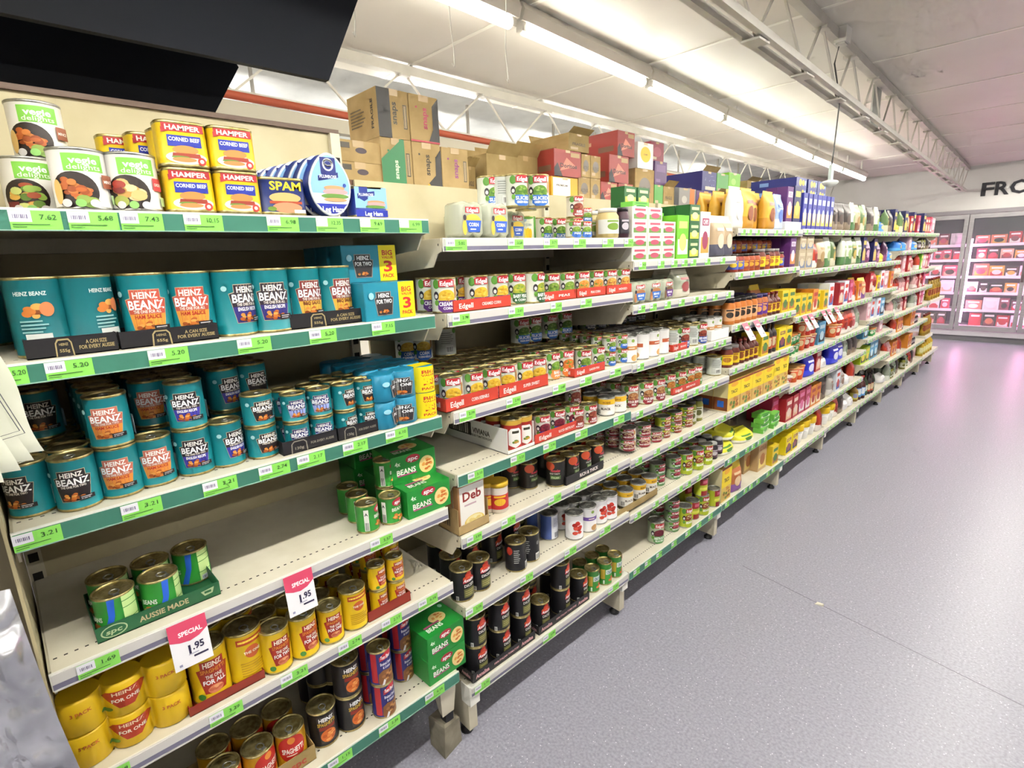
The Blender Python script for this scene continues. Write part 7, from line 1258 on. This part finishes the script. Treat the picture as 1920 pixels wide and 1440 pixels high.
('g_nav',-0.071,6.878,1.685,2,8,1,0),('g_nav',-0.143,6.878,1.685,-2,8,1,1),('g_mag',-0.058,6.998,1.685,-0,8,1,0),('g_mag',-0.14,6.998,1.685,-0,8,1,1),
('a_skb',-0.096,6.423,1.513,6,8,2,0),('a_skb',-0.217,6.423,1.513,-6,8,2,1),('a_skb',-0.096,6.633,1.513,7,8,2,0),('a_skb',-0.217,6.633,1.513,-9,8,2,1),
('g_pnk',-0.081,6.813,1.513,2,8,2,0,0.8),('g_pnk',-0.172,6.813,1.513,-1,8,2,1,0.8),('a_skb',-0.078,6.993,1.513,-5,8,2,0),('a_skb',-0.2,6.993,1.513,8,8,2,1),
('a_red',-0.071,6.383,1.302,5,8,3,0,0.982),('a_red',-0.143,6.383,1.302,-5,8,3,1,0.982),('a_red',-0.071,6.513,1.302,-0,8,3,0,0.982),
('a_red',-0.143,6.513,1.302,-9,8,3,1,0.982),('g_pnk',-0.081,6.653,1.302,1,8,3,0),('g_pnk',-0.172,6.653,1.302,-2,8,3,1),('g_red',-0.053,6.788,1.302,-1,8,3,0),
('g_red',-0.124,6.788,1.302,1,8,3,1),('a_pnk',-0.053,6.918,1.302,-5,8,3,0),('a_pnk',-0.124,6.918,1.302,7,8,3,1),('a_red',-0.071,6.383,1.102,5,8,4,0,0.918),
('a_red',-0.143,6.383,1.102,-5,8,4,1,0.918),('a_red',-0.071,6.513,1.102,-0,8,4,0,0.918),('a_red',-0.143,6.513,1.102,-9,8,4,1,0.918),
('a_pnk',-0.071,6.648,1.102,8,8,4,0,0.975),('a_pnk',-0.143,6.648,1.102,4,8,4,1,0.975),('a_pnk',-0.071,6.788,1.102,2,8,4,0,0.975),
('a_pnk',-0.143,6.788,1.102,8,8,4,1,0.975),('g_red',-0.071,6.918,1.102,-2,8,4,0,0.975),('g_red',-0.143,6.918,1.102,-1,8,4,1,0.975),
('a_pnk',-0.071,6.388,0.9,8,8,5,0,0.988),('a_pnk',-0.143,6.388,0.9,1,8,5,1,0.988),('a_sil',-0.071,6.523,0.9,5,8,5,0,0.878),('a_sil',-0.143,6.523,0.9,0,8,5,1,0.878),
('a_grey',-0.076,6.663,0.9,-9,8,5,0),('a_grey',-0.158,6.663,0.9,2,8,5,1),('a_pnk',-0.071,6.808,0.9,-0,8,5,0,0.988),('a_pnk',-0.143,6.808,0.9,-4,8,5,1,0.988),
('g_red',-0.071,6.938,0.9,0,8,5,0,0.988),('g_red',-0.143,6.938,0.9,-0,8,5,1,0.988),('a_wh2',-0.106,6.398,0.7,-5,8,6,0),('a_wh2',-0.248,6.398,0.7,-2,8,6,1),
('a_red',-0.053,6.543,0.7,3,8,6,0,0.918),('a_red',-0.124,6.543,0.7,-7,8,6,1,0.918),('g_ora',-0.058,6.663,0.7,-1,8,6,0),('g_ora',-0.14,6.663,0.7,1,8,6,1),
('g_ora',-0.058,6.773,0.7,-2,8,6,0),('g_ora',-0.14,6.773,0.7,-1,8,6,1),('j_bla',-0.048,6.863,0.7,-46,8,6,0),('j_bla',-0.109,6.863,0.7,-48,8,6,1),
('a_red',-0.071,6.383,0.45,5,8,7,0),('a_red',-0.143,6.383,0.45,-5,8,7,1),('a_pnk',-0.071,6.518,0.45,-1,8,7,0),('a_pnk',-0.143,6.518,0.45,-8,8,7,1),
('g_ora',-0.076,6.643,0.45,-1,8,7,0),('g_ora',-0.158,6.643,0.45,-1,8,7,1),('g_ora',-0.076,6.753,0.45,1,8,7,0),('g_ora',-0.158,6.753,0.45,0,8,7,1),
('a_red',-0.053,6.873,0.45,0,8,7,0),('a_red',-0.124,6.873,0.45,0,8,7,1),('a_wh2',-0.106,6.398,0.212,-5,8,8,0),('a_wh2',-0.248,6.398,0.212,-2,8,8,1),
('a_sil',-0.053,6.543,0.212,3,8,8,0),('a_sil',-0.124,6.543,0.212,-7,8,8,1),('j_oliv',-0.046,6.641,0.212,-46,8,8,0),('j_oliv',-0.104,6.641,0.212,-47,8,8,1),
('j_oliv',-0.046,6.707,0.212,-50,8,8,0),('j_oliv',-0.104,6.707,0.212,-48,8,8,1),('a_sil',-0.065,6.805,0.212,-5,8,8,0),('a_sil',-0.137,6.805,0.212,-9,8,8,1),
('a_drk',-0.065,6.935,0.212,5,8,8,0),('a_drk',-0.137,6.935,0.212,-1,8,8,1),('g_nav',-0.053,7.278,1.685,-1,9,1,0),('g_nav',-0.124,7.278,1.685,-2,9,1,1),
('g_red',-0.053,7.398,1.685,-1,9,1,0),('g_red',-0.124,7.398,1.685,2,9,1,1),('g_red',-0.053,7.518,1.685,0,9,1,0),('g_red',-0.124,7.518,1.685,1,9,1,1),
('g_mag',-0.058,7.638,1.685,1,9,1,0),('g_mag',-0.14,7.638,1.685,1,9,1,1),('g_pnk',-0.063,7.773,1.685,-2,9,1,0),('g_pnk',-0.154,7.773,1.685,1,9,1,1),
('j_bla',-0.048,7.253,1.513,-47,9,2,0),('j_bla',-0.109,7.253,1.513,-49,9,2,1),('j_oliv',-0.046,7.321,1.513,-49,9,2,0),('j_oliv',-0.104,7.321,1.513,-50,9,2,1),
('j_bla',-0.06,7.389,1.513,-49,9,2,0),('j_bla',-0.121,7.389,1.513,-48,9,2,1),('j_bla',-0.06,7.459,1.513,-49,9,2,0),('j_bla',-0.121,7.459,1.513,-49,9,2,1),
('j_oliv',-0.058,7.527,1.513,-48,9,2,0),('j_oliv',-0.115,7.527,1.513,-47,9,2,1),('a_drk',-0.047,7.625,1.513,9,9,2,0,0.674),('a_drk',-0.119,7.625,1.513,1,9,2,1,0.674),
('j_bla',-0.042,7.725,1.513,-50,9,2,0),('j_bla',-0.103,7.725,1.513,-46,9,2,1),('a_red',-0.053,7.283,1.302,4,9,3,0,0.982),('a_red',-0.124,7.283,1.302,7,9,3,1,0.982),
('g_gre',-0.053,7.403,1.302,1,9,3,0,0.928),('g_gre',-0.124,7.403,1.302,1,9,3,1,0.928),('g_pnk',-0.063,7.533,1.302,-2,9,3,0),('g_pnk',-0.154,7.533,1.302,1,9,3,1),
('g_red',-0.053,7.668,1.302,-1,9,3,0),('g_red',-0.124,7.668,1.302,-0,9,3,1),('g_mag',-0.058,7.788,1.302,1,9,3,0,0.982),('g_mag',-0.14,7.788,1.302,-1,9,3,1,0.982),
('a_pnk',-0.053,7.288,1.102,-5,9,4,0,0.975),('a_pnk',-0.124,7.288,1.102,-3,9,4,1,0.975),('g_red',-0.053,7.418,1.102,2,9,4,0,0.975),
('g_red',-0.124,7.418,1.102,0,9,4,1,0.975),('a_red',-0.053,7.543,1.102,-6,9,4,0,0.918),('a_red',-0.124,7.543,1.102,7,9,4,1,0.918),
('g_mag',-0.058,7.668,1.102,-0,9,4,0,0.918),('g_mag',-0.14,7.668,1.102,0,9,4,1,0.918),('a_sil',-0.053,7.283,0.9,4,9,5,0,0.878),('a_sil',-0.124,7.283,0.9,7,9,5,1,0.878),
('a_grey',-0.058,7.423,0.9,6,9,5,0),('a_grey',-0.14,7.423,0.9,-7,9,5,1),('g_red',-0.053,7.558,0.9,2,9,5,0,0.988),('g_red',-0.124,7.558,0.9,-0,9,5,1,0.988),
('g_mag',-0.058,7.678,0.9,-1,9,5,0,0.929),('g_mag',-0.14,7.678,0.9,-1,9,5,1,0.929),('g_ora',-0.058,7.273,0.7,2,9,6,0),('g_ora',-0.14,7.273,0.7,0,9,6,1),
('g_ora',-0.058,7.383,0.7,0,9,6,0),('g_ora',-0.14,7.383,0.7,1,9,6,1),('j_bla',-0.048,7.473,0.7,-48,9,6,0),('j_bla',-0.109,7.473,0.7,-50,9,6,1),
('j_bla',-0.048,7.543,0.7,-49,9,6,0),('j_bla',-0.109,7.543,0.7,-49,9,6,1),('j_bla',-0.048,7.613,0.7,-46,9,6,0),('j_bla',-0.109,7.613,0.7,-48,9,6,1),
('g_ora',-0.058,7.273,0.45,2,9,7,0),('g_ora',-0.14,7.273,0.45,0,9,7,1),('g_ora',-0.058,7.383,0.45,0,9,7,0),('g_ora',-0.14,7.383,0.45,1,9,7,1),
('j_bla',-0.048,7.473,0.45,-48,9,7,0),('j_bla',-0.109,7.473,0.45,-50,9,7,1),('j_bla',-0.048,7.543,0.45,-49,9,7,0),('j_bla',-0.109,7.543,0.45,-49,9,7,1),
('j_bla',-0.048,7.613,0.45,-46,9,7,0),('j_bla',-0.109,7.613,0.45,-48,9,7,1),('j_oliv',-0.046,7.251,0.212,-46,9,8,0),('j_oliv',-0.104,7.251,0.212,-48,9,8,1),
('a_sil',-0.065,7.349,0.212,1,9,8,0),('a_sil',-0.137,7.349,0.212,-1,9,8,1),('j_oliv',-0.058,7.447,0.212,-46,9,8,0),('j_oliv',-0.115,7.447,0.212,-49,9,8,1),
('a_red',-0.065,7.545,0.212,-7,9,8,0),('a_red',-0.137,7.545,0.212,-5,9,8,1),('a_drk',-0.065,7.675,0.212,1,9,8,0),('a_drk',-0.137,7.675,0.212,-1,9,8,1),
('o_oib',-0.05,8.2,0.4705,-48,9,6,0),('o_oib',-0.05,8.3,0.4705,-48,9,6,0),('o_oib',-0.05,8.4,0.4705,-48,9,6,0),('o_oib',-0.05,8.5,0.4705,-48,9,6,0),
('o_oil',-0.055,8.22,0.2125,-48,9,8,0,0.85),('o_oil',-0.055,8.36,0.2125,-48,9,8,0,0.85),('o_oil',-0.055,8.5,0.2125,-48,9,8,0,0.85),
('o_oil',-0.055,8.64,0.2125,-48,9,8,0,0.85),('o_oil',-0.055,8.78,0.2125,-48,9,8,0,0.85),('o_oib',-0.05,8.22,0.9005,-48,9,5,0),('o_oib',-0.05,8.37,0.9005,-48,9,5,0),
('o_oib',-0.05,8.52,0.9005,-48,9,5,0),('o_oib',-0.05,8.67,0.9005,-48,9,5,0),('o_oib',-0.05,8.82,0.9005,-48,9,5,0),('tray_k',-0.67,0.97,1.836,0,0,0,0),
('tray_k',-0.67,0.97,1.903,0,0,0,0),('sn_g',-0.64,1.113,1.836,0,0,0,0),('sn_y',-0.64,1.24,1.836,0,0,0,0),('sn_p',-0.64,1.37,1.836,0,0,0,0),
('sn_b',-0.615,1.113,1.992,0,0,0,0),('sn_r',-0.615,1.24,1.992,0,0,0,0),
]
for i_ in ITEMS: put(*i_)
tray(0.030, 0.158, -0.125, -0.022, 1.436, 0.034, '17151a', 'black display tray holding two backward teal cans', art=tray_heinz)
tray(0.162, 0.328, -0.120, -0.022, 1.436, 0.032, '17151a', 'black display tray holding two orange-label teal cans', art=tray_heinz)
tray(0.466, 0.657, -0.120, -0.022, 1.436, 0.034, '17151a', 'black display tray holding two maroon-label teal cans', art=tray_heinz)
tray(0.421, 0.552, -0.140, -0.015, 1.153, 0.032, '17151a', 'black display tray of small blue-label bean cans', art=tray_heinz2)
tray(0.556, 0.666, -0.140, -0.015, 1.153, 0.032, '17151a', 'black display tray of small black-label bean cans', art=tray_heinz2)
tray(0.032, 0.253, -0.200, -0.035, 0.873, 0.032, '1f5a38', 'green open tray of bean cans with pale lettering', art=tray_spc)
tray(0.151, 0.310, -0.270, -0.020, 0.627, 0.022, '8a2a1c', 'dark red tray holding tall yellow cans')
tray(0.583, 0.717, -0.100, -0.016, 0.627, 0.030, '8a2a1c', 'dark red tray of tiny stacked yellow cans')
tray(0.082, 0.402, -0.200, -0.030, 0.310, 0.045, 'KRAFT', 'brown open tray of gold spaghetti cans', wc='a83a2a', words=[('spc', 0.86, 0.45, 0.45, 0.12)])
tray(0.933, 1.154, -0.202, -0.012, 1.432, 0.034, 'c8402f', 'red open tray of purple-band corn cans', words=[('Edgell', 0.2, 0.5, 0.42, 0.24), ('CREAMED CORN', 0.64, 0.5, 0.26, 0.34)], sidew=[('Edgell', 0.78, 0.5, 0.4, 0.2), ('CREAMED CORN', 0.4, 0.5, 0.25, 0.34)])
tray(1.297, 1.468, -0.172, -0.012, 1.432, 0.032, 'c8402f', 'red tray of green-band vegetable cans', words=[('Edgell', 0.2, 0.5, 0.42, 0.24), ('PEAS', 0.64, 0.5, 0.26, 0.34)], sidew=[('Edgell', 0.78, 0.5, 0.4, 0.2), ('PEAS', 0.4, 0.5, 0.25, 0.34)])
tray(1.474, 1.638, -0.172, -0.012, 1.432, 0.032, 'c8402f', 'red tray of orange-band vegetable cans', words=[('Edgell', 0.2, 0.5, 0.42, 0.24), ('PEAS CORN', 0.64, 0.5, 0.26, 0.34)], sidew=[('Edgell', 0.78, 0.5, 0.4, 0.2), ('PEAS CORN', 0.4, 0.5, 0.25, 0.34)])
tray(1.648, 1.807, -0.172, -0.012, 1.432, 0.032, 'c8402f', 'red tray of red-band vegetable cans', words=[('Edgell', 0.2, 0.5, 0.42, 0.24), ('MIXED', 0.64, 0.5, 0.26, 0.34)], sidew=[('Edgell', 0.78, 0.5, 0.4, 0.2), ('MIXED', 0.4, 0.5, 0.25, 0.34)])
tray(0.883, 1.086, -0.232, -0.012, 1.151, 0.040, 'c8402f', 'long red tray of blue-band corn cans', words=[('Edgell', 0.2, 0.5, 0.42, 0.24), ('CORN KERNELS', 0.64, 0.5, 0.26, 0.34)], sidew=[('Edgell', 0.78, 0.5, 0.4, 0.2), ('CORN KERNELS', 0.4, 0.5, 0.25, 0.34)])
tray(1.091, 1.316, -0.232, -0.012, 1.151, 0.040, 'c8402f', 'long red tray of black-band sweet corn cans', words=[('Edgell', 0.2, 0.5, 0.42, 0.24), ('SUPER SWEET', 0.64, 0.5, 0.26, 0.34)], sidew=[('Edgell', 0.78, 0.5, 0.4, 0.2), ('SUPER SWEET', 0.4, 0.5, 0.25, 0.34)])
tray(1.456, 1.636, -0.172, -0.012, 1.151, 0.032, 'c8402f', 'red tray of blue-band garden peas', words=[('Edgell', 0.2, 0.5, 0.42, 0.24), ('GARDEN PEAS', 0.64, 0.5, 0.26, 0.34)], sidew=[('Edgell', 0.78, 0.5, 0.4, 0.2), ('GARDEN PEAS', 0.4, 0.5, 0.25, 0.34)])
tray(1.118, 1.242, -0.420, -0.012, 0.956, 0.012, 'f0eeea', 'white carton tray of red tomato cans with printed side', hs=0.085, wc='4a463e', sidew=[('VIVIANA', 0.68, 0.6, 0.22, 0.22), ('PEELED TOMATOES IN JUICE', 0.68, 0.38, 0.09, 0.26), ('frame', '2a2622', 0.1, 0.225, 0.028, 0.075), ('bars', 'cfcac0', 0.11, 0.215, 0.032, 0.071)], name='carton_tray')
tray(1.244, 1.502, -0.172, -0.012, 0.956, 0.034, 'c8402f', 'red tray of beetroot cans', words=[('Edgell', 0.2, 0.5, 0.42, 0.24), ('SLICED BEETROOT', 0.64, 0.5, 0.26, 0.34)], sidew=[('Edgell', 0.78, 0.5, 0.4, 0.2), ('SLICED BEETROOT', 0.4, 0.5, 0.25, 0.34)])
tray(0.903, 1.025, -0.250, -0.014, 0.753, 0.030, 'KRAFT2', 'kraft tray box of mashed potato packets', hs=0.085, wc='4a4030', sidew=[('bars', '5a4a36', 0.1, 0.2, 0.02, 0.08)], name='carton_tray')
tray(1.404, 1.628, -0.150, -0.012, 0.753, 0.034, '201e20', 'black tray of dark tomato cans', words=[('RICH & THICK', 0.6, 0.5, 0.4, 0.5)])
tray(1.725, 2.040, -0.160, -0.012, 0.500, 0.030, 'KRAFT', 'kraft tray of yellow and white cans spanning two bays')
tray(0.919, 1.215, -0.100, -0.010, 0.214, 0.035, '1c1a1d', 'black tray of stacked black tomato cans at the near corner', words=[('Annalisa', 0.14, 0.5, 0.42, 0.2), ('100% ITALIAN TOMATOES', 0.52, 0.5, 0.22, 0.4), ('Annalisa', 0.86, 0.5, 0.4, 0.2)], wc='e8b0b4', sidew=[('Annalisa', 0.6, 0.5, 0.4, 0.5)])
tray(1.237, 1.535, -0.100, -0.010, 0.214, 0.035, '1c1a1d', 'black tray with single black tomato cans', words=[('Annalisa', 0.14, 0.5, 0.42, 0.2), ('100% ITALIAN TOMATOES', 0.52, 0.5, 0.22, 0.4), ('Annalisa', 0.86, 0.5, 0.4, 0.2)], wc='e8b0b4', sidew=[('Annalisa', 0.6, 0.5, 0.4, 0.5)])
tray(2.137, 2.280, -0.132, -0.012, 1.145, 0.032, 'c8402f', 'small red tray by the white lentil cans', words=[('Edgell', 0.2, 0.5, 0.42, 0.24), ('BEANS', 0.64, 0.5, 0.26, 0.34)], sidew=[('Edgell', 0.78, 0.5, 0.4, 0.2), ('BEANS', 0.4, 0.5, 0.25, 0.34)])
tray(2.500, 2.690, -0.300, -0.012, 1.145, 0.050, 'f0eeec', 'white carton tray with white bean cans', hs=0.05, name='carton_tray')
tray(2.152, 2.405, -0.172, -0.012, 0.944, 0.032, 'c8402f', 'red tray of green-band bean cans', words=[('Edgell', 0.2, 0.5, 0.42, 0.24), ('BEANS', 0.64, 0.5, 0.26, 0.34)], sidew=[('Edgell', 0.78, 0.5, 0.4, 0.2), ('BEANS', 0.4, 0.5, 0.25, 0.34)])
tray(3.340, 3.590, -0.150, -0.010, 1.680, 0.045, 'f2f0ee', 'white display tray under purple and navy boxes', name='carton_tray')
carton('kb', 1.57, 1.75, 1.836, 1.997, -0.56)
carton('kb', 1.76, 1.92, 1.836, 2.016, -0.6)
carton('kb', 2.02, 2.17, 2.045, 2.12)
carton('dr', 1.92, 2.11, 1.93, 2.043)
carton('yc', 1.9, 2.085, 1.836, 1.926)
carton('kc', 2.113, 2.18, 1.938, 2.038)
carton('kc', 2.183, 2.26, 1.938, 2.038)
carton('kc', 2.09, 2.178, 1.836, 1.936)
carton('kc', 2.181, 2.258, 1.836, 1.936)
carton('dr', 2.4, 2.55, 2.061, 2.178, -0.5, 0.3)
carton('dr', 2.33, 2.5, 1.93, 2.059, -0.5, 0.28)
carton('dr', 2.262, 2.4, 1.836, 1.927)
carton('dr', 2.41, 2.54, 1.836, 1.928)
carton('kc', 2.56, 2.745, 1.836, 2.014)
carton('wo', 2.58, 2.73, 2.016, 2.145, -0.5, 0.16)
carton('mr', 2.735, 2.87, 2.068, 2.168, -0.52)
carton('pu', 2.75, 2.875, 1.945, 2.066)
carton('gr', 2.75, 2.84, 1.836, 1.943)
carton('kb', 2.843, 2.96, 1.836, 1.94)
carton('gbo', 2.965, 3.22, 1.836, 1.943)
carton('pu', 3.225, 3.475, 1.836, 1.94)
carton('nv', 3.29, 3.48, 1.942, 2.058, -0.5, 0.34)
carton('kb', 3.48, 3.65, 1.836, 1.935)
carton('kb', 3.655, 3.83, 1.836, 1.935)
carton('gr', 3.485, 3.65, 1.938, 2.059)
carton('lg', 3.655, 3.83, 1.938, 2.076)
carton('kb', 3.94, 4.12, 1.836, 1.96)
carton('kb', 3.94, 4.12, 1.963, 2.045)
carton('kb', 1.5, 1.56, 1.836, 1.95, -0.62)
carton('bb', 3.72, 3.9, 1.888, 1.945, -.1, .28)
carton('bb', 3.72, 3.9, 1.946, 2.003, -.1, .28)
carton('bb', 3.93, 4.1, 1.888, 1.945, -.1, .28)
carton('bb', 3.93, 4.1, 1.946, 2.003, -.1, .28)
carton('bb', 4.11, 4.28, 1.888, 1.945, -.1, .28)
carton('bb', 4.11, 4.28, 1.946, 2.003, -.1, .28)
# ---------------------------------------------------------------- labels that tell the goods apart
SH = 'top second third fourth fifth sixth seventh eighth'.split()
SN = ['', ['top','second','third','fourth','fifth','bottom'], ['top','second','third','fourth','fifth','sixth','bottom'], ['top','second','third','fourth','fifth','sixth','bottom'], ['top','second','third','fourth','fifth','sixth','bottom'], ['top','second','third','fourth','fifth','sixth','bottom'], ['top','second','third','fourth','fifth','sixth','bottom'], ['top','second','third','fourth','fifth','sixth','bottom'], ['top','second','third','fourth','fifth','sixth','seventh','bottom'], ['top','second','third','fourth','fifth','sixth','seventh','bottom']]
from collections import defaultdict
G_ = defaultdict(list)
for rec in ROOT: G_[rec[1], rec[2], rec[3]].append(rec)
for (key, b, s), recs in G_.items():
    d = PROD[key]['desc']; where = 'on the capping shelf' if b == 0 else '%s shelf of %s bay' % (SN[b][s-1], ordn(b-1))
    grp = d+' '+where
    ys = []
    for r in sorted(recs, key=lambda r: r[5]):
        if not ys or r[5]-ys[-1] > .02: ys.append(r[5])
    for r in recs:
        col = min(range(len(ys)), key=lambda i: abs(ys[i]-r[5]))
        mates = [q for q in recs if min(range(len(ys)), key=lambda i: abs(ys[i]-q[5])) == col]
        xs = sorted({round(q[4], 2) for q in mates}, reverse=True); zs = sorted({round(q[6], 3) for q in mates if abs(q[4]-r[4]) < .012})
        bits = []
        if len(ys) > 1: bits.append(ordn(col)+' column')
        if len(xs) > 1:
            i = min(range(len(xs)), key=lambda i: abs(xs[i]-r[4])); bits.append('front row' if i == 0 else ordn(i)+' row')
        if len(zs) > 1: bits.append(['lower tier', 'upper tier', 'third tier', 'topmost tier'][zs.index(round(r[6], 3))])
        r[0]['label'] = ', '.join([d]+bits+[where])
        if len(r[0]['label'].replace('-', '').split()) > 16: r[0]['label'] = r[0]['label'].replace(' shelf of ', ' shelf, ')
        r[0]['group'] = grp
# ---------------------------------------------------------------- special price cards and hanging bags
def card(y0, y1, label, z=.873, plain=False, tilt=-7):
    w = y1-y0; h = .1; a = MB(); a.box((0,0,-h), (.0012,w,0), mat('f4f2f6', .35)); t = new('price_card', a.mesh('price_card'), None, (.007, y0, z), label=label, cat='sign')
    t.rotation_euler = (0, math.radians(tilt), 0)
    b = MB(); D = Print(b, lambda u, v, l: (.0012+l, u, v)); D.poly('d84a6a', [(0,0), (w,0), (w,-.3*h), (.75*w,-.42*h), (.5*w,-.46*h), (.25*w,-.43*h), (0,-.36*h)]); D.text('ffffff', 'SPECIAL', .55*w, -.26*h, .1*h, .62*w); plain or D.text('2a2446', '1', .45*w, -.64*h, .2*h); plain or D.text('2a2446', '.95', .68*w, -.6*h, .15*h, .3*w); D.rect('2a2446', .52*w, .9*w, -.83*h, -.79*h); D.lines('b8b4c8', .4*w, .75*w, -.77*h, -.72*h, 1); D.rect('9a98b8', .12*w, .2*w, -.93*h, -.88*h)
    new('card_print', b.mesh('card_print'), t)
card(.137, .208, 'white and pink special price card below the green bean tray')
card(.372, .440, 'white and pink special price card on the empty shelf edge')
from mathutils import noise as nz_
for i, (y, z) in enumerate(((2.79, 1.202), (2.93, 1.202), (3.69, 1.152), (3.8, 1.152), (4.05, 1.152), (4.16, 1.152), (4.33, 1.152))): card(y, y+.07, ordn(i)+' of the small white price cards flapping out from the far third shelves', z, True, -32)
def crumple(name, label, cols, rows_, P0, c, seed, amp=.006, cat='bag', f=30):
    a = MB(); g = {}
    for sgn in (0, 1):
        for i in range(rows_+1):
            for j in range(cols+1):
                p = P0(i/rows_, j/cols); edge = min(i/rows_, 1-i/rows_, j/cols, 1-j/cols); bul = min(edge/.12, 1)
                v = Vector((p[1]*f, p[2]*f*.6, seed)); h = abs(nz_.noise(v))*2-.4+.5*abs(nz_.noise(v*2.7))
                g[sgn, i, j] = len(a.v); a.v.append((p[0]+(bul*.008+h*amp*bul)*(1 if sgn == 0 else -1), p[1], p[2]+.002*h))
    for sgn in (0, 1):
        for i in range(rows_):
            for j in range(cols):
                q = [g[sgn, i, j], g[sgn, i, j+1], g[sgn, i+1, j+1], g[sgn, i+1, j]]; a.face(q if sgn == 0 else q[::-1], c, True)
    return new(name, a.mesh(name), label=label, cat=cat)
def silver(u, v):                                                  # u down, v across; the free edge leans out towards the foot
    z = 1.11-u*.55; ye = -.056+.035*u; return (.12+.03*math.sin(u*5), -.2+(ye+.2)*v, z+.012*(1-v))
crumple('foil_bag', 'crumpled silver foil bag hanging at the end of the shelves', 36, 90, silver, SILVERBAG, 5, .022, f=20)
CREAM = noisy('cream_paper_film', 'd8dac4', 'e8e8d8', 8, .5, bump=.3)
for k in range(4):
    def white(u, v, k=k):
        z = 1.47-u*(.15+.006*k); ye = -.004-.018*k+.026*u+.004*math.sin(u*6+k); return (.10+.021*k, -.34+(ye+.34)*v, z+(1-v)*.01-.012*v*u)
    o = crumple('paper_packet', ['frontmost', 'second', 'third', 'rearmost'][3-k]+' cream packet of the bunch hanging above the silver bag', 16, 16, white, CREAM, 11+k, .006, f=16)
    if k == 0:
        a = MB()
        for d_ in (.012, .017): a.tube([(.128, -.012+.0-d_, 1.46), (.128, .016-d_, 1.335+d_), (.128, -.06, 1.325+d_)], .0006, mat('4a4a52'), 4)
        new('printed_border', a.mesh('printed_border'), o)
